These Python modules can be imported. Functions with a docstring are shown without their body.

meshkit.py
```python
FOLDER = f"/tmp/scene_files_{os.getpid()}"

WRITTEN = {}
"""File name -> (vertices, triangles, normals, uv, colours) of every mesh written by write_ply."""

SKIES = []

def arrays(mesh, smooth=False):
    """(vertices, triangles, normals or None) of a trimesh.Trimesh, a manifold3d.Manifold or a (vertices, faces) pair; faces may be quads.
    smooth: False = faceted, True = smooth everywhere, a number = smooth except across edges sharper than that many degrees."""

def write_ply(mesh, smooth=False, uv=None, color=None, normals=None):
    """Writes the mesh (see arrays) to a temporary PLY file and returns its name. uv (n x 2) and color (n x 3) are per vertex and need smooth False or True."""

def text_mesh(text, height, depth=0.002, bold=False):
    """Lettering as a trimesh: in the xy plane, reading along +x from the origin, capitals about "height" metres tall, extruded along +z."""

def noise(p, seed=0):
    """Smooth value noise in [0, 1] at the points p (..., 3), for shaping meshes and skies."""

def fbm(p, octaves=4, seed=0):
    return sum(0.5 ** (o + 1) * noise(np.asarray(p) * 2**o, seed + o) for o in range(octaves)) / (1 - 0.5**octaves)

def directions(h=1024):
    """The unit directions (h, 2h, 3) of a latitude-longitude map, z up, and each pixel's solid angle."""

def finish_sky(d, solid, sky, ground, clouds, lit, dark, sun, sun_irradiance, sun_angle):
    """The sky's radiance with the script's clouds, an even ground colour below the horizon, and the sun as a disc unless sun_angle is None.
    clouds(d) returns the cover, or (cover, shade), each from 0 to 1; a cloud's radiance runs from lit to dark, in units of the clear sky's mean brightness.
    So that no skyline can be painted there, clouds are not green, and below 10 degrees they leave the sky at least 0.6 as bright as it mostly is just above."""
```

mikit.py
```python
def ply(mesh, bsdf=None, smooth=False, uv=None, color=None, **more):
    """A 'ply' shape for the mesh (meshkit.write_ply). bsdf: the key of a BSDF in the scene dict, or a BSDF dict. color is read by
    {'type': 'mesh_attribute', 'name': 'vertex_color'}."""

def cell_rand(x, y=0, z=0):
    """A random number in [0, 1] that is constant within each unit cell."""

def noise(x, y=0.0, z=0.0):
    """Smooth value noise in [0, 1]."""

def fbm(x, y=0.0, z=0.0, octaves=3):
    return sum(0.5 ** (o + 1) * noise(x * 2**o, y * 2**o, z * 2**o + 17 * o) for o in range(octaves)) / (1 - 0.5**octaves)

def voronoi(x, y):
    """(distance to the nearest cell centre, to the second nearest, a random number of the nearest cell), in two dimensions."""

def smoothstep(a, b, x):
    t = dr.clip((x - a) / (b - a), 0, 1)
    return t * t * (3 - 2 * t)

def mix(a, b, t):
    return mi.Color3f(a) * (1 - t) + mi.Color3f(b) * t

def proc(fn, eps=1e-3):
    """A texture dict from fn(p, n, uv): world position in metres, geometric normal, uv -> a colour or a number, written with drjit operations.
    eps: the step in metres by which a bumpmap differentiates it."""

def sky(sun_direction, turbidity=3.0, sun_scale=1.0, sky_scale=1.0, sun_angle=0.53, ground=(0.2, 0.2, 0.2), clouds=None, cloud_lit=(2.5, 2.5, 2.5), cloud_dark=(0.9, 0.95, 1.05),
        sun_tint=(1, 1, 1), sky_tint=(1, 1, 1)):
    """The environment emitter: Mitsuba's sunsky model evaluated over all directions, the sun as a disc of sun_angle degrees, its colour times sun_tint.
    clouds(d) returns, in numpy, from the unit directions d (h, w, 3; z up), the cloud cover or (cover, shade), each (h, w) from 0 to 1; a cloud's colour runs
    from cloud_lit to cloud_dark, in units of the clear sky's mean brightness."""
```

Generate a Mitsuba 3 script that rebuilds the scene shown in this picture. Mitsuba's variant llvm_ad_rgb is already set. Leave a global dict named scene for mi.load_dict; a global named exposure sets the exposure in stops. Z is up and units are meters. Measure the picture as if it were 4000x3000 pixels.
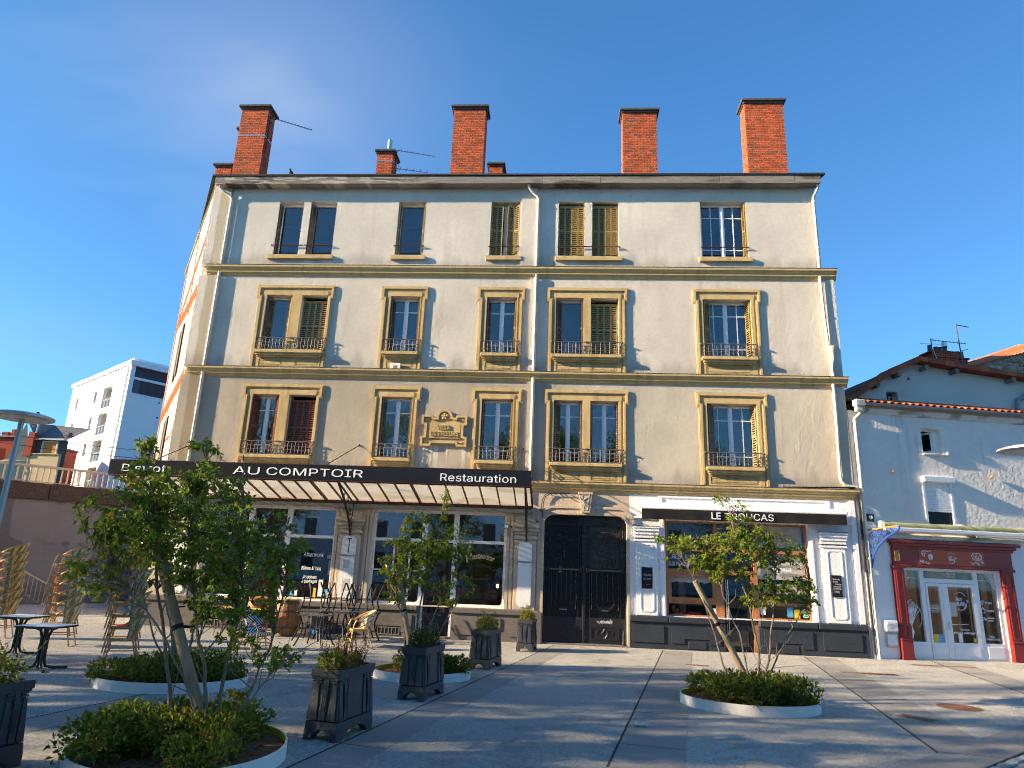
import math, numpy as np, trimesh, mitsuba as mi, drjit as dr, mikit, meshkit, manifold3d
from shapely.geometry import Polygon, box as sbox, Point, LineString
from shapely.ops import unary_union
T = mi.ScalarTransform4f
S = 1.22                     # one drawing unit is 1.22 m
PI = math.pi
# ---------------------------------------------------------------- camera, sky, exposure
CAM = np.array([0, -17.15353, 1.6])
UP = np.array([-0.01915514, -0.26902022, 0.96294403]); FWD = np.array([-0.07006252, 0.96111427, 0.26711534])
scene, labels = {}, {}
scene['camera'] = {'type': 'perspective', 'fov': math.degrees(2 * math.atan(2000 / 2650.)), 'fov_axis': 'x', 'near_clip': 0.05, 'far_clip': 3000.,
                   'to_world': T().look_at(origin=(CAM * S).tolist(), target=((CAM + FWD) * S).tolist(), up=UP.tolist())}
SUN = (-1.0, -0.26, 0.375)


def cirrus(d):
    az = np.degrees(np.arctan2(d[..., 0], d[..., 1])); el = np.degrees(np.arcsin(np.clip(d[..., 2], -1, 1)))
    u, v = az * 0.95 - el * 0.3, el * 0.95 - az * 0.22
    z = np.zeros_like(u)
    wx = meshkit.fbm(np.stack([u / 22, v / 9, z], -1), 4, 3) - 0.5
    n = meshkit.fbm(np.stack([u / 26 + wx * 1.6, v / 5.5 + wx * 3.0, z], -1), 5, 11)
    big = meshkit.fbm(np.stack([az / 30, el / 17, z + 5.3], -1), 3, 5)
    c = np.clip((n - 0.42) / 0.4, 0, 1) * np.clip((big - 0.36) / 0.3, 0, 1)
    reg = np.exp(-((az + 27) / 15) ** 2 - ((el - 37) / 8) ** 2) + 0.35 * np.exp(-((az + 43) / 12) ** 2 - ((el - 14) / 3) ** 2) + 0.03
    return np.clip((c * .8 + .22) * reg * 0.62, 0, 0.6), 0.0 * az


scene['sky'] = mikit.sky(SUN, turbidity=2.0, sun_scale=1.55, clouds=cirrus, cloud_lit=(2.3, 2.35, 2.45), sky_tint=(0.54, 1.02, 1.43), sun_tint=(0.94, 1.0, 1.13))
exposure = 2.7

# ---------------------------------------------------------------- materials
fbm, noise, sm, mix, vor, cr = mikit.fbm, mikit.noise, mikit.smoothstep, mikit.mix, mikit.voronoi, mikit.cell_rand
C3 = mi.Color3f


def rgb(c): return {'type': 'rgb', 'value': [float(x) for x in c]}


def P(name, c, rough=0.7, spec=0.4, metal=0.0, bump=None, eps=2e-3, **k):
    """An opaque principled BSDF; c an rgb triple, a fn(p,n,uv) or 'v' for vertex colours; bump: fn giving metres of height."""
    col = {'type': 'mesh_attribute', 'name': 'vertex_color'} if c == 'v' else mikit.proc(c) if callable(c) else rgb(c)
    b = {'type': 'principled', 'base_color': col, 'roughness': rough if not callable(rough) else mikit.proc(rough), 'specular': spec, 'metallic': metal, **k}
    if bump:
        b = {'type': 'bumpmap', 'height': mikit.proc(bump, eps), 'bsdf': b, 'scale': 1.0}
    scene[name] = {'type': 'twosided', 'bsdf': b}


def stucco_col(p, n, uv):
    z = p.z / S
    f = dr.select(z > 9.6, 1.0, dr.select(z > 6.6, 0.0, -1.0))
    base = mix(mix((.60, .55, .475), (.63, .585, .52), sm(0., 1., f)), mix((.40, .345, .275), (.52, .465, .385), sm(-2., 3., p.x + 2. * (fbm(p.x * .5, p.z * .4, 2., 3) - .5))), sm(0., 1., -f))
    big = fbm(p.x * .45, p.z * .5, p.y, 4); mid = fbm(p.x * 2.1 + 7, p.z * 1.3, p.y * 2, 3); fine = fbm(p.x * 14, p.z * 14, p.y * 14, 2)
    base = base * (0.86 + .30 * big) * (.92 + .16 * mid) * (.94 + .12 * fine)
    # grime just above the ledges and streaks running down
    zz = dr.select(z > 9.7, z - 9.7, dr.select(z > 6.7, z - 6.7, z - 3.85))
    dirt = sm(.45, .0, zz + (fbm(p.x * 3, p.z * .6, 0., 3) - .5) * .7)
    streak = sm(.6, .85, fbm(p.x * 3.5, p.z * .4, 3., 3)) * .22
    # white runs below the name plaque
    run = sm(-3.7 * S, -3.5 * S, p.x) * sm(-2.2 * S, -2.4 * S, p.x) * sm(4.7 * S, 4.62 * S, p.z) * sm(.5, .62, noise(p.x * 16, p.z * .5)) * sm(3.9 * S, 4.5 * S, p.z)
    base = mix(base, base * C3(.58, .57, .55), dr.clip(dirt * .6 + streak, 0, 1))
    edge = sm(-10.03, -9.95, p.x / S + .1 * (fbm(p.z * 1.2, p.x * 3, 5., 2) - .5)) * sm(-9.66, -9.69, p.x / S)  # corner strip: lit left part and darker right part painted into the colour
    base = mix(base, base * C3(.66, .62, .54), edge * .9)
    return mix(base, (.72, .69, .63), run * .55)


def stucco_bump(p, n, uv): return .006 * fbm(p.x * 12, p.z * 9, p.y * 9, 2) + .013 * fbm(p.x * 30, p.z * 30, p.y * 30, 2)


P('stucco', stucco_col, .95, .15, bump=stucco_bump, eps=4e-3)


def ochre_col(p, n, uv):
    m = fbm(p.x * 2.3, p.z * 2.3, p.y * 2, 4); f = fbm(p.x * 16, p.z * 16, p.y * 16, 2); s = sm(.5, .8, fbm(p.x * 6, p.z * .8, 1., 3))
    c = mix((.58, .43, .215), (.46, .33, .155), m) * (.9 + .2 * f)
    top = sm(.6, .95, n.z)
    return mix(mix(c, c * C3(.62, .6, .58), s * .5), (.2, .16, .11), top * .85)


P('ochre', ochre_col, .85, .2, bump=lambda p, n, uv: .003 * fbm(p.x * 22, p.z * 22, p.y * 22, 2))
P('cream', lambda p, n, uv: mix((.54, .44, .34), (.45, .36, .275), fbm(p.x * 1.8, p.z * 2.5, p.y, 4)) * (.93 + .14 * fbm(p.x * 20, p.z * 20, p.y * 20, 2)), .7, .3)
P('white_paint', lambda p, n, uv: mix((.83, .83, .83), (.74, .74, .75), fbm(p.x * 1.3, p.z * 1.8, p.y, 4)) * (.97 + .06 * fbm(p.x * 18, p.z * 18, p.y * 18, 2)), .5, .4)
P('pvc', (.80, .80, .80), .4, .5)
P('plinth_stone', lambda p, n, uv: mix((.17, .15, .14), (.10, .09, .085), fbm(p.x * 2.2, p.z * 3, p.y * 2, 4)) * (.85 + .3 * fbm(p.x * 28, p.z * 28, p.y * 28, 2)), .85, .2, bump=lambda p, n, uv: .004 * fbm(p.x * 26, p.z * 26, p.y * 26, 2))
P('plinth_blue', lambda p, n, uv: mix((.036, .043, .058), (.022, .027, .038), fbm(p.x * 2, p.z * 3, p.y, 3)) * (.85 + .3 * fbm(p.x * 40, p.z * 40, p.y * 40, 2)), .62, .4, bump=lambda p, n, uv: .004 * fbm(p.x * 34, p.z * 34, p.y * 34, 2))
P('interior', (.05, .045, .04), .9, .1)
P('interior_warm', (.30, .17, .075), .8, .2)
P('pale_wall', (.5, .5, .47), .9, .1)
for i, c in enumerate([(.36, .245, .075), (.22, .06, .028), (.19, .14, .10), (.46, .35, .16)]): P('shutter%d' % i, c, .55, .4)
P('iron', (.018, .016, .016), .45, .5)
P('iron_grey', (.12, .10, .095), .5, .5)
P('iron_red', (.07, .022, .018), .55, .4)
P('pipe', lambda p, n, uv: mix((.70, .66, .57), (.52, .46, .36), sm(.45, .75, fbm(p.x * 4, p.z * 3, p.y * 4, 3))), .5, .4)
P('zinc', (.26, .28, .28), .5, .4, metal=.3)


def timber_col(p, n, uv):
    g = fbm(p.x * 1.6, p.z * 34, p.y * 34, 3); k = fbm(p.x * 1.1, p.z * 5, 2., 3)
    c = mix((.135, .118, .105), (.34, .31, .275), g)
    worn = sm(.52, .62, fbm(p.x * 2.2, p.z * 18, 5., 3)) * sm(-3.0, -7.5, p.x)
    return mix(mix(c, (.065, .055, .05), sm(.5, .78, k) * .8), (.50, .44, .36), worn * .8)


P('timber', timber_col, .85, .2, bump=lambda p, n, uv: .006 * fbm(p.x * 2, p.z * 45, p.y * 45, 2))
P('roofing', (.045, .042, .042), .8, .2)
P('brick', 'v', .85, .2, bump=lambda p, n, uv: .003 * fbm(p.x * 45, p.z * 45, p.y * 45, 2))
P('mortar', (.45, .29, .20), .95, .1)
P('cap_stone', (.10, .095, .09), .9, .2)
P('sign_black', (.014, .014, .019), .25, .5)
P('letter_white', (.85, .85, .86), .4, .4)
P('letter_dim', (.5, .5, .5), .5, .3)
P('letter_gold', (.62, .46, .25), .5, .3)
P('letter_gold', (.62, .5, .3), .5, .3)
P('gate_black', lambda p, n, uv: mix((.013, .014, .02), (.022, .023, .028), fbm(p.x * 4, p.z * 4, p.y * 4, 3)), .35, .5)
P('gate_dark', (.004, .005, .006), .3, .5)
P('dark_pane', (.010, .008, .007), .15, .15)
P('gate_glass', (.055, .052, .045), .3, .5)


def wood_col(p, n, uv):
    g = fbm(p.x * 12, p.z * 2.2, p.y * 10, 3) + .35 * fbm(p.z * 26, p.x * 2.5, 3., 2)
    return mix((.56, .25, .105), (.32, .125, .05), g)


P('orange_wood', wood_col, .4, .5)
P('awning_cloth', lambda p, n, uv: C3(.017, .016, .018) * (.8 + .5 * fbm(p.x * 3, p.z * 9, p.y, 3)), .85, .2)
P('red_paint', lambda p, n, uv: mix((.30, .026, .02), (.23, .018, .014), fbm(p.x * 2, p.z * 2, p.y, 3)), .38, .5)
P('banner', (.48, .085, .028), .4, .4)


def render_col(p, n, uv):
    c = mix((.82, .77, .70), (.70, .655, .60), fbm(p.x * .9, p.z * .7, p.y * .9, 4))
    st = sm(.56, .8, fbm(p.x * 6, p.z * .5, p.y * 6, 3)) * sm(3.5, 7.2, p.z)
    return mix(c, (.40, .395, .39), st * .55) * (.92 + .16 * fbm(p.x * 9, p.z * 9, p.y * 9, 3))


P('roughcast', render_col, .95, .1, bump=lambda p, n, uv: .008 * fbm(p.x * 16, p.z * 16, p.y * 16, 2), eps=4e-3)
P('grey_render', lambda p, n, uv: mix((.66, .61, .54), (.54, .50, .44), fbm(p.x * .8, p.z * .8, p.y, 4)), .95, .1)
P('lintel', lambda p, n, uv: mix((.66, .63, .56), (.34, .29, .21), sm(.45, .7, fbm(p.x * 2.5, p.z * 6, p.y * 2, 4))), .9, .1)
for i, c in enumerate([(.43, .12, .055), (.33, .085, .045), (.50, .17, .08)]): P('tile%d' % i, c, .8, .2)
for i, c in enumerate([(.30, .27, .23), (.21, .185, .16), (.38, .33, .26)]): P('stone%d' % i, c, .9, .1)
P('block_white', (.80, .81, .83), .85, .2)
P('plum_panel', (.075, .05, .062), .6, .3)
P('slate', lambda p, n, uv: mix((.10, .10, .11), (.16, .155, .155), fbm(p.x * 3, p.z * 6, p.y * 3, 3)), .7, .3)
P('tan_render', (.55, .43, .26), .9, .1)
P('dark_render', (.10, .095, .09), .9, .1)
P('far_brick', (.30, .075, .05), .9, .1)


def concrete_col(p, n, uv):
    t = (p.x + p.y) * .7071
    base = mix((.30, .285, .27), (.225, .21, .20), fbm(t * .8, p.z * 1.2, 1., 4))
    patch = sm(.5, .56, fbm(t * .9 + 3, p.z * .35, 7., 3) + .16 * sm(.25, .0, dr.abs(p.z - 1.95 * S) - .04))
    seam = sm(.16, .09, dr.abs(dr.abs(t + 7.2) - .5 + (fbm(p.z * 2, t, 2., 2) - .5) * .3)) * .6
    low = sm(1.3, .0, p.z) * .45
    return mix(base, (.12, .105, .10), dr.clip(patch * .6 + seam + low, 0, .85)) * (.93 + .14 * fbm(t * 12, p.z * 12, 0., 2))


P('stained_concrete', concrete_col, .9, .1, bump=lambda p, n, uv: .004 * fbm(p.x * 10, p.z * 10, p.y * 10, 3))
P('aggregate', lambda p, n, uv: mix((.05, .036, .028), (.16, .12, .10), noise(p.x * 26, p.z * 26, p.y * 26)), .95, .1, bump=lambda p, n, uv: .012 * noise(p.x * 26, p.z * 26, p.y * 26))
P('cream_metal', (.62, .52, .33), .45, .4)


def plaza_col(p, n, uv):
    f = noise(p.x * 80, p.y * 80, 0.); g = noise(p.x * 37 + 9, p.y * 37, 2.)
    c = mix((.20, .192, .18), (.345, .325, .29), sm(.2, .8, f * .65 + g * .35))
    big = fbm(p.x * .5, p.y * .5, 0., 4); sp = sm(.62, .75, fbm(p.x * 2.6, p.y * 2.6, 4., 3))
    return mix(c * (.82 + .36 * big), (.13, .125, .12), sp * .35)


P('plaza_mat', plaza_col, .9, .2, bump=lambda p, n, uv: .003 * noise(p.x * 45, p.y * 45, 0.))
P('band_mat', lambda p, n, uv: mix((.25, .235, .215), (.19, .178, .165), fbm(p.x * 1.1, p.y * 1.1, 0., 5)) * (.92 + .16 * noise(p.x * 70, p.y * 70, 0.)), .85, .2)
P('joint_mat', (.05, .047, .045), .95, .1)
P('cobble', 'v', .85, .2, bump=lambda p, n, uv: .006 * fbm(p.x * 18, p.y * 18, p.z, 2))
P('asphalt', lambda p, n, uv: C3(.06, .06, .062) * (.7 + .6 * noise(p.x * 30, p.y * 30, 0.)), .9, .1)
P('rust_iron', lambda p, n, uv: mix((.11, .055, .035), (.17, .09, .06), noise(p.x * 20, p.y * 20, 0.)), .7, .4)
P('planter_paint', lambda p, n, uv: mix((.048, .058, .07), (.032, .038, .048), fbm(p.x * 5, p.z * 5, p.y * 5, 3)), .5, .4, bump=lambda p, n, uv: .002 * noise(p.x * 60, p.z * 60, p.y * 60))
P('rattan', lambda p, n, uv: mix((.52, .28, .11), (.36, .17, .06), fbm(p.x * 14, p.z * 14, p.y * 14, 2)), .4, .5)
P('rattan_pale', lambda p, n, uv: mix((.62, .37, .12), (.46, .24, .07), fbm(p.x * 14, p.z * 14, p.y * 14, 2)), .4, .5)
P('binding', (.55, .42, .22), .6, .3)


def fmod_(a, m): return a - dr.floor(a / m) * m


def weave(a, b, fn):
    def f(p, n, uv):
        k = fn(uv.x, uv.y); w = .86 + .28 * cr(dr.floor(uv.x * 34), dr.floor(uv.y * 34), 0)
        return mix(a, b, k) * w
    return f


P('weave_green', weave((.09, .16, .09), (.58, .50, .28), lambda u, v: sm(.35, .65, dr.abs(dr.sin(u * 19.)) * .5 + .5 * cr(dr.floor(u * 30), dr.floor(v * 30), 1))), .55, .4)
P('weave_stripe', weave((.12, .18, .07), (.66, .43, .12), lambda u, v: sm(-.1, .1, dr.sin(u * 31.))), .55, .4)
P('weave_cream', weave((.66, .60, .42), (.05, .045, .03), lambda u, v: sm(.16, .10, dr.abs(fmod_(v * 4.2 + .7 * dr.abs(fmod_(u * 6, 2.) - 1), 1.4) - .7))), .5, .4)
P('weave_bw', weave((.02, .02, .025), (.78, .78, .76), lambda u, v: sm(-.12, .12, dr.sin((dr.abs(u - .5) * 1.25 + dr.abs(v - .5)) * 38.))), .5, .4)
P('table_white', (.68, .70, .68), .35, .5)
P('green_metal', (.02, .035, .028), .35, .5)
P('black_metal', (.012, .012, .014), .5, .35)


def meshtop(p, n, uv):
    a = (p.x * .9 + p.y * .43) * 60; b = (p.y * .9 - p.x * .43) * 60
    return mix((.075, .078, .085), (.012, .012, .013), sm(.45, .2, dr.sqrt(dr.square(a - dr.floor(a) - .5) + dr.square(b - dr.floor(b) - .5))))


P('mesh_metal', meshtop, .45, .5)
P('stave', lambda p, n, uv: mix((.40, .17, .055), (.24, .085, .03), fbm(p.x * 20, p.z * 2, p.y * 20, 3)), .5, .4)
P('hoop', (.10, .09, .085), .5, .5, metal=.5)
P('bark', lambda p, n, uv: mix((.30, .24, .19), (.17, .13, .10), fbm(p.x * 22, p.z * 12, p.y * 22, 3)), .9, .1)
P('stake', lambda p, n, uv: mix((.46, .36, .235), (.27, .20, .13), fbm(p.x * 16, p.z * 2.4, p.y * 16, 3)), .85, .2)
P('old_bark', lambda p, n, uv: mix((.20, .165, .13), (.10, .085, .07), fbm(p.x * 5, p.z * 2, p.y * 5, 3)), .95, .1)
P('soil', lambda p, n, uv: mix((.075, .04, .022), (.19, .10, .055), noise(p.x * 55, p.y * 55, p.z * 55)), .95, .1)
P('ring_white', (.66, .65, .62), .45, .4)
P('ring_yellow', (.62, .47, .02), .5, .4)
P('lamp_metal', (.40, .43, .45), .35, .5, metal=.4)
P('lamp_under', (.60, .60, .58), .4, .4)
P('blue_iron', (.03, .10, .42), .4, .5)
P('gold_iron', (.55, .25, .08), .45, .5)
P('curtain', (.50, .235, .075), .9, .1)
P('awning_green', lambda p, n, uv: mix((.36, .36, .19), (.24, .25, .13), sm(.4, .6, noise((p.x * 5 + p.z * 9), p.y * 5, 0.))), .8, .2)
P('board_black', (.012, .011, .016), .5, .3)
P('sticker_yellow', (.72, .50, .03), .5, .3)
P('sticker_blue', (.10, .38, .66), .5, .3)
P('sticker_green', (.02, .27, .15), .5, .3)
P('goods_red', (.55, .02, .025), .4, .5)
P('goods_orange', (.62, .22, .03), .5, .4)
P('bird_dark', (.025, .025, .03), .6, .3)
P('steel', (.62, .62, .62), .3, .5, metal=.8)


def mural_col(p, n, uv):
    t = (-p.x / S - 10.2) / .568 ; z = p.z / S
    c = mix((.46, .455, .43), (.38, .375, .35), fbm(t * 3, z * 3, 0., 3))
    w = (fbm(t * 2, z * 2, 4., 2) - .5) * .14
    def band(a, h): return sm(h + .03, h - .03, dr.abs(a))
    k = band(z - 3.5 - w, .2) + band(z - 6.5 - w, .24) + band(z - 9.1 - w - .12 * t, .24) + band(z - 5.0 - w, .06) + band(z - 10.9 - w + .1 * t, .2)
    k += sm(8.7, 9.1, z) * band(t - 2.6 - .45 * (z - 9), .2) + band(t - 7.4, .4) + band(t - 4.2, .1) * sm(9., 8.8, z)
    c = mix(c, (.42, .085, .03), dr.clip(k, 0, 1))
    fr = z - dr.floor((z - 3.7) / 3.0) * 3.0 - 3.7; tt = t - dr.floor(t / 1.3) * 1.3
    gr = sm(.34, .30, dr.abs(tt - .65)) * sm(.95, .9, dr.abs(fr - 1.45)) * sm(9.2, 9.1, z) * sm(3.6, 3.7, z)
    c = mix(c, (.12, .12, .125), gr * .8 * (.4 + .6 * sm(.42, .5, dr.abs(fr * 2.6 - dr.floor(fr * 2.6) - .5) + .2 * dr.abs(tt - .65))))
    return mix(c, (.72, .60, .28), sm(.16, .12, t) * sm(8.9, 8.7, z))


P('mural', mural_col, .9, .1)
for n_, ior in (('glass', 1.75), ('glass_clear', 1.5), ('glass_mirror', 2.7)):
    scene[n_] = {'type': 'thindielectric', 'int_ior': ior, 'ext_ior': 1.0}
scene['frosted'] = {'type': 'principledthin', 'base_color': mikit.proc(lambda p, n, uv: mix((.88, .86, .80), (.70, .65, .55), sm(.4, .75, fbm(p.x * .9, p.y * 2.5, 1., 4)))), 'roughness': .6, 'diff_trans': 1.0, 'eta': 1.4}
scene['leaf'] = {'type': 'principledthin', 'base_color': {'type': 'mesh_attribute', 'name': 'vertex_color'}, 'roughness': .45, 'diff_trans': 1.1, 'eta': 1.35}
scene['bulb'] = {'type': 'principled', 'base_color': rgb((.8, .4, .1)), 'roughness': .3}

# ---------------------------------------------------------------- geometry helpers (drawing units)
class M:
    def __init__(s): s.v, s.f, s.n = [], [], 0
    def add(s, v, f):
        v = np.asarray(v, float); s.v.append(v); s.f.append(np.asarray(f, int) + s.n); s.n += len(v); return s
    def tm(s, m): return s.add(m.vertices, m.faces)
    def get(s): return np.vstack(s.v), np.vstack(s.f)
    def box(s, x0, x1, y0, y1, z0, z1):
        v = [(x, y, z) for x in (x0, x1) for y in (y0, y1) for z in (z0, z1)]
        return s.add(v, [[0, 1, 3], [0, 3, 2], [4, 6, 7], [4, 7, 5], [0, 4, 5], [0, 5, 1], [2, 3, 7], [2, 7, 6], [0, 2, 6], [0, 6, 4], [1, 5, 7], [1, 7, 3]])
    def cbox(s, x0, x1, y0, y1, z0, z1, b=.012):
        b = min(b, (x1 - x0) * .4, (y1 - y0) * .4, (z1 - z0) * .4)
        p = []
        for x, sx in ((x0, 1), (x1, -1)):
            for y, sy in ((y0, 1), (y1, -1)):
                for z, sz in ((z0, 1), (z1, -1)):
                    p += [(x + sx * b, y + sy * b, z), (x + sx * b, y, z + sz * b), (x, y + sy * b, z + sz * b)]
        return s.tm(trimesh.convex.convex_hull(np.array(p)))
    def quad(s, a, b, c, d): return s.add([a, b, c, d], [[0, 1, 2], [0, 2, 3]])
    def tube(s, pts, r, n=6):
        p = np.asarray(pts, float); k = len(p); r = np.broadcast_to(np.asarray(r, float), (k,))
        t = np.gradient(p, axis=0); t /= np.linalg.norm(t, axis=1, keepdims=True) + 1e-12
        a = np.array([0, 0, 1.]) if abs(t[0, 2]) < .9 else np.array([1., 0, 0])
        u = np.cross(t[0], a); u /= np.linalg.norm(u); V = []
        for i in range(k):
            u = u - t[i] * (u @ t[i]); u /= np.linalg.norm(u) + 1e-12; w = np.cross(t[i], u)
            th = np.arange(n) * 2 * PI / n
            V.append(p[i] + r[i] * (np.cos(th)[:, None] * u + np.sin(th)[:, None] * w))
        F = []
        for i in range(k - 1):
            for j in range(n):
                q = i * n + j; q2 = i * n + (j + 1) % n
                F += [[q, q2, q2 + n], [q, q2 + n, q + n]]
        V = np.vstack(V + [p[:1], p[-1:]]); c0 = k * n
        F += [[c0, (j + 1) % n, j] for j in range(n)] + [[c0 + 1, (k - 1) * n + j, (k - 1) * n + (j + 1) % n] for j in range(n)]
        return s.add(V, F)
    def _ext(s, poly, h, mp):
        for g in getattr(poly, 'geoms', [poly]):
            if g.is_empty or g.area < 1e-7: continue
            m = trimesh.creation.extrude_polygon(g, h, engine='earcut'); s.add(mp(m.vertices), m.faces)
        return s
    def py(s, poly, y0, y1): return s._ext(poly, y1 - y0, lambda v: np.stack([v[:, 0], y1 - v[:, 2], v[:, 1]], 1))
    def pz(s, poly, z0, z1): return s._ext(poly, z1 - z0, lambda v: v + [0, 0, z0])
    def px(s, poly, x0, x1): return s._ext(poly, x1 - x0, lambda v: np.stack([x0 + v[:, 2], v[:, 0], v[:, 1]], 1))
    def lathe(s, prof, n=16, c=(0, 0, 0)):
        th = np.arange(n) * 2 * PI / n; V = np.array([[r * math.cos(t) + c[0], r * math.sin(t) + c[1], z + c[2]] for r, z in prof for t in th])
        F = []
        for i in range(len(prof) - 1):
            for j in range(n):
                a, b = i * n + j, i * n + (j + 1) % n; F += [[a, b, b + n], [a, b + n, a + n]]
        return s.add(V, F)
    def ball(s, c, r, sub=1, sc=(1, 1, 1)):
        m = trimesh.creation.icosphere(sub, 1.0); return s.add(m.vertices * np.array(sc) * r + c, m.faces)
    def text(s, t, x0, x1, z, h, y, d=.006, shear=0., bold=False, fn=None):
        m = meshkit.text_mesh(t, h, d, bold); v = m.vertices.copy(); w = v[:, 0].max() - v[:, 0].min(); v[:, 0] -= v[:, 0].min()
        if x1 is not None: v[:, 0] *= (x1 - x0) / w
        v[:, 0] += shear * v[:, 1]
        q = np.stack([v[:, 0] + x0, y - v[:, 2], v[:, 1] + z], 1)
        return s.add(fn(q) if fn else q, m.faces)
    def mf(s, man):
        m = man.to_mesh(); return s.add(m.vert_properties[:, :3], m.tri_verts)


def xf(v, rz=0, loc=(0, 0, 0), sc=1.0):
    c, k = math.cos(rz), math.sin(rz); v = np.asarray(v) * sc
    return np.stack([v[:, 0] * c - v[:, 1] * k, v[:, 0] * k + v[:, 1] * c, v[:, 2]], 1) + np.asarray(loc, float)


def fresh(k):
    if k not in scene and k not in labels: return k
    i = 1
    while '%s_%03d' % (k, i) in scene or '%s_%03d' % (k, i) in labels: i += 1
    return '%s_%03d' % (k, i)


def emit(key, m, bsdf, smooth=False, uv=None, color=None, fn=None, **more):
    """ONE entry of the scene (key numbered when taken); vertices in drawing units. fn: a map of the vertices to their place."""
    i, base = 1, key
    while key in scene: key = '%s_%03d' % (base, i); i += 1
    v, f = m.get() if isinstance(m, M) else m
    if fn: v = fn(v)
    scene[key] = mikit.ply((np.asarray(v) * S, f), bsdf, smooth=smooth, uv=uv, color=color, **more)
    return key


def thing(name, label, cat, group=None, kind=None):
    key = fresh(name); labels[key] = {'label': label, 'category': cat}
    if group: labels[key]['group'] = group
    if kind: labels[key]['kind'] = kind
    return key


def lab(key, label=None, kind=None):
    labels.setdefault(key, {})
    if label: labels[key]['label'] = label
    if kind: labels[key]['kind'] = kind


def struct(name, m, bsdf, **k):
    key = emit(name, m, bsdf, **k); labels[key] = {'kind': 'structure'}; return key


ORD = ['leftmost', 'second from the left', 'third from the left', 'fourth from the left', 'fifth from the left', 'sixth from the left', 'seventh from the left', 'eighth from the left', 'ninth from the left', 'tenth from the left', 'eleventh from the left', 'twelfth from the left', 'rightmost']


def rrect(x0, x1, z0, z1, r, top=True, bottom=True):
    if r <= 0: return sbox(x0, z0, x1, z1)
    p = sbox(x0, z0, x1, z1).buffer(-r).buffer(r, quad_segs=6)
    if not bottom: p = p.union(sbox(x0, z0, x1, z0 + r * 1.5))
    if not top: p = p.union(sbox(x0, z1 - r * 1.5, x1, z1))
    return p


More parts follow.
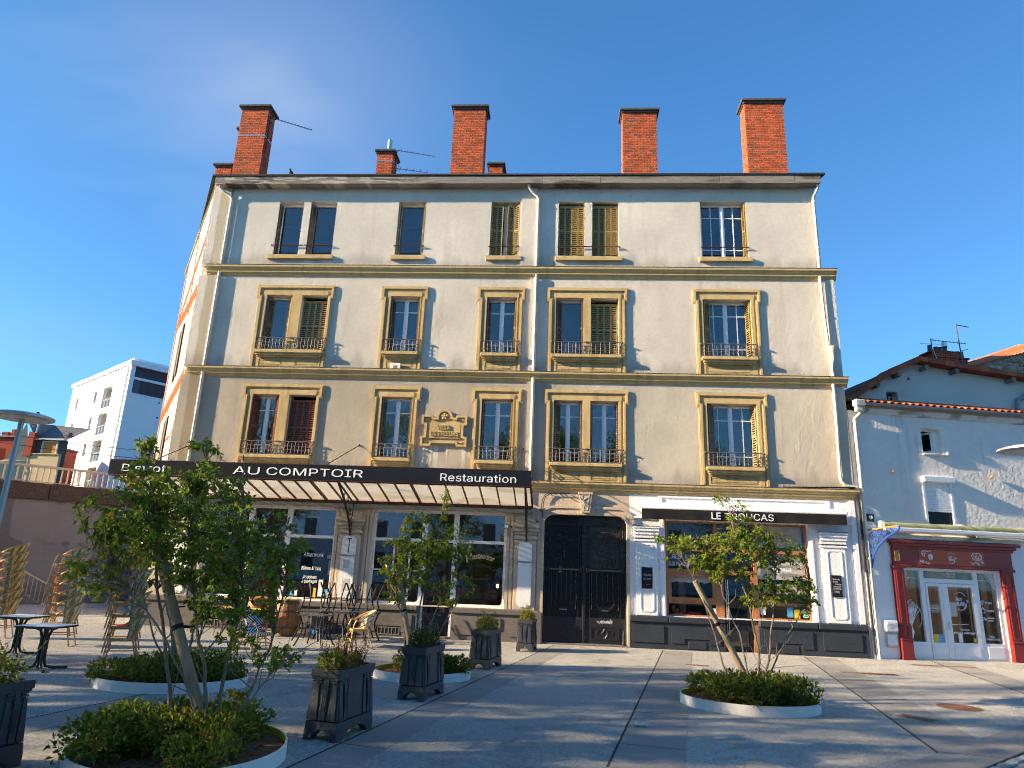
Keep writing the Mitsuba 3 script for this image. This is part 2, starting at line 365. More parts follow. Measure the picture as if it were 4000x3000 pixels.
def spiral(c, r0, turns, a0=0., plane='xz', n=18, sgn=1, y=0.):
    t = np.linspace(0, 1, n); a = a0 + sgn * turns * 2 * PI * t; r = r0 * (1 - .85 * t)
    q = np.stack([c[0] + r * np.cos(a), c[1] + r * np.sin(a)], 1)
    return [(p[0], y, p[1]) for p in q] if plane == 'xz' else [(y, p[0], p[1]) for p in q]


# ---------------------------------------------------------------- ground
g = M().quad((-400, -400, -.012), (400, -400, -.012), (400, 400, -.012), (-400, 400, -.012)); struct('ground', g, 'asphalt')
E1, E2 = np.array([5.89, -7.43]), np.array([3.12, -10.0])      # kerb line between plaza and cobbles
ed = (E1 - E2) / np.linalg.norm(E1 - E2); en = np.array([ed[1], -ed[0]])
pz = Polygon([(-30, -14.2), (-1.41, -14.2), tuple(E2), tuple(E1), tuple(E1 + ed * 9), (14, 12), (-30, 12)])
struct('plaza', M().pz(pz, -.2, 0.0), 'plaza_mat')
bd = np.array([2.0, 10.2]); bd /= np.linalg.norm(bd)
for i, (x, y, w, ln) in enumerate([(.80, -10.6, .64, 10.4), (4.05, -10.2, .66, 10.1), (-1.92, -11.2, .46, 11.1), (-5.3, -11.5, .5, 11.4), (7.3, -8.2, .66, 8.3)]):
    a = np.array([x, y]); n2 = np.array([bd[1], -bd[0]]) * w / 2; b = a + bd * ln
    strip = Polygon([tuple(a - n2), tuple(a + n2), tuple(b + n2), tuple(b - n2)]).intersection(pz).intersection(sbox(-30, -14, 12, -.12))
    struct('paving_band', M().pz(strip, .0005, .0035), 'band_mat')
    j = M().pz(LineString([tuple(a - n2 * 1.02), tuple(b - n2 * 1.02)]).buffer(.012, cap_style=2).intersection(pz), .001, .0045)
    for t in np.arange(.9, ln, 1.75): j.pz(LineString([tuple(a - n2 + bd * t), tuple(a + n2 + bd * t)]).buffer(.006, cap_style=2), .001, .0045)
    struct('paving_joint', j, 'joint_mat')
kerb = Polygon([tuple(E2 - ed * 6), tuple(E1 + ed * 9), tuple(E1 + ed * 9 + en * .48), tuple(E2 - ed * 6 + en * .48)])
struct('kerb_band', M().pz(kerb, -.1, .003), 'band_mat')
cob = Polygon([tuple(E2 - ed * 8 + en * .48), tuple(E1 + ed * 9 + en * .48), tuple(E1 + ed * 9 + en * 6), tuple(E2 - ed * 8 + en * 6)])
struct('cobble_bed', M().pz(cob, -.1, -.02), 'joint_mat')
rng = np.random.default_rng(5)
pv, pcol, n_c = M(), [], 0
stone_lists = []
for r_ in range(16):
    for q in range(44):
        o = E2 + ed * (-1.2 + q * .125 + (.06 if r_ % 2 else 0)) + en * (.51 + r_ * .115)
        if q * .125 - 1.2 > 5.4: continue
        hh = rng.uniform(.0, .012); ww = rng.uniform(.108, .116); dd = rng.uniform(.094, .102); jx, jy = rng.uniform(-.004, .004, 2)
        c4 = [o + ed * jx + en * jy, o + ed * (ww + jx) + en * jy, o + ed * (ww + jx) + en * (dd + jy), o + ed * jx + en * (dd + jy)]
        ce = sum(c4) / 4
        top = [ce + (p - ce) * .8 for p in c4]
        v = [(*p, -.03) for p in c4] + [(*p, hh - .012) for p in c4] + [(*p, hh) for p in top]
        fa = []
        for k in range(4):
            a, b = k, (k + 1) % 4; fa += [[a, b, b + 4], [a, b + 4, a + 4], [a + 4, b + 4, b + 8], [a + 4, b + 8, a + 8]]
        fa += [[8, 9, 10], [8, 10, 11]]
        stone_lists.append((np.linalg.norm(ce - CAM[:2] - [3.5, 0]), v, fa, rng.uniform(.75, 1.2) * np.array([.30, .29, .275])))
vis = sorted(stone_lists, key=lambda s: -(s[1][0][0] + .0))
keep, rest, rc = [], M(), []
for k, (_, v, fa, c) in enumerate(stone_lists):
    if k < 280: emit('cobble_bed__stone', (np.array(v), np.array(fa)), 'cobble', color=np.tile(c, (12, 1)))
    else: rest.add(v, fa); rc.append(np.tile(c, (12, 1)))
lab(emit('cobble_bed__far_stones', rest, 'cobble', color=np.vstack(rc)), kind='stuff')
# ---------------------------------------------------------------- the main building
B = thing('villa_building', 'four storey stucco building with ochre window surrounds, brick chimneys and two shopfronts', 'building')
FLOORS = []
def op(x0, x1, z0, z1): return sbox(x0, z0, x1, z1)
F3 = [(-8.22, -7.50), (-7.28, -6.52), (-4.70, -3.90), (-2.03, -1.21), (-.12, .61), (.82, 1.55), (3.80, 5.04)]
F2 = [(-8.20, -7.46), (-7.19, -6.46), (-4.68, -3.86), (-2.02, -1.20), (-.14, .60), (.80, 1.53), (3.76, 5.01)]
wall3 = sbox(-10.22, 9.5, 6.93, 12.36) - unary_union([op(a, b, 10.04, 11.75) for a, b in F3])
wall2 = sbox(-10.22, 6.5, 7.2, 9.5) - unary_union([op(a, b, 7.16, 8.81) for a, b in F2])
wall1 = sbox(-10.22, 3.55, 7.2, 6.5) - unary_union([op(a, b, 4.30, 5.95) for a, b in F2])
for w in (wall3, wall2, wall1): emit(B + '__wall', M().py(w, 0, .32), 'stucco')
# flat corner and middle strips that stand a little proud of the wall
for x0, x1, z0, z1 in [(-10.24, -9.70, 9.67, 12.3), (-10.24, -9.70, 6.69, 9.38), (-10.24, -9.70, 3.6, 6.43), (-1.16, -.73, 9.67, 12.3), (-.84, -.735, 6.69, 9.38), (-.84, -.735, 3.84, 6.43), (6.97, 7.205, 6.69, 9.38), (6.97, 7.205, 3.84, 6.43)]:
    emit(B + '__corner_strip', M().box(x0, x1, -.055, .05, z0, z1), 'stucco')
# mural wall turning back on the left
ML = math.hypot(4.5, 6.5)
def mural_fn(v):
    d = np.array([-4.5, 6.5]) / ML; n = np.array([d[1], -d[0]])
    return np.stack([-10.22 + v[:, 0] * d[0] + v[:, 1] * n[0], v[:, 0] * d[1] + v[:, 1] * n[1], v[:, 2]], 1)
emit(B + '__mural_wall', M().box(0, ML, 0, .3, 0, 12.42), 'mural', fn=mural_fn)
lab(B + '__mural_wall', 'sunlit side wall painted white with orange bands and mock windows')
emit(B + '__verge', M().cbox(-.06, ML + .06, -.05, .3, 12.38, 12.46), 'shutter3', fn=mural_fn)
for t0, z0 in ((3.1, 4.1), (3.9, 4.1), (3.1, 7.15), (3.9, 7.15)):
    k = fresh(B + '__side_window'); emit(k, M().box(t0, t0 + .34, -.03, -.005, z0, z0 + 1.75), 'gate_dark', fn=mural_fn)
    for q in (0, .17): emit(k + '__shutter', M().cbox(t0 + q + .01, t0 + q + .16, -.055, -.031, z0 + .03, z0 + 1.7), 'shutter2', fn=mural_fn)
# inside: floors, back wall, ends, so that rooms are dark
ins = M()
ins.box(-14.2, 7.0, 6.4, 6.6, 0, 12.3)
for z in (3.62, 6.55, 9.55): ins.box(-10.0, 7.0, .33, 6.4, z, z + .12)
for x in (-5.7, -2.9, -.60, 1.9, 2.9): ins.box(x, x + .08, .33, 6.4, 3.75, 12.3)
ins.box(6.86, 6.92, .33, 6.4, 0, 12.3); ins.box(-.55, -.47, .33, 6.4, 0, 3.6); ins.box(1.74, 1.80, .33, 6.4, 0, 3.6)
ins.box(-10.0, 7.0, 2.6, 2.7, 3.75, 12.3)
emit(B + '__room_partitions', ins, 'interior')
# roof and eaves
rf = M(); rp = [(-10.35, -.33), (7.14, -.33), (7.05, 6.6), (-14.9, 6.7)]
rz = lambda y: 12.40 + .24 * (y + .33)
top = [(-10.2, -.33, 12.45), (7.14, -.33, 12.45), (7.05, 6.6, 13.9), (-9.4, 6.6, 13.9), (-14.7, 6.6, 12.47)]; bot = [(x, y, z - .05) for x, y, z in top]
rf.add(bot + top, [[0, 2, 1], [0, 3, 2], [0, 4, 3], [5, 6, 7], [5, 7, 8], [5, 8, 9]] + [q for k in range(5) for q in ([k, (k + 1) % 5, (k + 1) % 5 + 5], [k, (k + 1) % 5 + 5, k + 5])])
R_ = emit(B + '__roof', rf, 'roofing')
x = -10.12; rng = np.random.default_rng(2)
while x < 7.0:
    w = min(rng.uniform(1.1, 2.4), 7.02 - x); dz = rng.uniform(-.006, .006)
    emit(B + '__roof__fascia_plank', M().cbox(x + .002, x + w - .002, -.30 + rng.uniform(-.004, .004), -.265, 12.15 + dz, 12.395, .006), 'timber'); x += w
so = M()
for k in range(3): so.box(-10.1, 7.0, -.262 + k * .09, -.178 + k * .09, 12.165, 12.185)
emit(B + '__roof__soffit', so, 'timber')
emit(B + '__roof__skylight', M().box(-4.15, -3.45, .2, .8, 12.62, 12.66).box(-4.12, -4.09, .15, .8, 12.6, 12.75).box(-3.9, -3.87, .15, .8, 12.6, 12.75).box(-3.66, -3.63, .15, .8, 12.6, 12.75), 'iron')


def chimney(owner, x0, x1, y0, y1, z0, z1, band=None, cap=.09, bsmall=1.0, sub='chimney'):
    k = fresh(owner + '__' + sub)
    emit(k, M().box(x0 + .012, x1 - .012, y0 + .012, y1 - .012, z0, z1), 'mortar')
    bh, bw, jt = .062 * bsmall, .185 * bsmall, .011
    V, F, Cc, n = [], [], [], 0
    rg = np.random.default_rng(int(abs(x0) * 100) + 7)
    cube_f = np.array([[0, 1, 3], [0, 3, 2], [4, 6, 7], [4, 7, 5], [0, 4, 5], [0, 5, 1], [2, 3, 7], [2, 7, 6], [0, 2, 6], [0, 6, 4], [1, 5, 7], [1, 7, 3]])
    row, z = 0, z0
    while z < z1 - .02:
        for face in range(4):
            L = (x1 - x0) if face % 2 == 0 else (y1 - y0); t = -(bw / 2 if (row + face) % 2 else 0) - rg.uniform(0, .03)
            while t < L:
                a, b = max(t, 0), min(t + bw - jt, L)
                if b - a > .025:
                    pr = rg.uniform(0, .006); d0, d1 = -pr, .05
                    if face == 0: bx = (x0 + a, x0 + b, y0 + d0, y0 + d1)
                    elif face == 2: bx = (x0 + a, x0 + b, y1 - d1, y1 - d0)
                    elif face == 1: bx = (x1 - d1, x1 - d0, y0 + a, y0 + b)
                    else: bx = (x0 + d0, x0 + d1, y0 + a, y0 + b)
                    zt = min(z + bh - jt, z1)
                    V.append([(xx, yy, q) for xx in bx[:2] for yy in bx[2:] for q in (z, zt)]); F.append(cube_f + n); n += 8
                    u = rg.random(); col = np.array([.50, .125, .055]) * rg.uniform(.72, 1.22) if u > .14 else np.array([.30, .125, .085]) * rg.uniform(.8, 1.2)
                    Cc.append(np.tile(col, (8, 1)))
                t += bw
        z += bh; row += 1
    lab(emit(k + '__bricks', (np.vstack(V), np.vstack(F)), 'brick', color=np.clip(np.vstack(Cc), 0, 1)), kind='stuff')
    c = M().cbox(x0 - cap, x1 + cap, y0 - cap, y1 + cap, z1, z1 + .08, .01).cbox(x0 - .04, x1 + .04, y0 - .04, y1 + .04, z1 - .06, z1 + .001, .01)
    emit(k + '__cap', c, 'cap_stone')
    if band: emit(k + '__strap', M().box(x0 - .012, x1 + .012, y0 - .012, y1 + .012, band, band + .035), 'steel')
    return k


c1 = chimney(B, -10.34, -9.47, .9, 1.4, 12.3, 15.66, band=14.62)
c2 = chimney(B, -3.46, -2.47, .9, 1.4, 12.3, 15.58)
c3_ = chimney(B, 1.78, 2.80, .9, 1.4, 12.3, 15.40)
c4 = chimney(B, 5.46, 6.60, .9, 1.42, 12.3, 15.70)
c5 = chimney(B, -6.44, -5.90, 3.0, 3.6, 13.0, 15.45, band=15.1)
c6 = chimney(B, -2.52, -2.08, 3.0, 3.5, 13.0, 14.92)
c7 = chimney(B, -12.15, -11.6, 3.0, 3.5, 13.0, 14.92)
c8 = chimney(B, -10.72, -10.3, 1.6, 2.1, 12.6, 15.35)
emit(c5 + '__flue_pipe', M().tube([(-6.1, 3.2, 15.5), (-6.1, 3.2, 16.05)], .085, 10), 'steel')

# cornices
def profile(zt, zb, p=.17):
    h = zt - zb
    q = [(0.02, zt), (-p, zt), (-p, zt - .2 * h), (-p + .025, zt - .24 * h), (-p + .04, zt - .40 * h), (-p + .075, zt - .48 * h), (-p + .075, zt - .66 * h), (-.045, zt - .72 * h), (-.04, zt - .9 * h), (-.015, zb), (0.02, zb)]
    return Polygon(q)
for zt, zb, x0, x1 in ((9.665, 9.385, -10.04, 7.27), (6.675, 6.425, -10.08, 7.29), (3.825, 3.585, -10.05, 7.30)):
    xs = np.linspace(x0, x1, 8)
    k = fresh(B + '__cornice')
    m = M().px(profile(zt, zb), x0 + .0, x1)
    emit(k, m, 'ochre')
    emit(k + '__weathering', M().box(x0 - .01, x1 + .01, -.18, .0, zt + .001, zt + .012), 'cap_stone')

# downpipes
def pipe(key, pts, r=.043, rings=()):
    m = M().tube(pts, r, 9)
    for p in rings: m.tube([(p[0], p[1], p[2] - .025), (p[0], p[1], p[2] + .025)], r * 1.25, 9)
    return emit(key, m, 'pipe', smooth=40)
y = -.085
for px_, dx in ((-9.635, -.36), (-.69, -.28), (6.855, .1)):
    pipe(B + '__downpipe', [(px_ + dx, -.2, 12.17), (px_ + dx, -.2, 12.08), (px_ + dx * .55, -.14, 11.95), (px_ + dx * .1, y, 11.86), (px_, y, 11.74), (px_, y, 9.68)], rings=[(px_, y, 11.7), (px_, y, 10.3), (px_, y, 10.0)])
for px_ in (-9.65, -.69):
    pipe(B + '__downpipe', [(px_, y, 9.46), (px_, y, 6.69)], rings=[(px_, y, 8.4), (px_, y, 6.85)])
    pipe(B + '__downpipe', [(px_, y, 6.52), (px_, y, 3.9 if px_ > -5 else 3.86)], rings=[(px_, y, 5.5)])
pipe(B + '__downpipe', [(6.84, y, 9.46), (6.86, y, 8.3), (6.90, y, 7.46), (6.98, y, 7.34), (6.98, y, 7.2), (6.93, y, 6.9), (6.95, y, 6.69)], rings=[(6.857, y, 8.4), (6.9, y, 7.5)])
emit(B + '__rain_hopper', M().lathe([(.05, 7.25), (.06, 7.35), (.11, 7.47), (.11, 7.5), (.0, 7.5)], 10, (6.985, y, 0)), 'pipe', smooth=40)
pipe(B + '__downpipe', [(6.93, y, 6.5), (6.92, y, 5.4), (6.89, y, 4.15), (6.92, y, 4.02), (7.02, y, 3.93), (7.26, y, 3.89)], rings=[(6.925, y, 6.2), (6.905, y, 5.0)])
emit(B + '__cable_bundle', M().tube([(5.5, -.1, 3.85), (6.2, -.12, 3.86), (6.8, -.12, 3.88), (7.2, -.12, 3.89)], .022, 6).tube([(5.7, -.13, 3.85), (6.5, -.09, 3.87), (7.24, -.1, 3.875)], .015, 5), 'iron')


# ---------------------------------------------------------------- upper windows
def pane(key, x0, x1, z0, z1, y, mat='glass'):
    emit(key, M().quad((x0, y, z0), (x1, y, z0), (x1, y, z1), (x0, y, z1)), mat)


def win(x0, x1, z0, z1, style, y=.17, mat='glass'):
    k = fresh(B + '__window'); labels.setdefault(k, {}); m = M(); f = .055
    m.cbox(x0, x0 + f, y, y + .06, z0, z1, .006).cbox(x1 - f, x1, y, y + .06, z0, z1, .006)
    m.cbox(x0 + f, x1 - f, y + .001, y + .059, z1 - f, z1, .006).cbox(x0 + f, x1 - f, y + .001, y + .059, z0, z0 + f, .006)
    xm = (x0 + x1) / 2; zt = z1 - .24 * (z1 - z0)
    if style != 'plain':
        m.cbox(xm - .055, xm + .055, y - .012, y + .055, z0 + f, z1 - f, .008).cbox(xm - .018, xm + .018, y - .025, y - .0121, z0 + f, z1 - f, .005)
        for a, b in ((x0 + f, xm - .055), (xm + .055, x1 - f)):
            m.box(a, b, y + .012, y + .035, zt - .013, zt + .013)
            m.box(a, b, y + .012, y + .035, z0 + .3, z0 + .32)
            if style == 'cross': m.box((a + b) / 2 - .01, (a + b) / 2 + .01, y + .011, y + .036, z0 + f, z1 - f)
        spans = ((x0 + f, xm - .055), (xm + .055, x1 - f))
    else: spans = ((x0 + f, x1 - f),)
    emit(k + '__frame', m, 'pvc')
    for a, b in spans: pane(k + '__pane', a, b, z0 + f, z1 - f, y + .03, mat)
    return k


def leaf_mesh(w, h, cols=1):
    """A shutter leaf in its own plane: x along its width, y its thickness, z its height; louvres on both faces."""
    m = M(); st = .022
    cw = (w - st) / cols
    for i in range(cols + 1): m.box(i * cw, i * cw + st, 0, .022, 0, h)
    for z in (0, h * .5 - .02, h - .05): m.box(st, w, .001, .021, z, z + .05)
    n = int(h / .06)
    for i in range(cols):
        a, b = i * cw + st, (i + 1) * cw
        for j in range(1, n):
            z = j * h / n
            if abs(z - h * .5) < .04: continue
            v = [(a, -.008, z - .016), (b, -.008, z - .016), (b, .009, z + .012), (a, .009, z + .012), (a, .0, z - .018), (b, .0, z - .018)]
            m.add(v, [[0, 1, 2], [0, 2, 3], [4, 5, 1], [4, 1, 0]])
            v2 = [(p[0], .022 - p[1], p[2]) for p in v]
            m.add(v2, [[0, 2, 1], [0, 3, 2], [4, 1, 5], [4, 0, 1]])
    return m


def leaf_at(hx, hy, z0, z1, w, ang, mat, mirror=False):
    m = leaf_mesh(w, z1 - z0); v, f = m.get()
    if mirror: v = v * [-1, 1, 1]; f = f[:, ::-1]; ang = -ang
    k = emit(B + '__shutter', (v, f), mat, fn=lambda q: xf(q, math.radians(ang), (hx, hy, z0)))
    bv, bf = M().box(.005, w - .005, .0095, .0125, .01, z1 - z0 - .01).get()
    if mirror: bv = bv * [-1, 1, 1]; bf = bf[:, ::-1]
    emit(k + '__shade_sheet', (bv, bf), 'gate_dark', fn=lambda q: xf(q, math.radians(ang), (hx, hy, z0)))  # dark sheet standing for the shade between the louvres


def closed(x0, x1, z0, z1, mat, y=.09):
    w = (x1 - x0 - .03) / 4
    for i in range(4): leaf_at(x0 + .015 + i * w, y + (.004 if i % 2 else 0), z0, z1, w - .004, 0, mat)


def folded(x, z0, z1, mat, right=False, ang=84, w=.17, two=True):
    """Leaves folded back against the reveal."""
    s = -1 if right else 1
    leaf_at(x + s * .012, .012, z0, z1, w, ang, mat, right)
    if two: leaf_at(x + s * .045, .018, z0, z1, w - .01, ang - 6, mat, right)


Z3 = (10.045, 11.74)
win(-8.21, -7.51, *Z3, 'plain'); win(-7.27, -6.53, *Z3, 'plain'); win(-4.69, -3.91, *Z3, 'plain'); win(3.81, 5.03, *Z3, 'cross')
win(-2.02, -1.22, *Z3, 'french', .24)
folded(-8.22, 10.06, 11.68, 'shutter2', w=.15); folded(-7.28, 10.06, 11.68, 'shutter2', ang=66, w=.17); folded(-4.70, 10.06, 11.7, 'shutter3', w=.15); folded(-3.90, 10.06, 11.7, 'shutter3', True, ang=74, w=.19)
closed(-.12, .61, 10.06, 11.66, 'shutter0'); closed(.82, 1.55, 10.06, 11.66, 'shutter0')
for hx, a, mr in ((-2.01, 28, False), (-1.23, 24, True)):
    leaf_at(hx, .03, 10.06, 11.68, .175, a, 'shutter0', mr)
    s = -1 if mr else 1
    leaf_at(hx + s * .175 * math.cos(math.radians(a)), .03 + .175 * math.sin(math.radians(a)) * 1, 10.06, 11.68, .17, a - 42, 'shutter0', mr)
folded(3.80, 10.06, 11.7, 'shutter0', w=.14, two=False); folded(5.04, 10.06, 11.7, 'shutter0', True, ang=80, w=.16)
for x0, x1 in ((-8.38, -6.42), (-4.83, -3.78), (-2.14, -1.10), (-.22, 1.68), (3.69, 5.16)):
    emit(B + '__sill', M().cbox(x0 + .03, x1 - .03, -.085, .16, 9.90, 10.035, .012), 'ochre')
    emit(B + '__guard_bar', M().tube([(x0 + .1, -.05, 10.33), (x1 - .1, -.05, 10.33)], .016, 7).tube([(x0 + .1, -.05, 10.33), (x0 + .1, .02, 10.33)], .012, 5).tube([(x1 - .1, -.05, 10.33), (x1 - .1, .02, 10.33)], .012, 5), 'iron_red')
for (z0, z1), fl in (((7.17, 8.80), 2), ((4.31, 5.94), 1)):
    dark = fl == 1
    m0 = 'shutter1' if dark else 'shutter2'
    win(-8.19, -7.47, z0, z1, 'french' if dark else 'plain')
    folded(-8.20, z0 + .02, z1 - .05, m0, ang=62, w=.22); folded(-7.46, z0 + .02, z1 - .03, 'shutter1' if dark else 'shutter3', True, ang=55, w=.2)
    closed(-7.19, -6.46, z0 + .02, z1 - .1, 'shutter1' if dark else 'shutter0', .12)
    win(-4.67, -3.87, z0, z1, 'french'); folded(-4.68, z0 + .02, z1 - .05, 'shutter2', ang=80); folded(-3.86, z0 + .02, z1 - .03, 'shutter0', True)
    win(-2.01, -1.21, z0, z1, 'french'); folded(-2.02, z0 + .02, z1 - .05, 'shutter2', ang=74 if fl == 2 else 88); folded(-1.20, z0 + .02, z1 - .03, 'shutter0', True)
    win(-.13, .59, z0, z1, 'french' if dark else 'plain'); folded(-.14, z0 + .02, z1 - .05, 'shutter2', ang=58, w=.22); folded(.60, z0 + .02, z1 - .03, 'shutter2', True, ang=86)
    if dark: win(.81, 1.52, z0, z1, 'french'); folded(.80, z0 + .02, z1 - .05, 'shutter2', ang=88); folded(1.53, z0 + .02, z1 - .03, 'shutter2', True, ang=86)
    else: closed(.80, 1.53, z0 + .02, z1 - .1, 'shutter0', .12)
    win(3.77, 5.0, z0, z1, 'cross', .19); folded(3.76, z0 + .02, z1 - .03, 'shutter2' if dark else 'shutter0', ang=40, w=.2); folded(5.01, z0 + .02, z1 - .03, 'shutter3' if dark else 'shutter0', True, ang=78, w=.2)


def railing(x0, x1, zt, zb):
    m = M(); y = -.105
    m.tube([(x0, y, zt), (x1, y, zt)], .016, 7).tube([(x0 + .02, y, zb), (x1 - .02, y, zb)], .014, 6)
    h = zt - zb
    for q in (.36, .66): m.tube([(x0 + .05, y, zt - h * q), (x1 - .05, y, zt - h * q)], .009, 5)
    for x in (x0, x1):
        m.ball((x, y, zt), .03, 1); m.ball((x + (.02 if x == x0 else -.02), y, zb), .026, 1)
        for q in (.36, .66): m.ball((x + (.05 if x == x0 else -.05), y, zt - h * q), .02, 1)
        for z in (zt, zb): m.tube([(x, y, z), (x, .0, z)], .01, 5)
    n = max(4, int(round((x1 - x0 - .16) / .115))); n += n % 2
    for i in range(n + 1):
        x = x0 + .08 + (x1 - x0 - .16) * i / n
        if i % 2 == 0: m.tube([(x, y - .004, zt), (x, y - .004, zb)], .0085, 5)
        else:
            m.tube([(x, y - .004, zt - h * .16), (x, y - .004, zt - h * .22), (x, y - .004, zt - h * .82), (x, y - .004, zt - h * .9)], [.02, .008, .008, .022], 6)
    emit(B + '__railing', m, 'iron_grey', smooth=40)


def surround(ops, ex0, ex1, fl):
    zt, ze, zb, o0, o1 = (9.105, 8.70, 6.68, 7.16, 8.81) if fl == 2 else (6.235, 5.85, 3.83, 4.30, 5.95)
    k = fresh(B + '__window_surround'); bx0, bx1 = ex0 + .06, ex1 - .06
    outer = sbox(bx0, zb, bx1, zt).union(sbox(ex0, ze, ex1, zt))
    inner = sbox(bx0 + .10, zb - .2, bx1 - .10, zt - .10).union(sbox(ex0 + .10, ze + .09, ex1 - .10, zt - .10))
    inner = inner.intersection(sbox(-99, zb - .3, 99, zt - .1))
    holes = unary_union([sbox(a, o0, b, o1) for a, b in ops])
    emit(k, M().py(outer - holes, -.015, .0), 'ochre')
    mold = M().py(outer - inner, -.045, -.0151); mid = outer.buffer(-.035, join_style=2) - inner.buffer(.015, join_style=2)
    mold.py(mid.intersection(sbox(-99, zb, 99, 99)), -.06, -.0451)
    emit(k + '__moulding', mold, 'ochre')
    face = sbox(bx0 + .15, zb, bx1 - .15, zt - .16).union(sbox(bx0 + .13, ze + .12, bx1 - .13, zt - .16)) - holes
    rec = []
    zp0, zp1 = zb + .06, o0 - .22
    for a, b in ops: rec.append(sbox(a + .03, zp0, b - .05, zp1))
    face2 = face - unary_union(rec)
    emit(k + '__face', M().py(face2, -.036, -.0152), 'ochre')
    for r in rec: emit(k + '__panel', M().py(r.buffer(-.055, join_style=2), -.032, -.0153), 'ochre'); emit(k + '__panel_moulding', M().py(r.buffer(-.018, join_style=2) - r.buffer(-.04, join_style=2), -.028, -.0154), 'ochre')
    a, b = ops[0][0] - .09, ops[-1][1] + .07
    sl = M().cbox(a, b, -.20, .16, o0 - .085, o0 + .005, .012).cbox(a + .04, b - .04, -.155, -.05, o0 - .14, o0 - .0855, .008).cbox(a + .07, b - .07, -.11, -.05, o0 - .18, o0 - .1405, .006)
    emit(k + '__sill', sl, 'ochre')
    z = o0 + .03; zt2 = o0 + .365
    if len(ops) == 2:
        xm = (ops[0][1] + ops[1][0]) / 2
        railing(a, xm - .02, zt2, z); railing(xm + .03, b + .02, zt2, z)
    else: railing(a, b + .02, zt2, z)


for fl in (2, 1):
    surround(F2[0:2], -8.48, -6.27, fl); surround(F2[2:3], -4.96, -3.63, fl); surround(F2[3:4], -2.29, -.96, fl); surround(F2[4:6], -.39, 1.80, fl); surround(F2[6:7], 3.50, 5.30, fl)

# name plaque
L_, T_ = [(-3.56, 5.47), (-3.29, 5.47), (-3.25, 5.40), (-3.17, 5.40)], None
arc = [(-2.965 + .205 * math.cos(t), 5.42 + .205 * math.sin(t)) for t in np.linspace(PI, 0, 14)]
out = L_ + arc + [(-2.68, 5.40), (-2.65, 5.47), (-2.37, 5.47), (-2.37, 5.22), (-2.46, 5.20), (-2.46, 4.92), (-2.36, 4.90), (-2.36, 4.65), (-2.62, 4.65), (-2.65, 4.73), (-3.27, 4.73), (-3.30, 4.65), (-3.56, 4.65), (-3.56, 4.90), (-3.47, 4.92), (-3.47, 5.20), (-3.56, 5.22)]
PL = Polygon(out); k = B + '__name_plaque'
emit(k, M().py(PL, -.05, .0), 'ochre')
emit(k + '__moulding', M().py(PL - PL.buffer(-.055, join_style=2), -.10, -.0501), 'ochre')
fx = M().py(sbox(-3.34, 4.86, -2.54, 5.27), -.085, -.0502)
for x, z in ((-3.45, 5.36), (-2.48, 5.36), (-3.45, 4.76), (-2.48, 4.76)): fx.ball((x, -.055, z), .032, 1)
for t in range(5): fx.ball((-2.965 + .062 * math.cos(t * 1.257 + .3), -.065, 5.44 + .062 * math.sin(t * 1.257 + .3)), .042, 1, (1, .7, 1))
fx.ball((-2.965, -.08, 5.44), .03, 1)
emit(k + '__tablet', fx, 'ochre', smooth=40)
lt = M().text('VILLA', -3.14, -2.81, 5.09, .11, -.0855, .03, bold=True).text('DES FLEURS', -3.30, -2.58, 4.92, .11, -.0855, .03, bold=True)
emit(k + '__lettering', lt, 'ochre'); lab(k + '__lettering', 'raised letters reading VILLA DES FLEURS')
emit(B + '__broken_number_tile', M().cbox(-4.52, -4.24, -.11, -.062, 6.70, 6.86, .01), 'pvc')
emit(B + '__broken_number_tile__vent', M().box(-4.44, -4.34, -.118, -.1101, 6.71, 6.79), 'shutter0')
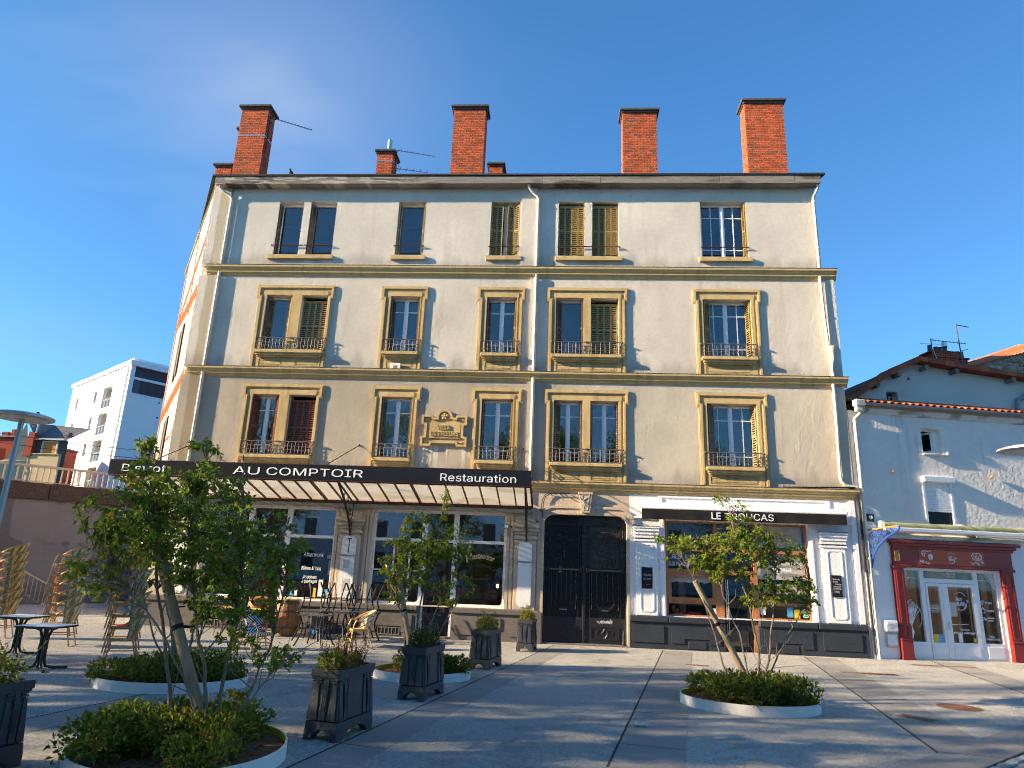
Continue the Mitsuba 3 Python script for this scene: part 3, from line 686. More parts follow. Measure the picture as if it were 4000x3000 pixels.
# ---------------------------------------------------------------- ground floor: cafe front
LB, RB = (-8.95, -5.57), (-4.63, -1.24)
gw = sbox(-10.22, .72, -.47, 3.6)
holes = [rrect(a, b, .74, 3.02, .16, True, False) for a, b in (LB, RB)]
emit(B + '__cafe_wall', M().py(gw - unary_union(holes), 0, .3), 'cream')
for h in holes:
    emit(B + '__bay_moulding', M().py((h.buffer(.17) - h.buffer(.10)).intersection(sbox(-99, .74, 99, 9)), -.035, .0).py((h.buffer(.075) - h.buffer(.0)).intersection(sbox(-99, .74, 99, 9)), -.03, .0), 'cream')
for x0, x1 in ((-5.43, -4.88), (-1.03, -.50), (-9.75, -9.15)):
    k = fresh(B + '__cafe_pilaster')
    emit(k, M().cbox(x0, x1, -.07, .0, .73, 2.37, .012).cbox(x0 + .02, x1 - .02, -.06, .0, 2.3701, 2.93, .01), 'cream')
    cp = M().cbox(x0 - .03, x1 + .03, -.11, .0, 2.39, 2.46, .012)
    for i, (a, b, p) in enumerate(((2.50, 2.58, .085), (2.581, 2.67, .12), (2.671, 2.79, .155))): cp.cbox(x0 - .012 - .03 * i, x1 + .012 + .03 * i, -p, .0, a, b, .014)
    emit(k + '__capital', cp, 'cream')
    a, b = x0 + .1, x1 - .1
    def notch(a, b, z0, z1, r=.055):
        p = sbox(a, z0, b, z1)
        for q in ((a, z0), (b, z0), (a, z1), (b, z1)): p = p - Point(q).buffer(r)
        return p
    pp = notch(a, b, .80, 2.33)
    emit(k + '__panel', M().py(pp, -.095, -.0702), 'white_paint')
    emit(k + '__rail', M().cbox(a - .03, b + .03, -.115, -.0705, 1.83, 1.87, .008), 'zinc')
    if x0 == -5.43:
        emit(k + '__notice', M().box(-5.24, -5.06, -.099, -.0955, 1.02, 1.30).box(-5.25, -5.1, -.0991, -.0956, 1.55, 1.75), 'pale_wall')
        emit(k + '__rust_stain', M().py(LineString([(-5.155, 1.92), (-5.15, 2.25)]).buffer(.012), -.0985, -.0953).box(-5.2, -5.09, -.099, -.0953, 2.24, 2.27), 'rust_iron')
# plinth with doors left open
pl = unary_union([sbox(-10.22, 0, LB[0] + 1.12, .72), sbox(LB[0] + 2.12, 0, RB[0] + 1.30, .72), sbox(RB[0] + 2.13, 0, -.47, .72)])
emit(B + '__cafe_plinth', M().py(pl, -.05, .3), 'plinth_stone')
for a, b in ((-10.25, LB[0] + 1.12), (LB[0] + 2.12, RB[0] + 1.30), (RB[0] + 2.13, -.40)): emit(B + '__cafe_plinth__ledge', M().cbox(a, b, -.10, .28, .60, .735, .02), 'plinth_stone')
for a, b, vx in ((-6.7, -5.6, None), (-5.45, -4.85, None), (-4.5, -3.45, -4.0), (-2.4, -1.3, -1.6), (-1.08, -.55, None), (-8.9, -8.0, -8.5)):
    emit(B + '__plinth_panel', M().py(sbox(a, .12, b, .52) - (sbox(vx - .3, .0, vx + .3, .25) if vx else sbox(0, 0, .01, .01)), -.075, -.0502), 'plinth_stone')
    if vx:
        k = fresh(B + '__cellar_vent'); emit(k, M().box(vx - .26, vx + .26, -.055, -.0505, .06, .21), 'iron')
        m = M()
        for q in np.linspace(-.26, .26, 7): m.box(vx + q - .008, vx + q + .008, -.064, -.0551, .06, .21)
        m.box(vx - .27, vx + .27, -.0645, -.0555, .05, .065).box(vx - .27, vx + .27, -.0645, -.0555, .205, .22)
        emit(k + '__grille', m, 'zinc')


def shopwin(x0, x1, z0, z1, zt, mat='pvc', y=.14, low=None, sub='shop_window', r=.09):
    k = fresh(B + '__' + sub); labels.setdefault(k, {}); f = .065
    ho = [rrect(x0 + f, x1 - f, z0 + f, zt - .035, r, False, True), sbox(x0 + f, zt + .035, x1 - f, z1 - f)]
    emit(k + '__frame', M().py(sbox(x0, z0, x1, z1) - unary_union(ho), y - .03, y + .05), mat)
    pane(k + '__pane', x0 + f, x1 - f, z0 + f, zt - .035, y + .02)
    pane(k + '__transom_pane', x0 + f, x1 - f, zt + .035, z1 - f, y + .02, 'glass_mirror')
    return k


for (a, b), (d0, d1) in ((LB, (LB[0] + 1.12, LB[0] + 2.12)), (RB, (RB[0] + 1.32, RB[0] + 2.11))):
    kl = shopwin(a, d0, .74, 3.02, 2.285); kr = shopwin(d1, b, .74, 3.02, 2.285)
    if a == RB[0]:
        emit(kl + '__glazing_bar', M().box(a + .55, a + .585, .12, .17, .80, 2.25).box(a + .95, a + .985, .12, .17, .80, 2.25).box(a + .06, d0 - .06, .121, .169, 1.53, 1.565), 'pvc')
    k = fresh(B + '__cafe_door'); labels.setdefault(k, {})
    emit(k + '__frame', M().py(sbox(d0, .0, d1, 3.02) - sbox(d0 + .06, 0, d1 - .06, 2.25) - sbox(d0 + .06, 2.32, d1 - .06, 2.96), .11, .19), 'pvc')
    pane(k + '__transom_pane', d0 + .06, d1 - .06, 2.32, 2.96, .16, 'glass_mirror')
    emit(k + '__leaf', M().py(sbox(d0 + .06, .02, d1 - .06, 2.25) - sbox(d0 + .16, .5, d1 - .16, 2.12), .20, .24), 'gate_black')
    pane(k + '__pane', d0 + .16, d1 - .16, .5, 2.12, .22)
    emit(k + '__step', M().cbox(d0, d1, -.03, .3, .0, .045, .008), 'plinth_stone')
    KD = kl
# inside of the cafe
cf = M().box(-10.1, -.6, 3.2, 3.3, 0, 3.6).box(-10.1, -.6, .31, 3.3, .0, .03).box(-10.2, -10.1, .31, 3.3, 0, 3.6)
cf.box(-8.6, -5.2, 2.3, 2.8, .03, 1.0).box(-3.6, -1.6, 2.4, 2.8, .03, .95).box(-7.2, -6.6, .9, 1.3, .03, .75).box(-4.2, -3.7, .9, 1.4, .03, .75)
emit(B + '__cafe_interior', cf, 'interior')
emit(B + '__cafe_interior__price_card', M().box(-6.05, -5.8, 1.2, 1.21, 1.35, 1.72).box(-6.1, -5.7, 1.2, 1.21, 1.76, 1.86), 'pale_wall')
YP = .1435
def wtext(key, m, mat, label):
    k = emit(key, m, mat); lab(k, label)
wtext(B + '__shop_window_001__lettering', M().text('Afterwork', -6.36, -5.85, 1.79, .105, YP, .003), 'letter_white', 'white lettering reading Afterwork')
wtext(B + '__shop_window_001__lettering', M().text('Bières & Vins', -6.38, -5.88, 1.47, .085, YP, .003, bold=True), 'letter_white', 'white lettering reading Bières & Vins')
wtext(B + '__shop_window_001__lettering', M().text('Ardoises', -6.32, -5.97, 1.26, .08, YP, .003, bold=True).text('à partager', -6.34, -5.94, 1.16, .08, YP, .003, bold=True), 'letter_white', 'white lettering reading Ardoises à partager')
def arcfn(cx, R):
    def f(q):
        a = (q[:, 0] - cx) / R; r = R + q[:, 2]
        return np.stack([cx + r * np.sin(a), q[:, 1], r * np.cos(a) - R], 1)
    return f
ar = M().text('R', -2.24, -2.09, 0, .18, YP, .003, shear=.3, bold=True, fn=arcfn(-1.87, .62)).text('estaurant', -2.08, -1.58, 0, .12, YP, .003, shear=.3, bold=True, fn=arcfn(-1.87, .62)); v, f = ar.get()
wtext(B + '__shop_window_003__lettering', (v + [0, 0, 1.90], f), 'letter_gold', 'gold script reading Restaurant')
et = M()
for p in ([(-2.28, 1.62), (-2.2, 1.57), (-2.12, 1.63), (-2.05, 1.72), (-1.8, 1.75), (-1.62, 1.68), (-1.55, 1.62), (-1.45, 1.66)], [(-2.2, 1.1), (-1.98, 1.14), (-1.98, 1.26), (-1.9, 1.26)], [(-1.7, 1.26), (-1.64, 1.26), (-1.64, 1.14), (-1.45, 1.1)], [(-2.3, 1.42), (-1.95, 1.40), (-1.6, 1.42)]):
    et.py(LineString(p).buffer(.014), YP - .002, YP)
et.py(Point(-2.12, 1.08).buffer(.08) - Point(-2.12, 1.08).buffer(.066), YP - .002, YP).py(Point(-1.5, 1.08).buffer(.08) - Point(-1.5, 1.08).buffer(.066), YP - .002, YP)
emit(B + '__shop_window_003__etching', et, 'gate_glass')
st = [(-6.62, .84, .10, .13, 'sticker_blue'), (-6.50, .84, .08, .15, 'pvc'), (-6.02, .82, .07, .22, 'sticker_yellow'), (-5.9, .84, .11, .40, 'pvc'), (-5.78, .87, .12, .15, 'sticker_blue')]
for x, z, w, h, mt in st: emit(B + '__shop_window_001__sticker', M().box(x, x + w, YP - .004, YP - .001, z, z + h), mt)

# hanging lamps in the cafe windows
for i, (x, yy, z, who) in enumerate(((-1.46, .55, 1.25, 'right'), (-4.36, .6, 1.62, 'middle'), (-2.62, .5, 1.98, 'doorway'))):
    key = thing('pendant_lamp', {'right': 'glowing orange filament bulb low behind the etched restaurant window', 'middle': 'glowing orange filament bulb behind the barred window right of the mid pilaster', 'doorway': 'glowing orange bulb hanging beside the dark doorway behind the small tree'}[who], 'lamp')
    emit(key + '__bulb', M().ball((x, yy, z), .035, 2, (1, 1, 1.35)), 'bulb', smooth=True, emitter={'type': 'area', 'radiance': rgb((9., 2.6, .35))})
    emit(key + '__cord', M().tube([(x, yy, z + .05), (x, yy, 3.5)], .006, 5).tube([(x, yy, z + .04), (x, yy, z + .1)], .018, 7), 'iron')
k = thing('flood_light', 'small square floodlight fixed at the right edge of the etched window', 'lamp')
emit(k + '__head', M().cbox(-1.30, -1.18, -.16, -.12, 2.62, 2.74, .012), 'iron'); emit(k + '__lens', M().box(-1.285, -1.195, -.164, -.1605, 2.635, 2.725), 'pvc')
emit(k + '__arm', M().tube([(-1.24, -.12, 2.68), (-1.12, -.10, 2.69), (-1.10, .0, 2.66)], .010, 5).tube([(-1.2, -.12, 2.63), (-1.19, -.05, 2.5), (-1.2, .0, 2.42)], .006, 5), 'iron')

# ---------------------------------------------------------------- glass canopy with the sign
K = thing('glass_canopy', 'glazed iron canopy over the cafe front with a long black sign on its edge', 'canopy')
X0, X1, YF = -10.68, -.62, -1.6
zf, zb = 3.60, 3.22
zc = lambda yy: zb + (zf - zb) * (yy / YF)
n = 25; xs = np.linspace(X0, X1, n + 1)
for i in range(n):
    a, b = xs[i] + .012, xs[i + 1] - .012
    emit(K + '__glass_pane', M().quad((a, YF + .03, zc(YF + .03)), (b, YF + .03, zc(YF + .03)), (b, -.06, zc(-.06)), (a, -.06, zc(-.06))), 'frosted')
for x in xs:
    big = min(abs(x - q) for q in (xs[0], xs[-1], xs[12], xs[6], xs[18])) < .01
    w, h = (.022, .07) if big else (.014, .05)
    v = [(x + sx, yy, zc(yy) + dz) for yy in (YF, -.05) for sx in (-w, w) for dz in (-h, -.006)]
    emit(K + '__glazing_bar', M().add(v, [[0, 1, 3], [0, 3, 2], [4, 6, 7], [4, 7, 5], [0, 4, 5], [0, 5, 1], [2, 3, 7], [2, 7, 6], [0, 2, 6], [0, 6, 4], [1, 5, 7], [1, 7, 3]]), 'iron_red')
emit(K + '__wall_beam', M().cbox(X0, X1, -.09, -.012, 3.13, 3.20, .006), 'iron_red')
emit(K + '__gutter_board', M().cbox(X0 + .3, X1 + .02, -.075, -.004, 3.02, 3.128, .008), 'zinc')
emit(K + '__front_beam', M().cbox(X0, X1, YF - .01, YF + .05, 3.47, 3.53, .006), 'iron_red')
SB = K + '__sign_board'
emit(SB, M().cbox(X0 - .02, X1 + .02, YF - .055, YF - .012, 3.50, 3.845, .008), 'sign_black'); lab(SB, 'long black sign board')
emit(SB + '__edge_trim', M().box(X0 - .03, X1 + .03, YF - .06, YF - .005, 3.846, 3.858).box(X0 - .03, X1 + .03, YF - .06, YF - .005, 3.487, 3.499), 'iron_red')
TY = YF - .0555
def wide(m, t, x0, x1, z, h, bold=False): return m.text(t, x0, x1, z, h, TY, .008, bold=bold)
k = emit(SB + '__lettering', wide(wide(M(), 'AU', -7.63, -6.99, 3.585, .175), 'COMPTOIR', -6.82, -4.52, 3.585, .175), 'letter_white'); lab(k, 'large white letters reading AU COMPTOIR')
k = emit(SB + '__lettering', wide(M(), 'Restauration', -2.70, -.95, 3.565, .17), 'letter_white'); lab(k, 'white letters reading Restauration')
k = emit(SB + '__lettering', wide(M(), 'Bistrot', -10.36, -9.28, 3.575, .17), 'letter_white'); lab(k, 'white letters reading Bistrot, partly behind leaves')
for bx in (-10.25, -5.13, -.74):
    k = fresh(K + '__bracket'); yb = -.13
    m = M().tube([(bx, YF + .06, 3.50), (bx, -.95, 3.16), (bx, -.45, 2.75), (bx, yb - .03, 2.33)], [.028, .03, .03, .022], 7)
    m.tube([(bx, YF + .06, 3.50), (bx, -.10, 3.12)], .024, 6).tube([(bx, yb, 3.12), (bx, yb, 2.40)], .014, 5)
    emit(k, m, 'iron')
    s = M().tube(spiral((-.36, 2.92), .13, 1.6, PI / 2, 'yz', y=bx), .011, 5).tube(spiral((-.22, 2.66), .10, 1.5, PI / 2, 'yz', y=bx), .010, 5).tube(spiral((-.66, 3.14), .09, 1.4, 0, 'yz', y=bx), .009, 5).tube(spiral((-.95, 3.25), .06, 1.4, 0, 'yz', y=bx), .008, 5)
    s.tube([(bx, -.14, 2.5), (bx, -.2, 2.75), (bx, -.14, 3.0)], .010, 5)
    emit(k + '__scroll', s, 'iron')
for (xw, zw), (xf_, zf_) in (((-5.17, 4.63), (-5.45, 3.85)), ((-9.63, 4.56), (-9.66, 3.85)), ((-.9, 4.65), (-.98, 3.85))):
    emit(K + '__stay_rod', M().tube([(xw, -.005, zw), (xf_, YF, zf_)], .011, 6).ball((xw, -.01, zw), .03, 1), 'iron_red')
for bx in (-10.62, -.66):      # scrollwork standing above the canopy ends
    m = M().tube([(bx, -.03, 3.28), (bx, -.03, 4.42)], .02, 6).tube([(bx, -.03, 4.15), (bx, -.18, 4.22), (bx, -.3, 4.05), (bx, -.5, 3.85), (bx, -.8, 3.7)], .013, 5)
    m.tube(spiral((-.16, 4.2), .11, 1.5, 0, 'yz', y=bx), .011, 5).tube(spiral((-.3, 3.9), .13, 1.5, PI, 'yz', y=bx), .011, 5).tube(spiral((-.75, 3.84), .12, 1.5, PI, 'yz', y=bx), .011, 5).tube(spiral((-.14, 3.75), .10, 1.5, 0, 'yz', y=bx), .011, 5)
    emit(K + '__scroll_finial', m, 'iron_red')

# ---------------------------------------------------------------- carriage gate
gx0, gx1 = -.31, 1.71
gh = rrect(gx0, gx1, 0, 3.03, .24, True, False)
emit(B + '__gate_wall', M().py(sbox(-.47, 0, 1.78, 3.6) - gh, .0, .3), 'cream')
ms = M().py((gh.buffer(.17) - gh.buffer(.0)).intersection(sbox(-.465, 0, 1.775, 9)), -.03, .0).py((gh.buffer(.06) - gh.buffer(.0)).intersection(sbox(-9, 0, 9, 9)), -.05, -.0301)
ring = (gh.buffer(.21) - gh.buffer(.15)).intersection(sbox(-.60, 2.85, 1.95, 9)); ms.py(ring, -.06, .0)
emit(B + '__gate_surround', ms, 'cream')
ky = M(); kp = Polygon([(.60, 3.08), (.80, 3.08), (.86, 3.57), (.54, 3.57)])
ky.py(kp, -.14, .0).cbox(.52, .88, -.16, .0, 3.52, 3.575, .01)
emit(B + '__keystone', ky, 'cream')
emit(B + '__keystone__scroll_carving', M().tube(spiral((.72, 3.30), .07, 1.3, -PI / 2, y=-.145, sgn=-1), .014, 6).tube([(.65, -.145, 3.3), (.66, -.145, 3.4), (.74, -.145, 3.45)], .014, 6).py(kp.buffer(-.055, join_style=2) - kp.buffer(-.07, join_style=2), -.15, -.1401), 'cream')
emit(B + '__gate_wall__cable', M().tube([(-.36, -.07, 2.95), (-.35, -.06, 3.3), (-.30, -.06, 3.45), (-.18, -.06, 3.53), (.3, -.06, 3.545)], .012, 5).tube([(-.40, -.07, 3.03), (-.38, -.06, 3.36), (-.31, -.06, 3.49), (-.2, -.06, 3.56)], .010, 5), 'iron')
GY = .16
emit(B + '__gate_wall__backing', M().box(gx0 + .02, gx1 - .02, GY + .09, GY + .11, .0, 3.02), 'gate_dark')
for i, (a, b) in enumerate(((gx0 + .01, .66), (.70, gx1 - .01))):
    k = fresh(B + '__gate_leaf')
    outl = rrect(gx0 + .01, gx1 - .01, .02, 3.02, .23, True, False).intersection(sbox(a, 0, b, 4))
    il, ir = a + .15 if i == 0 else a + .13, b - .13 if i == 0 else b - .15
    holes = [sbox(a + .03, 1.76, il - .02, 2.78), sbox(il, 1.76, ir, 2.78), sbox(ir + .02, 1.76, b - .03, 2.78), sbox(il, 2.82, ir, 2.98), sbox(il, .62, ir, 1.70), sbox(a + .03, .62, il - .02, 1.70), sbox(ir + .02, .62, b - .03, 1.70)]
    emit(k, M().py(outl - unary_union(holes), GY, GY + .05), 'gate_black')
    emit(k + '__glazing', M().box(a + .03, b - .03, GY + .055, GY + .06, 1.74, 2.99), 'gate_glass' if i else 'gate_dark')
    emit(k + '__lower_sheet', M().box(a + .03, b - .03, GY + .055, GY + .06, .6, 1.72), 'gate_dark')
    cx = (il + ir) / 2; w = ir - il; I = M(); gy = GY - .005
    def ring_(cx, cz, rx, rz_, r=.010, n=26, t0=0, t1=2 * PI): I.tube([(cx + rx * math.cos(t), gy, cz + rz_ * math.sin(t)) for t in np.linspace(t0, t1, n)], r, 5)
    ring_(cx, 2.40, w * .46, .33); ring_(cx, 2.40, w * .38, .27, .007); ring_(cx, 2.42, .055, .085, .014); ring_(cx, 2.90, .075, .055)
    for q in (-1, 1):
        I.tube([(cx + q * .08, gy, 2.90), (cx + q * .14, gy, 2.90)], .007, 4)
        I.tube([(cx + q * .06, gy, 2.42), (cx + q * .17, gy, 2.42), (cx + q * .26, gy, 2.42)], [.012, .02, .008], 6)
        I.tube(spiral((cx + q * .15, 2.52), .08, 1.3, PI / 2, y=gy, sgn=q), .009, 5); I.tube(spiral((cx + q * .14, 2.27), .07, 1.3, -PI / 2, y=gy, sgn=-q), .009, 5)
        I.tube(spiral((cx + q * .14, 1.97), .10, 1.2, PI / 2, y=gy, sgn=q), .010, 5)
        I.tube([(cx + q * w * .48, gy, 2.05), (cx + q * w * .36, gy, 2.0), (cx + q * w * .36, gy, 1.9), (cx + q * w * .28, gy, 1.9), (cx + q * w * .28, gy, 1.78)], .010, 5)
        I.tube([(cx + q * .05, gy, 1.78), (cx + q * .05, gy, 1.88), (cx + q * .16, gy, 1.9)], .009, 5)
        sx = (a + il) / 2 if q < 0 else (ir + b) / 2
        ring_(sx, 2.42, .042, .075); I.tube([(sx, gy, 2.5), (sx, gy, 2.78)], .007, 4).tube([(sx, gy, 2.34), (sx, gy, 1.78)], .007, 4)
        I.ball((sx, GY - .01, 1.71), .055, 1, (.8, .5, 1.3)); ring_(sx, 1.02, .04, .06)
    I.ball((cx, gy, 2.62), .035, 1).ball((cx, gy, 2.2), .025, 1).ball((cx, gy, 2.06), .02, 1).tube([(cx, gy, 2.34), (cx, gy, 1.95)], .009, 5)
    for t in range(8): I.ball((cx + .085 * math.cos(t * PI / 4), gy, 2.42 + .115 * math.sin(t * PI / 4)), .018, 1)
    emit(k + '__ironwork', I, 'gate_black', smooth=40)
    bars = M()
    for x in np.linspace(il + .04, ir - .04, 6): bars.tube([(x, gy, 1.70), (x, gy, 1.0 if abs(x - cx) < .2 else .8)], .009, 5)
    bars.tube([(cx + .22 * math.cos(t), gy, .98 + .16 * math.sin(t)) for t in np.linspace(PI, 2 * PI, 12)], .010, 5).tube(spiral((cx - .12, .85), .09, 1.2, 0, y=gy), .009, 5).tube(spiral((cx + .12, .85), .09, 1.2, PI, y=gy, sgn=-1), .009, 5)
    emit(k + '__lower_bars', bars, 'gate_black', smooth=40)
    emit(k + '__mid_rail', M().cbox(il - .02, ir + .02, GY - .045, GY + .0, 1.70, 1.735, .008), 'iron_grey')
    pr = sbox(il + .02, .12, ir - .02, .42)
    pm = M().py(pr - pr.buffer(-.025, join_style=2), GY - .015, GY - .0001)
    pm.tube(spiral((cx - .13, .27), .09, 1.2, 0, y=GY - .004), .013, 5).tube(spiral((cx + .13, .27), .09, 1.2, PI, y=GY - .004, sgn=-1), .013, 5).tube([(cx, GY - .004, .15), (cx + .07, GY - .004, .27), (cx, GY - .004, .39), (cx - .07, GY - .004, .27), (cx, GY - .004, .15)], .012, 5)
    emit(k + '__relief_panel', pm, 'gate_black', smooth=40)
    emit(k + '__letter_slot', M().cbox(cx - .09, cx + .09, GY - .012, GY - .001, .775, .795, .003), 'lamp_metal' if i == 0 else 'iron_grey')
    if i == 0: emit(k + '__pull_handle', M().tube([(ir - .02, GY - .04, 1.0), (ir - .02, GY - .04, 1.16)], .01, 5).box(ir - .028, ir - .012, GY - .04, GY, 1.0, 1.012), 'hoop'); emit(k + '__notice', M().box(cx - .13, cx - .04, GY + .04, GY + .045, 1.64, 1.68).box(cx - .12, cx - .04, GY + .041, GY + .046, 1.755, 1.785), 'goods_orange')
    else:
        gf = M()
        pts = np.random.default_rng(3)
        for q in range(9):
            x = cx - .13 + q * .034; gf.py(LineString([(x, .50 + pts.uniform(-.02, .02)), (x + .03, .57 + pts.uniform(-.03, .03)), (x + .012, .50), (x + .045, .55)]).buffer(.0045), GY - .002, GY - .0002)
        gf.py(LineString([(cx - .2, .545), (cx - .14, .54), (cx - .18, .51), (cx - .13, .5)]).buffer(.004), GY - .002, GY - .0002)
        emit(k + '__scrawl', gf, 'letter_dim')
emit(B + '__gate_mullion', M().cbox(.655, .705, GY - .03, GY + .06, .02, 3.0, .01), 'gate_black')
emit(B + '__gate_wall__bumper', M().lathe([(.05, .0), (.055, .1), (.03, .16), (.05, .22), (.028, .3), (.035, .36), (.0, .39)], 10, (1.63, .02, 0)), 'gate_black', smooth=40)
emit(B + '__gate_step', M().cbox(-.45, 1.76, -.08, .3, -.02, .03, .01), 'plinth_stone')
emit(B + '__gate_post_base', M().cbox(-.60, -.32, -.12, .0, .0, .70, .015), 'plinth_stone')

# ---------------------------------------------------------------- white shop front on the right
wx0, wx1 = 2.63, 6.03
emit(B + '__shop_wall', M().py(sbox(1.78, .72, 7.2, 3.6) - sbox(wx0, .74, wx1, 2.97), .0, .3), 'white_paint')
emit(B + '__shop_frieze', M().cbox(2.05, 6.9, -.05, .0, 3.30, 3.36, .008).py(sbox(2.5, 3.36, 6.6, 3.56) - sbox(2.58, 3.40, 6.52, 3.52), -.03, .0).cbox(1.8, 7.18, -.05, 0., 2.99, 3.04, .008), 'white_paint')
emit(B + '__shop_surround', M().py(sbox(wx0 - .13, .74, wx1 + .16, 3.05) - sbox(wx0, .73, wx1, 2.97), -.035, .0).py(sbox(wx0 - .08, .74, wx1 + .1, 3.02) - sbox(wx0 - .03, .73, wx1 + .05, 2.985), -.055, -.0351), 'white_paint')
for x0, x1 in ((1.92, 2.43), (6.33, 6.86)):
    k = fresh(B + '__shop_pilaster')
    emit(k, M().cbox(x0, x1, -.07, .0, .73, 2.44, .01), 'white_paint')
    cp = M()
    for i, (a, b, p) in enumerate(((2.44, 2.50, .10), (2.52, 2.60, .085), (2.601, 2.68, .11), (2.681, 2.75, .14), (2.751, 2.80, .16))): cp.cbox(x0 - .008 - p * .35, x1 + .008 + p * .35, -p, .0, a, b, .01)
    emit(k + '__capital', cp, 'white_paint')
    emit(k + '__capital__flashing', M().box(x0 - .07, x1 + .07, -.165, .0, 2.801, 2.812).box(x0 - .05, x1 + .05, -.105, 0., 2.5005, 2.508), 'cap_stone')
    a, b = x0 + .09, x1 - .09
    pp = Polygon([(a, .87), (a + .05, .82), (b - .05, .82), (b, .87), (b, 2.33), (b - .05, 2.38), (a + .05, 2.38), (a, 2.33)])
    emit(k + '__panel_moulding', M().py(pp - pp.buffer(-.022, join_style=2), -.085, -.0702), 'white_paint')
emit(B + '__shop_edge_strip', M().cbox(7.06, 7.19, -.05, .0, .73, 3.58, .01), 'white_paint')
emit(B + '__shop_plinth', M().py(unary_union([sbox(1.76, 0, 3.93, .70), sbox(4.75, 0, 7.22, .70)]), -.07, .3), 'plinth_blue')
for a, b in ((1.75, 2.66), (2.67, 3.93), (4.75, 6.08), (6.09, 7.2)): emit(B + '__shop_plinth__ledge', M().cbox(a, b, -.12, .25, .585, .725, .02), 'plinth_blue')
for a, b, nt in ((1.83, 2.55, 0), (2.72, 3.85, 1), (4.85, 5.95, 1), (6.18, 7.05, 0)):
    q = sbox(a, .14, b, .52)
    if nt: q = q - sbox(a + .3, 0, b - .25, .25)
    emit(B + '__plinth_panel', M().py(q, -.095, -.0702), 'plinth_blue')
    if nt: emit(B + '__shop_vent', M().cbox(a + .38, b - .33, -.085, -.0703, .03, .2, .008), 'plinth_blue')
# orange timber joinery
J = M(); y0, y1 = .08, .15
hol = [sbox(2.70, 2.34, 3.82, 2.93), sbox(3.90, 2.34, 4.74, 2.93), sbox(4.82, 2.34, 5.98, 2.93), sbox(2.70, 1.83, 3.82, 2.26), sbox(3.90, 1.83, 4.74, 2.26), sbox(4.82, 1.13, 5.98, 2.26), sbox(2.70, 1.10, 3.82, 1.72), sbox(2.70, .78, 3.82, 1.03), sbox(4.82, .78, 5.98, 1.06), sbox(4.01, .0, 4.66, 1.73)]
emit(B + '__shop_joinery', J.py(sbox(wx0, .72, wx1, 2.97).union(sbox(3.93, .0, 4.75, 2.97)) - unary_union(hol), y0, y1), 'orange_wood')
lf = sbox(2.70, 1.10, 3.82, 1.72); emit(B + '__shop_joinery__flap_window', M().py(lf - lf.buffer(-.075, join_style=2), y0 - .02, y0 + .03), 'orange_wood')
for h in hol[:-1]:
    a, c_, b, d_ = h.bounds; pane(B + '__shop_pane', a, b, c_, d_, y0 + .035, 'glass' if d_ > 2.3 else 'glass_clear')
emit(B + '__shop_door', M().py(sbox(4.02, .03, 4.65, 1.72) - sbox(4.14, .12, 4.56, 1.64), .12, .16), 'gate_black')
pane(B + '__shop_door__pane', 4.14, 4.56, .12, 1.64, .14, 'glass')
emit(B + '__shop_door__handle', M().tube([(4.1, .07, .35), (4.1, .07, 1.62)], .012, 6).tube([(4.06, .08, .35), (4.06, .08, 1.62)], .010, 6), 'steel')
dk = M().box(2.70, 3.82, .17, .18, 1.84, 2.93).box(3.9, 4.74, .17, .18, 1.84, 2.93)
emit(B + '__shop_interior__blind', dk, 'gate_dark')
emit(B + '__shop_interior__light_blind', M().box(4.82, 5.98, .20, .21, 1.66, 2.25).box(4.82, 5.98, .3, .31, 2.34, 2.93), 'grey_render')
emit(B + '__shop_interior', M().box(1.85, 6.85, 3.0, 3.1, 0, 3.5).box(1.85, 6.85, .31, 3.0, 0, .03), 'interior')
emit(B + '__shop_interior__counter', M().box(4.9, 6.6, 1.6, 2.1, .03, 1.25).box(2.6, 3.9, .30, .75, .70, .74).box(4.85, 6.0, .30, .75, .70, .74).box(3.1, 3.25, .9, .95, .7, 1.7).box(5.0, 6.0, .8, .84, .75, 1.45), 'interior_warm')
vl = M()
for x0, x1, z in ((2.72, 3.80, 1.60), (4.84, 5.96, 1.42)):
    t = np.linspace(x0, x1, 60); lo = z - .06 - .03 * np.abs(np.sin((t - x0) * 16))
    vl.py(Polygon([(a, z + .14) for a in t[::-1]] + list(zip(t, lo))), .175, .18)
emit(B + '__shop_interior__valance', vl, 'pale_wall')
wtext(B + '__shop_pane__lettering', M().text('RESTAURATION', 2.82, 3.74, 2.07, .105, .112, .003).text('SUR PLACE & À EMPORTER', 2.72, 3.81, 1.90, .095, .112, .003), 'letter_white', 'white lettering reading RESTAURATION SUR PLACE & À EMPORTER')
wtext(B + '__shop_pane__lettering', M().text('PRODUITS', 5.02, 5.62, 2.03, .095, .112, .003, bold=True).text('régionaux', 5.05, 5.64, 1.86, .095, .112, .003, bold=True), 'letter_white', 'white lettering reading PRODUITS régionaux')
for x, z, w, h, mt in ((5.47, .82, .13, .22, 'sticker_blue'), (5.63, .80, .13, .20, 'sticker_yellow')): emit(B + '__shop_pane__sticker', M().box(x, x + w, .105, .112, z, z + h), mt)
oc = Polygon([(5.89 + .11 * math.cos(t), .915 + .11 * math.sin(t)) for t in np.arange(8) * PI / 4 + PI / 8])
emit(B + '__shop_pane__sticker', M().py(oc, .105, .112), 'sticker_green')
emit(B + '__shop_pane__sticker', M().py(Polygon([(5.84, .96), (5.94, .96), (5.89, .915)]).union(Polygon([(5.84, .87), (5.94, .87), (5.89, .915)])), .1, .1045).py(oc.buffer(-.01) - oc.buffer(-.02), .1, .1045), 'letter_white')
emit(B + '__shop_pane__sticker', M().box(4.85, 4.97, .105, .112, .85, 1.02).box(3.74, 3.81, .105, .112, .80, .95), 'pvc')
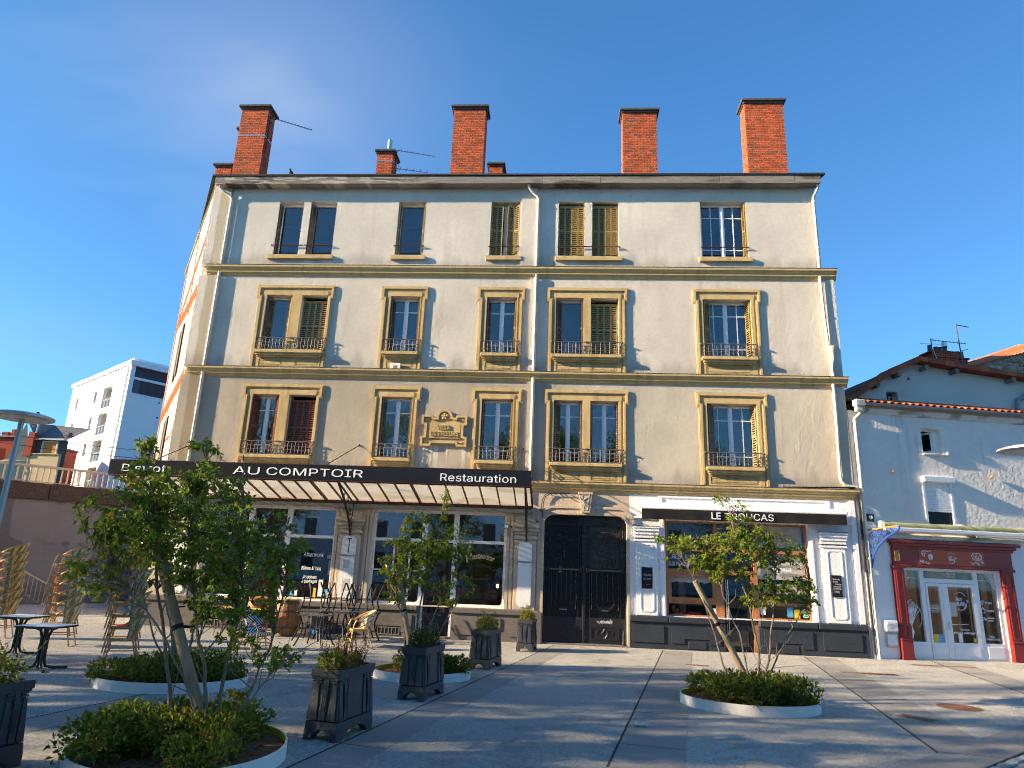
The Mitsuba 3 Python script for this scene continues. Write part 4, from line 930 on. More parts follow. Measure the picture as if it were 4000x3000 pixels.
# goods in the shop window
key = thing('display_tray', 'red tray behind the left shop window beside fruit', 'tray'); emit(key, M().cbox(3.22, 3.50, .36, .6, .745, .83, .01), 'goods_red')
rg = np.random.default_rng(9)
for q in range(9):
    lbl = 'piece of orange or red fruit heaped behind the left window of the white shop'
    key = thing('fruit', lbl, 'fruit', 'fruit heaped in the shop window'); emit(key, M().ball((2.88 + (q % 4) * .085 + rg.uniform(-.01, .01), .45 + .07 * (q // 4 % 2), .79 + .07 * (q // 4)), .042, 2), 'goods_orange' if q % 3 else 'goods_red', smooth=True)

# awning of the white shop
A = thing('shop_awning', 'half rolled black awning with white casing over the white shopfront, reading LE TROUCAS', 'awning')
emit(A + '__casing', M().px(Point(-.26, 3.235).buffer(.06, quad_segs=6).union(sbox(-.26, 3.20, -.06, 3.29)), 2.04, 6.88), 'pvc', smooth=35)
rg = np.random.default_rng(4); t = np.linspace(2.05, 6.86, 70); wob = .008 * np.sin(t * 5.2) + .004 * np.sin(t * 13)
va = M()
for y_, sgn in ((-.315, 1), (-.309, -1)):
    v = [(x, y_ + o * k2, z) for x, o in zip(t, wob) for k2, z in ((0, 3.215), (1, 3.09), (1.6, 2.965))]
    ff = []
    for i in range(len(t) - 1):
        for j in range(2):
            a, b, c_, d_ = i * 3 + j, (i + 1) * 3 + j, (i + 1) * 3 + j + 1, i * 3 + j + 1
            ff += [[a, d_, c_], [a, c_, b]] if sgn > 0 else [[a, c_, d_], [a, b, c_]]
    va.add(v, ff)
emit(A + '__valance', va, 'awning_cloth', smooth=True)
k = emit(A + '__lettering', M().text('LE', 3.70, 3.92, 3.01, .155, -.328, .004, bold=True).text('TROUCAS', 4.02, 5.16, 3.005, .155, -.328, .004), 'letter_white'); lab(k, 'white letters reading LE TROUCAS, partly behind leaves')
for x in (2.3, 6.6): emit(A + '__arm_bracket', M().cbox(x - .05, x + .05, -.1, .0, 3.2, 3.33, .01), 'pvc')

# chalk boards
for x0, x1, z0, z1, lbl, lines in ((2.055, 2.30, 1.345, 1.835, 'small black chalk board on the left white pilaster beside the gate', ['Tartelette', 'du Saison']),
                                  (6.46, 6.70, 1.325, 1.815, 'small black chalk board with six chalk lines on the right white pilaster', ['Sandwiches', 'Salades', 'composées', 'Tartes salées', 'Tartiflette', 'Tartines'])):
    key = thing('chalk_board', lbl, 'chalkboard'); emit(key + '__board', M().cbox(x0, x1, -.105, -.0703, z0, z1, .005), 'board_black')
    m = M(); h = .035 if len(lines) > 2 else .05
    for i, s_ in enumerate(lines):
        zz = z1 - (.11 + i * .055 if len(lines) > 2 else .2 + i * .085)
        m.text(s_, x0 + .03 + (.05 if i == 2 else 0), min(x1 - .025, x0 + .03 + .017 * len(s_) * (1.2 if len(lines) < 3 else 1) + (.05 if i == 2 else 0)), zz, h, -.1055, .002, shear=.2)
    m.py(LineString([(x0 + .08, z0 + .09), (x0 + .13, z0 + .1), (x0 + .17, z0 + .085)]).buffer(.003), -.1075, -.1055)
    emit(key + '__chalk', m, 'letter_dim')
# ---------------------------------------------------------------- house on the right with the red shop front (own frame: u along the wall, y into it)
AN = math.radians(11)
nb = lambda v: xf(v, AN, (7.25, 0, 0))
H = thing('neighbour_house', 'low pale roughcast house right of the villa with a red framed shop at street level', 'house')
hw = sbox(0, 0, 7, 5.85) - unary_union([sbox(1.95, 4.87, 2.49, 5.52), sbox(1.83, 3.10, 2.58, 4.2), sbox(1.0, -.1, 3.56, 2.06)])
emit(H + '__wall', M().py(hw, 0, .3), 'roughcast', fn=nb)
emit(H + '__base_wall', M().py(sbox(.12, 0, .72, 2.8), -.012, -.0005).py(sbox(3.87, 0, 7, 2.8), -.012, -.0005).py(sbox(.12, 2.80, 7, 3.02) - sbox(1.8, 3.0, 2.6, 3.1), -.03, -.0005), 'white_paint', fn=nb)
emit(H + '__eaves_moulding', M().px(Polygon([(.0, 5.78), (-.05, 5.80), (-.06, 5.86), (-.10, 5.90), (-.10, 5.93), (.0, 5.93)]), .25, 7), 'lintel', fn=nb)
emit(H + '__eaves_board', M().box(.25, 7, -.14, .1, 5.931, 5.96), 'orange_wood', fn=nb)
gp = [(-.15 + .055 * math.cos(t), 6.03 + .06 * math.sin(t)) for t in np.linspace(PI, 2 * PI, 9)]
emit(H + '__gutter', M().px(Polygon(gp + [(q[0] * .999 + (.006 if i < 4 else -.006), q[1] + .008) for i, q in list(enumerate(gp))[::-1]]).buffer(0), .33, 7), 'zinc', fn=nb)
emit(H + '__gutter__hopper', M().cbox(.10, .36, -.24, -.06, 5.93, 6.1, .02).cbox(.12, .3, -.2, -.08, 5.8, 5.93, .02), 'pipe', fn=nb)
pipe_ = M().tube([(.34, -.14, 5.97), (.33, -.14, 5.85), (.22, -.1, 5.72), (.12, -.07, 5.62), (.12, -.07, 4.0), (.14, -.07, 2.5), (.15, -.07, .0)], .042, 9)
for z in (5.5, 4.4, 3.8, 2.2, .66): pipe_.tube([(.13, -.07, z), (.13, -.07, z + .05)], .052, 9)
emit(H + '__downpipe', pipe_, 'pipe', fn=nb, smooth=40)
emit(H + '__cables', M().tube([(-.02, -.1, 3.7), (.02, -.09, 3.4), (.03, -.08, 1.9)], .03, 6).tube([(.05, -.08, 2.0), (.06, -.08, .1)], .018, 5), 'iron', fn=nb)
emit(H + '__conduit', M().box(.03, .09, -.05, 0, 0, 1.95).box(.2, .26, -.04, 0, 0, 1.0), 'white_paint', fn=nb)
emit(H + '__roof', M().add([(.25, -.1, 6.05), (7, -.1, 6.05), (7, 2.6, 6.95), (.25, 2.6, 6.95)], [[0, 1, 2], [0, 2, 3]]), 'tile1', fn=nb)
rg = np.random.default_rng(12); x = .38; i = 0
while x < 6.9:
    for r_ in range(3):
        y0 = -.17 + r_ * .42; z0 = 6.045 + (y0 + .1) * .333 + .006 * r_ + rg.uniform(-.004, .004)
        V, F = [], []
        for s_, (yy, zz, rr) in enumerate(((y0, z0, .088), (y0 + .48, z0 + .16, .072))):
            for t in np.linspace(0, PI, 8): V.append((x + rr * math.cos(t), yy, zz + rr * math.sin(t)))
            for t in np.linspace(PI, 0, 8): V.append((x + (rr - .014) * math.cos(t), yy, zz + (rr - .014) * math.sin(t)))
        for j in range(16):
            a, b = j, (j + 1) % 16; F += [[a, b, b + 16], [a, b + 16, a + 16]]
        for j in range(7): F += [[j, 15 - j, j + 1], [j + 1, 15 - j, 14 - j]]
        emit(H + '__roof__tile', (np.array(V), np.array(F)), 'tile%d' % rg.integers(0, 3), fn=nb)
    x += .19 + rg.uniform(-.006, .006); i += 1
# upper windows
k = fresh(H + '__window')
emit(k, M().py(sbox(1.95, 4.87, 2.49, 5.52) - sbox(2.0, 4.93, 2.36, 5.47), .14, .2), 'pvc', fn=nb)
emit(k + '__casement', (lambda v, f: (xf(v - [2.36, 0, 0], math.radians(-52)) + [2.36, .15, 0], f))(*M().py(sbox(2.0, 4.94, 2.36, 5.46) - sbox(2.05, 4.99, 2.31, 5.41), .0, .04).get()), 'pvc', fn=nb)
emit(k + '__sill', M().cbox(1.92, 2.6, -.06, .15, 4.83, 4.868, .01), 'lintel', fn=nb)
emit(k + '__dark_room', M().box(1.5, 4.2, .6, .65, 2.9, 5.84).box(1.5, 4.2, .31, .6, 4.45, 4.5), 'interior', fn=nb)
emit(k + '__curtain_stay', M().cbox(2.58, 2.63, -.05, 0, 4.80, 4.96, .01), 'pipe', fn=nb)
k = fresh(H + '__window')
emit(k, M().py(sbox(1.80, 3.04, 2.60, 4.2) - sbox(1.86, 3.12, 2.54, 4.2), -.02, .06), 'pvc', fn=nb)
emit(k + '__shutter_box', M().cbox(1.79, 2.62, -.13, .06, 4.14, 4.285, .015), 'pvc', fn=nb)
z = 3.42
while z < 4.13: emit(k + '__shutter_slat', M().cbox(1.865, 2.535, .0, .02, z, z + .042, .008), 'pvc', fn=nb); z += .045
pa, pb = 1.86, 2.54
emit(k + '__pane', M().quad((pa, .05, 3.12), (pb, .05, 3.12), (pb, .05, 3.44), (pa, .05, 3.44)), 'dark_pane', fn=nb)
for u, z in ((1.03, 4.35), (3.73, 4.38)):
    m = M()
    for t in range(4): a = t * PI / 2 + PI / 4; m.tube([(u, -.035, z), (u + .075 * math.cos(a), -.05, z + .075 * math.sin(a))], [.018, .010], 5)
    m.ball((u, -.05, z), .025, 1); emit(H + '__wall_anchor', m, 'rattan_pale', fn=nb)
key = thing('security_camera', 'small white dome camera in a black ring high on the house corner beside the awning', 'camera')
emit(key + '__dome', M().ball((.30, -.06, 3.2), .05, 2), 'pvc', fn=nb, smooth=True); emit(key + '__base', M().cbox(.18, .42, -.03, -.0005, 3.1, 3.28, .02), 'iron', fn=nb)

# red shop front
R = H + '__red_front'; labels.setdefault(R, {})
rd = M().cbox(.68, 4.12, -.16, .0, 2.63, 2.70, .012).cbox(.74, 4.02, -.12, .0, 2.56, 2.6299, .012).cbox(.78, 3.96, -.09, .0, 2.50, 2.5599, .012).box(.76, 3.90, -.06, .0, 2.06, 2.4999)
rd.cbox(.74, 3.92, -.085, -.0601, 2.08, 2.12, .006)
emit(R, rd, 'red_paint', fn=nb)
for a, b in ((.73, 1.00), (3.57, 3.87)):
    emit(R + '__pilaster', M().cbox(a, b, -.085, .0, .44, 2.07, .01).py(sbox(a + .05, .5, b - .05, 1.98) - sbox(a + .075, .525, b - .075, 1.955), -.1, -.0851).cbox(a - .025, b + .025, -.125, .0, .0, .06, .01).cbox(a - .012, b + .012, -.115, .0, .0601, .42, .01).cbox(a - .02, b + .02, -.13, .0, .42, .46, .01).cbox(a - .03, b + .04, -.12, -.0, 2.04, 2.10, .01), 'red_paint', fn=nb)
emit(R + '__corner_tile', M().cbox(.80, .93, -.075, -.0602, 2.2, 2.45, .005).py(sbox(.80, 2.2, .93, 2.45) - sbox(.815, 2.215, .915, 2.435), -.085, -.0751), 'gold_iron', fn=nb)
emit(R + '__banner', M().box(1.44, 3.15, -.067, -.0603, 2.155, 2.49), 'banner', fn=nb); lab(R + '__banner', 'orange red banner with vegetable drawings and a round white logo')


def logo(cx, cz, s, y):
    m = M()
    m.text('Resto', cx - .40 * s, cx + .16 * s, cz + .02 * s, .30 * s, y, .002, shear=.25)
    m.text('BURO', cx - .36 * s, cx + .42 * s, cz - .36 * s, .30 * s, y, .002, bold=True)
    a1 = [(cx + .62 * s * math.cos(t), cz + .70 * s * math.sin(t)) for t in np.linspace(.55, 2.3, 18)]; a2 = [(cx + .62 * s * math.cos(t), cz + .70 * s * math.sin(t)) for t in np.linspace(-2.1, -.5, 18)]
    m.py(LineString(a1).buffer(.018 * s), y - .002, y).py(LineString(a2).buffer(.018 * s), y - .002, y)
    m.py(LineString([(cx + .28 * s, cz - .62 * s), (cx + .72 * s, cz + .1 * s)]).buffer(.022 * s), y - .002, y).py(LineString([(cx + .55 * s, cz + .06 * s), (cx + .8 * s, cz - .06 * s)]).buffer(.022 * s), y - .002, y)
    return m


def lines(y, L, w=.005):
    m = M()
    for p in L: m.py(LineString(p).buffer(w), y - .002, y)
    return m


def circ(cx, cz, rx, rz_, a0=0., a1=2 * PI, n=20): return [(cx + rx * math.cos(t), cz + rz_ * math.sin(t)) for t in np.linspace(a0, a1, n)]


k = emit(R + '__banner__logo', logo(2.28, 2.32, .175, -.0671), 'letter_white', fn=nb); lab(k, 'white round logo lettering on the banner')
veg = [circ(1.56, 2.40, .05, .045, 0, PI), [(1.51, 2.40), (1.61, 2.40)], [(1.54, 2.40), (1.54, 2.34), (1.58, 2.34), (1.58, 2.40)], circ(1.74, 2.33, .06, .065), circ(1.74, 2.33, .02, .02)]
veg += [[(1.74 + .02 * math.cos(t), 2.33 + .02 * math.sin(t)), (1.74 + .055 * math.cos(t), 2.33 + .06 * math.sin(t))] for t in np.arange(8) * PI / 4]
veg += [[(1.45, 2.25), (1.6, 2.22), (1.72, 2.17)], [(1.45, 2.21), (1.58, 2.19), (1.68, 2.16)], [(1.45, 2.23), (1.66, 2.165)], [(1.56, 2.48), (1.66, 2.45), (1.78, 2.47)]]
veg += [circ(2.96, 2.38, .13, .085), [(2.86, 2.42), (2.96, 2.30), (3.06, 2.40)], [(2.96, 2.46), (2.94, 2.36), (3.0, 2.30)], [(3.06, 2.33), (3.12, 2.24), (3.09, 2.22), (3.02, 2.30)], circ(2.92, 2.18, .08, .065, 0, PI), [(2.84, 2.18), (2.79, 2.25)], [(2.99, 2.17), (2.95, 2.23)]]
emit(R + '__banner__drawing', lines(-.0671, veg, .006), 'letter_white', fn=nb)
W_ = H + '__shop_joinery'
ho = [sbox(1.03, .39, 1.46, 2.0), sbox(1.57, 1.82, 2.88, 2.0), sbox(2.98, .39, 3.45, 2.0), sbox(1.57, .03, 2.88, 1.73)]
emit(W_, M().py(sbox(1.0, 0, 3.57, 2.06) - unary_union(ho), .03, .09), 'pvc', fn=nb)
for a, b in ((1.05, 1.44), (3.0, 3.43)): emit(W_ + '__low_panel', M().cbox(a, b, .012, .0299, .05, .32, .008), 'white_paint', fn=nb)
for (a, b), (c_, d_) in (((1.58, 1.985), (1.63, 1.93)), ((1.995, 2.87), (2.15, 2.78))):
    k = fresh(H + '__shop_door')
    emit(k, M().py(sbox(a, .03, b, 1.72) - sbox(c_, .39, d_, 1.65), .015, .075), 'pvc', fn=nb)
    emit(k + '__low_panel', M().cbox(c_ - .01, d_ + .01, .004, .0149, .08, .30, .006), 'white_paint', fn=nb)
    emit(k + '__pane', M().quad((c_, .05, .39), (d_, .05, .39), (d_, .05, 1.65), (c_, .05, 1.65)), 'glass_clear', fn=nb)
emit(k + '__handle', M().tube([(2.06, .0, .80), (2.06, -.03, .80), (2.22, -.035, .80)], .011, 6).cbox(2.04, 2.08, .005, .0149, .68, .86, .005), 'steel', fn=nb)
for h in ho[:3]:
    a, c_, b, d_ = h.bounds; emit(W_ + '__pane', M().quad((a, .06, c_), (b, .06, c_), (b, .06, d_), (a, .06, d_)), 'glass_clear', fn=nb)
# drapes and room behind
t = np.linspace(1.0, 3.56, 120); cu = M(); yy = .42 + .035 * np.sin(t * 23) + .03 * np.sin(t * 9.1)
v = [(a, b, z) for a, b in zip(t, yy) for z in (.05, 2.0)]; F = []
for i in range(len(t) - 1):
    if any(abs(t[i] - q) < .16 for q in (1.12, 1.80, 2.84, 3.22)): continue
    F += [[2 * i, 2 * i + 2, 2 * i + 3], [2 * i, 2 * i + 3, 2 * i + 1]]
emit(H + '__drape', cu.add(v, F), 'curtain', fn=nb, smooth=True)
emit(H + '__drape_rail', M().tube([(1.0, .36, 1.83), (3.5, .36, 1.83)], .008, 5), 'pvc', fn=nb)
emit(H + '__shop_room', M().box(.9, 3.7, 1.6, 1.7, 0, 2.2).box(.9, 3.7, .31, 1.7, 2.1, 2.2).box(.9, 3.7, .31, 1.7, 0, .02).box(.8, .9, .31, 1.7, 0, 2.2).box(3.7, 3.8, .31, 1.7, 0, 2.2), 'interior_warm', fn=nb)
gy = .012
k = emit(H + '__shop_door_001__lettering', logo(2.46, 1.33, .29, gy + .034), 'letter_white', fn=nb); lab(k, 'white round logo lettering on the door glass')
k = emit(H + '__shop_door_001__lettering', M().text('Terrasse', 2.36, 2.60, .66, .055, gy + .034, .002).text('privée & ombragée', 2.19, 2.74, .59, .05, gy + .034, .002, bold=True).box(2.27, 2.60, gy + .03, gy + .034, .80, .81), 'letter_white', fn=nb); lab(k, 'white lettering reading Terrasse privée & ombragée')
k = emit(H + '__shop_door__lettering', M().text('Horaires', 1.68, 1.88, 1.19, .05, gy + .034, .002).text("d'ouverture", 1.65, 1.91, 1.13, .05, gy + .034, .002, bold=True).text('du lundi au vendredi', 1.65, 1.91, 1.085, .025, gy + .034, .002).text('de 9 h à 15 h', 1.69, 1.87, 1.045, .03, gy + .034, .002), 'letter_white', fn=nb); lab(k, "white lettering reading Horaires d'ouverture")
k = emit(W_ + '__lettering', M().text('Sur place', 3.12, 3.30, 1.29, .05, .055, .002, bold=True).text('À emporter', 3.12, 3.33, 1.11, .05, .055, .002, bold=True).text('Livraison', 3.12, 3.30, .95, .045, .055, .002, bold=True).text('bureau', 3.12, 3.27, .89, .045, .055, .002, bold=True).text('Repas', 3.11, 3.25, .53, .04, .055, .002, bold=True).text('chauds & froids', 3.02, 3.38, .47, .04, .055, .002, bold=True), 'letter_white', fn=nb)
k = emit(W_ + '__icon', lines(.055, [circ(3.04, 1.33, .035, .035, -.6, PI + .6), [(3.012, 1.31), (3.04, 1.25), (3.068, 1.31)], circ(3.04, 1.33, .012, .012), [(3.0, 1.08), (3.0, 1.17), (3.08, 1.17), (3.08, 1.08), (3.0, 1.08)], circ(3.04, 1.17, .022, .035, 0, PI), [(3.0, .93), (3.0, .98), (3.05, .98), (3.05, .93), (3.09, .93), (3.09, .96), (3.05, .96)], circ(3.02, .925, .01, .01), circ(3.07, .925, .01, .01)]), 'letter_white', fn=nb)
k = emit(W_ + '__lettering', M().text('Confection', 2.08, 2.42, 1.93, .045, .055, .002).text('Maison', 2.16, 2.36, 1.86, .045, .055, .002, shear=.3), 'letter_white', fn=nb)
veg2 = [circ(1.10, 1.93, .06, .05), [(1.05, 1.9), (1.12, 1.82), (1.2, 1.8)], [(1.08, 1.97), (1.14, 1.86)], [(1.15, 1.95), (1.1, 1.86)], circ(1.12, 1.88, .07, .06, PI, 2 * PI)]
lc = [(1.12, .40), (1.13, .55), (1.20, .72)]
rg = np.random.default_rng(6)
veg2 += [circ(1.17, 1.13, .10, .17, .5, 3.4), circ(1.27, .95, .15, .25, -1.2, 1.6), circ(1.20, .98, .17, .35, 1.5, 3.2)]
for q in range(15):
    a = -.95 + q * .135; r0 = .2 + .06 * math.sin(q * 2.3); L0 = (1.14 + .02 * math.sin(q), .72 + .02 * q % .1)
    p1 = (1.14 + .13 * math.sin(a), .88 + .1 * math.cos(a)); p2 = (1.20 + r0 * math.sin(a) * 1.05, .92 + .34 * math.cos(a)); veg2.append([(1.13 + .004 * q, .45 + .01 * q), (1.14, .74), p1, p2])
    veg2.append([p1, ((p1[0] + p2[0]) / 2 + .03, (p1[1] + p2[1]) / 2 + .04)])
veg2 = [[(min(max(x, 1.035), 1.45), z) for x, z in p] for p in veg2]
emit(W_ + '__leaf_drawing', lines(.055, veg2, .0045), 'letter_white', fn=nb)
emit(W_ + '__leaf_drawing', lines(.055, [[(min(x, 3.445), z) for x, z in p] for p in [[(3.2, 1.98), (3.24, 1.9), (3.33, 1.78), (3.445, 1.62)], [(3.25, 1.99), (3.3, 1.9), (3.44, 1.72)], [(3.3, 1.98), (3.36, 1.86), (3.445, 1.78)], circ(3.37, 1.9, .06, .05), [(3.22, 1.96), (3.3, 1.97), (3.4, 1.99)]]], .008), 'letter_white', fn=nb)
for x, z, w, h, mt in ((2.14, .98, .2, .32, 'pale_wall'), (1.66, .40, .13, .17, 'sticker_yellow'), (1.79, .40, .12, .17, 'sticker_blue'), (2.3, .40, .1, .2, 'pvc'), (2.68, .41, .08, .09, 'sticker_yellow')): emit(H + '__shop_door_001__sticker', M().box(x, x + w, .040, .044, z, z + h), mt, fn=nb)

key = thing('letter_box', 'white metal letter box on the wall left of the red shop front', 'letterbox')
emit(key + '__body', M().cbox(.34, .64, -.16, -.0125, .61, .85, .015), 'pvc', fn=nb); emit(key + '__flap', M().cbox(.36, .62, -.172, -.1601, .76, .82, .006), 'white_paint', fn=nb); emit(key + '__name_slip', M().box(.42, .52, -.163, -.1602, .67, .71), 'letter_dim', fn=nb)
key = thing('meter_box', 'flat pale meter cabinet below the letter box', 'box')
emit(key + '__body', M().cbox(.38, .68, -.06, -.0125, .25, .58, .02), 'pale_wall', fn=nb); emit(key + '__door', M().cbox(.41, .65, -.072, -.0601, .30, .54, .012), 'white_paint', fn=nb)
# folded awning over the red shop
A2 = thing('folded_awning', 'closed green and yellow striped awning with a white bar above the red shop', 'awning')
emit(A2 + '__cloth_roll', M().px(Point(-.18, 3.02).buffer(.075, quad_segs=5), .5, 4.9), 'awning_green', fn=nb, smooth=40)
emit(A2 + '__front_bar', M().cbox(.45, 4.95, -.33, -.25, 2.88, 2.97, .015), 'pvc', fn=nb)
emit(A2 + '__arm', M().cbox(2.9, 4.6, -.24, -.2, 2.82, 2.87, .01).cbox(.8, 2.5, -.24, -.2, 2.86, 2.9, .01), 'pvc', fn=nb)
for x in (.5, 2.6, 4.6): emit(A2 + '__wall_bracket', M().cbox(x - .05, x + .05, -.2, -.031, 2.94, 3.12, .01), 'pvc', fn=nb)
emit(H + '__stained_lintel', M().px(Polygon([(-.0301, 2.72), (-.12, 2.72), (-.10, 2.80), (-.0301, 2.86)]), .7, 4.3), 'lintel', fn=nb)
# wrought iron sign bracket, stands out from the wall
BR = thing('sign_bracket', 'blue wrought iron scroll bracket standing out from the house corner, its sign missing', 'bracket')
bu = .22
emit(BR + '__top_arm', M().tube([(bu, -.02, 2.90), (bu, -1.12, 2.93)], .02, 7), 'gold_iron', fn=nb)
cv = [(bu, -.02, 2.02), (bu, -.14, 2.3), (bu, -.36, 2.52), (bu, -.68, 2.70), (bu, -1.08, 2.84), (bu, -1.13, 2.88), (bu, -1.12, 2.94)]
emit(BR + '__curved_strut', M().tube(cv, .024, 7).tube([(bu, -.02, 2.02), (bu, -.02, 2.95)], .012, 5), 'blue_iron', fn=nb, smooth=40)
s = M()
for c_, r_, a, sg in (((-.2, 2.72), .14, 0, 1), ((-.62, 2.82), .075, PI, 1), ((-.86, 2.86), .055, PI, 1), ((-.1, 2.5), .07, 0, 1), ((-.44, 2.8), .08, 0, -1), ((-.09, 2.28), .05, 0, 1)):
    s.tube(spiral(c_, r_, 1.6, a, 'yz', y=bu, sgn=sg), .011, 5)
s.tube([(bu, -.34, 2.6), (bu, -.36, 2.7), (bu, -.34, 2.9)], .01, 5).tube([(bu, -.5, 2.62), (bu, -.56, 2.75), (bu, -.7, 2.88)], .01, 5)
lab(BR + '__scrolls', kind='stuff')
emit(BR + '__scrolls', s, 'blue_iron', fn=nb, smooth=40)

# ---------------------------------------------------------------- gabled house behind it
RH = thing('rear_house', 'grey rendered gable end with terracotta verge rising behind the pale house', 'house')
DY = 2.5
rv = lambda v: xf(v + [0, DY, 0], AN, (7.25, 0, 0))
gx = [(1.2, 6.0), (1.2, 6.42), (1.74, 6.80), (2.96, 7.66), (3.99, 8.14), (5.36, 8.0), (8.6, 7.77), (8.6, 6.0)]
emit(RH + '__gable_wall', M().py(Polygon(gx) - sbox(2.98, 6.8, 3.34, 7.2) - Point(3.76, 7.64).buffer(.05), 0, .3), 'grey_render', fn=rv)
emit(RH + '__window', M().box(2.95, 3.4, .25, .28, 6.7, 7.25), 'interior', fn=rv); emit(RH + '__window__frame', M().py(sbox(3.18, 6.8, 3.34, 7.1) - sbox(3.20, 6.8, 3.32, 7.08), .18, .22), 'pvc', fn=rv)
emit(RH + '__vent_hole', M().box(3.68, 3.84, .2, .24, 7.56, 7.72), 'far_brick', fn=rv)
vg = [(1.05, 6.42), (1.74, 6.90), (2.96, 7.76), (3.99, 8.25), (5.36, 8.12), (8.6, 7.88)]
for i in range(len(vg) - 1):
    a, b = np.array(vg[i]), np.array(vg[i + 1]); d = b - a; L = np.linalg.norm(d); d /= L; n = np.array([-d[1], d[0]]); q = max(1, int(round(L / .3)))
    for j in range(q):
        p0 = a + d * (j * L / q); p1 = a + d * ((j + 1) * L / q + .02); lift = .012 * (j % 2)
        poly = Polygon([tuple(p0 - n * .10), tuple(p1 - n * .10), tuple(p1 + n * (.04 + lift)), tuple(p0 + n * (.04 + lift))])
        emit(RH + '__roof__verge_tile', M().py(poly, -.30 - lift * .5, .1), 'tile1' if (i + j) % 3 else 'tile0', fn=rv)
    emit(RH + '__roof', M().add([(a[0], -.28, a[1] - .02), (b[0], -.28, b[1] - .02), (b[0], 6., b[1] - .02), (a[0], 6., a[1] - .02)], [[0, 1, 2], [0, 2, 3]]), 'tile1', fn=rv)
for u, z in ((2.55, 7.30), (3.28, 7.68), (4.2, 7.97), (5.18, 7.93), (7.04, 7.80)): emit(RH + '__purlin', M().tube([(u, -.28, z), (u, .2, z)], .075, 8), 'timber', fn=rv)
emit(RH + '__drain_pipe', M().tube([(7.9, -.1, 7.7), (7.5, -.12, 7.35), (7.22, -.1, 7.2), (7.15, -.1, 6.7)], .07, 8), 'zinc', fn=rv)


def antenna(key, base, h, boom, n_el, el, up=0., mat='iron_grey', s=1., ang=0.):
    """A television aerial: mast, boom and cross elements; base in world drawing units."""
    emit(key + '__mast', M().tube([base, (base[0], base[1], base[2] + h)], .016 * s, 6), mat)
    bx, by, bz = base[0], base[1], base[2] + h * .97
    d = np.array([math.cos(ang) * math.cos(up), math.sin(ang) * math.cos(up), math.sin(up)]); p0 = np.array([bx, by, bz]); p1 = p0 + d * boom
    m = M().tube([p0, p1], .012 * s, 5)
    w = np.array([-math.sin(ang), math.cos(ang), 0]) * .55 + np.array([0, 0, 1.]) * .83
    for i in range(n_el):
        c_ = p0 + d * boom * (.12 + .86 * i / (n_el - 1)); m.tube([c_ - w * el, c_ + w * el], .008 * s, 4)
    for q in (-1, 1): m.tube([p0 + d * .08, p0 + d * .02 + w * q * el * 2.2], .008 * s, 4)
    emit(key + '__boom', m, mat)


nbp = lambda u, y, z: tuple(rv(np.array([[u, y, z]]))[0])
ck = fresh(RH + '__chimney'); rv0 = rv; rv = lambda v: rv0(v + [.33, 0, .27])
emit(ck, M().cbox(5.78, 6.62, 1.7, 2.2, 8.2, 8.98, .01), 'far_brick', fn=rv)
bm = M()
for r_ in range(9):
    for q in range(5):
        a = 5.75 + q * .178 + (.09 if r_ % 2 else 0); bm.cbox(max(a, 5.74), min(a + .165, 6.66), 1.665 - (.035 if r_ > 5 else 0), 1.705, 8.38 + r_ * .068, 8.438 + r_ * .068, .006)
lab(emit(ck + '__bricks', bm, 'tile0', fn=rv), kind='stuff')
emit(ck + '__crown', M().cbox(5.70, 6.70, 1.62, 2.25, 8.96, 9.02, .01), 'far_brick', fn=rv)
for u, mt, h in ((5.90, 'hoop', .24), (6.12, 'hoop', .2), (6.28, 'hoop', .2), (6.46, 'hoop', .2)):
    emit(ck + '__pot', M().lathe([(.085, 9.02), (.065, 9.02 + h), (.08, 9.02 + h + .02), (.05, 9.03 + h)], 10, (u, 1.95, 0)), mt, fn=rv, smooth=40)
emit(ck + '__cowl', M().lathe([(.07, 9.26), (.09, 9.28), (.09, 9.44), (.0, 9.46)], 10, (6.46, 1.95, 0)), 'steel', fn=rv, smooth=40)
rv = rv0
key = thing('television_aerial', 'double aerial on the chimney of the grey gabled house', 'aerial')
antenna(key, nbp(6.02, 1.6, 8.5), 1.15, 1.0, 9, .05, -.22, 'iron_grey', 1., AN - .5)
emit(key + '__lower_boom', M().tube([nbp(5.6, 1.6, 9.45), nbp(6.3, 1.4, 9.42)], .01, 5).tube([nbp(5.8, 1.5, 9.38), nbp(6.15, 1.7, 9.5)], .007, 4).tube([nbp(6.05, 1.6, 9.3), nbp(6.12, 1.55, 8.9), nbp(6.0, 1.6, 8.7)], .012, 5), 'pipe')

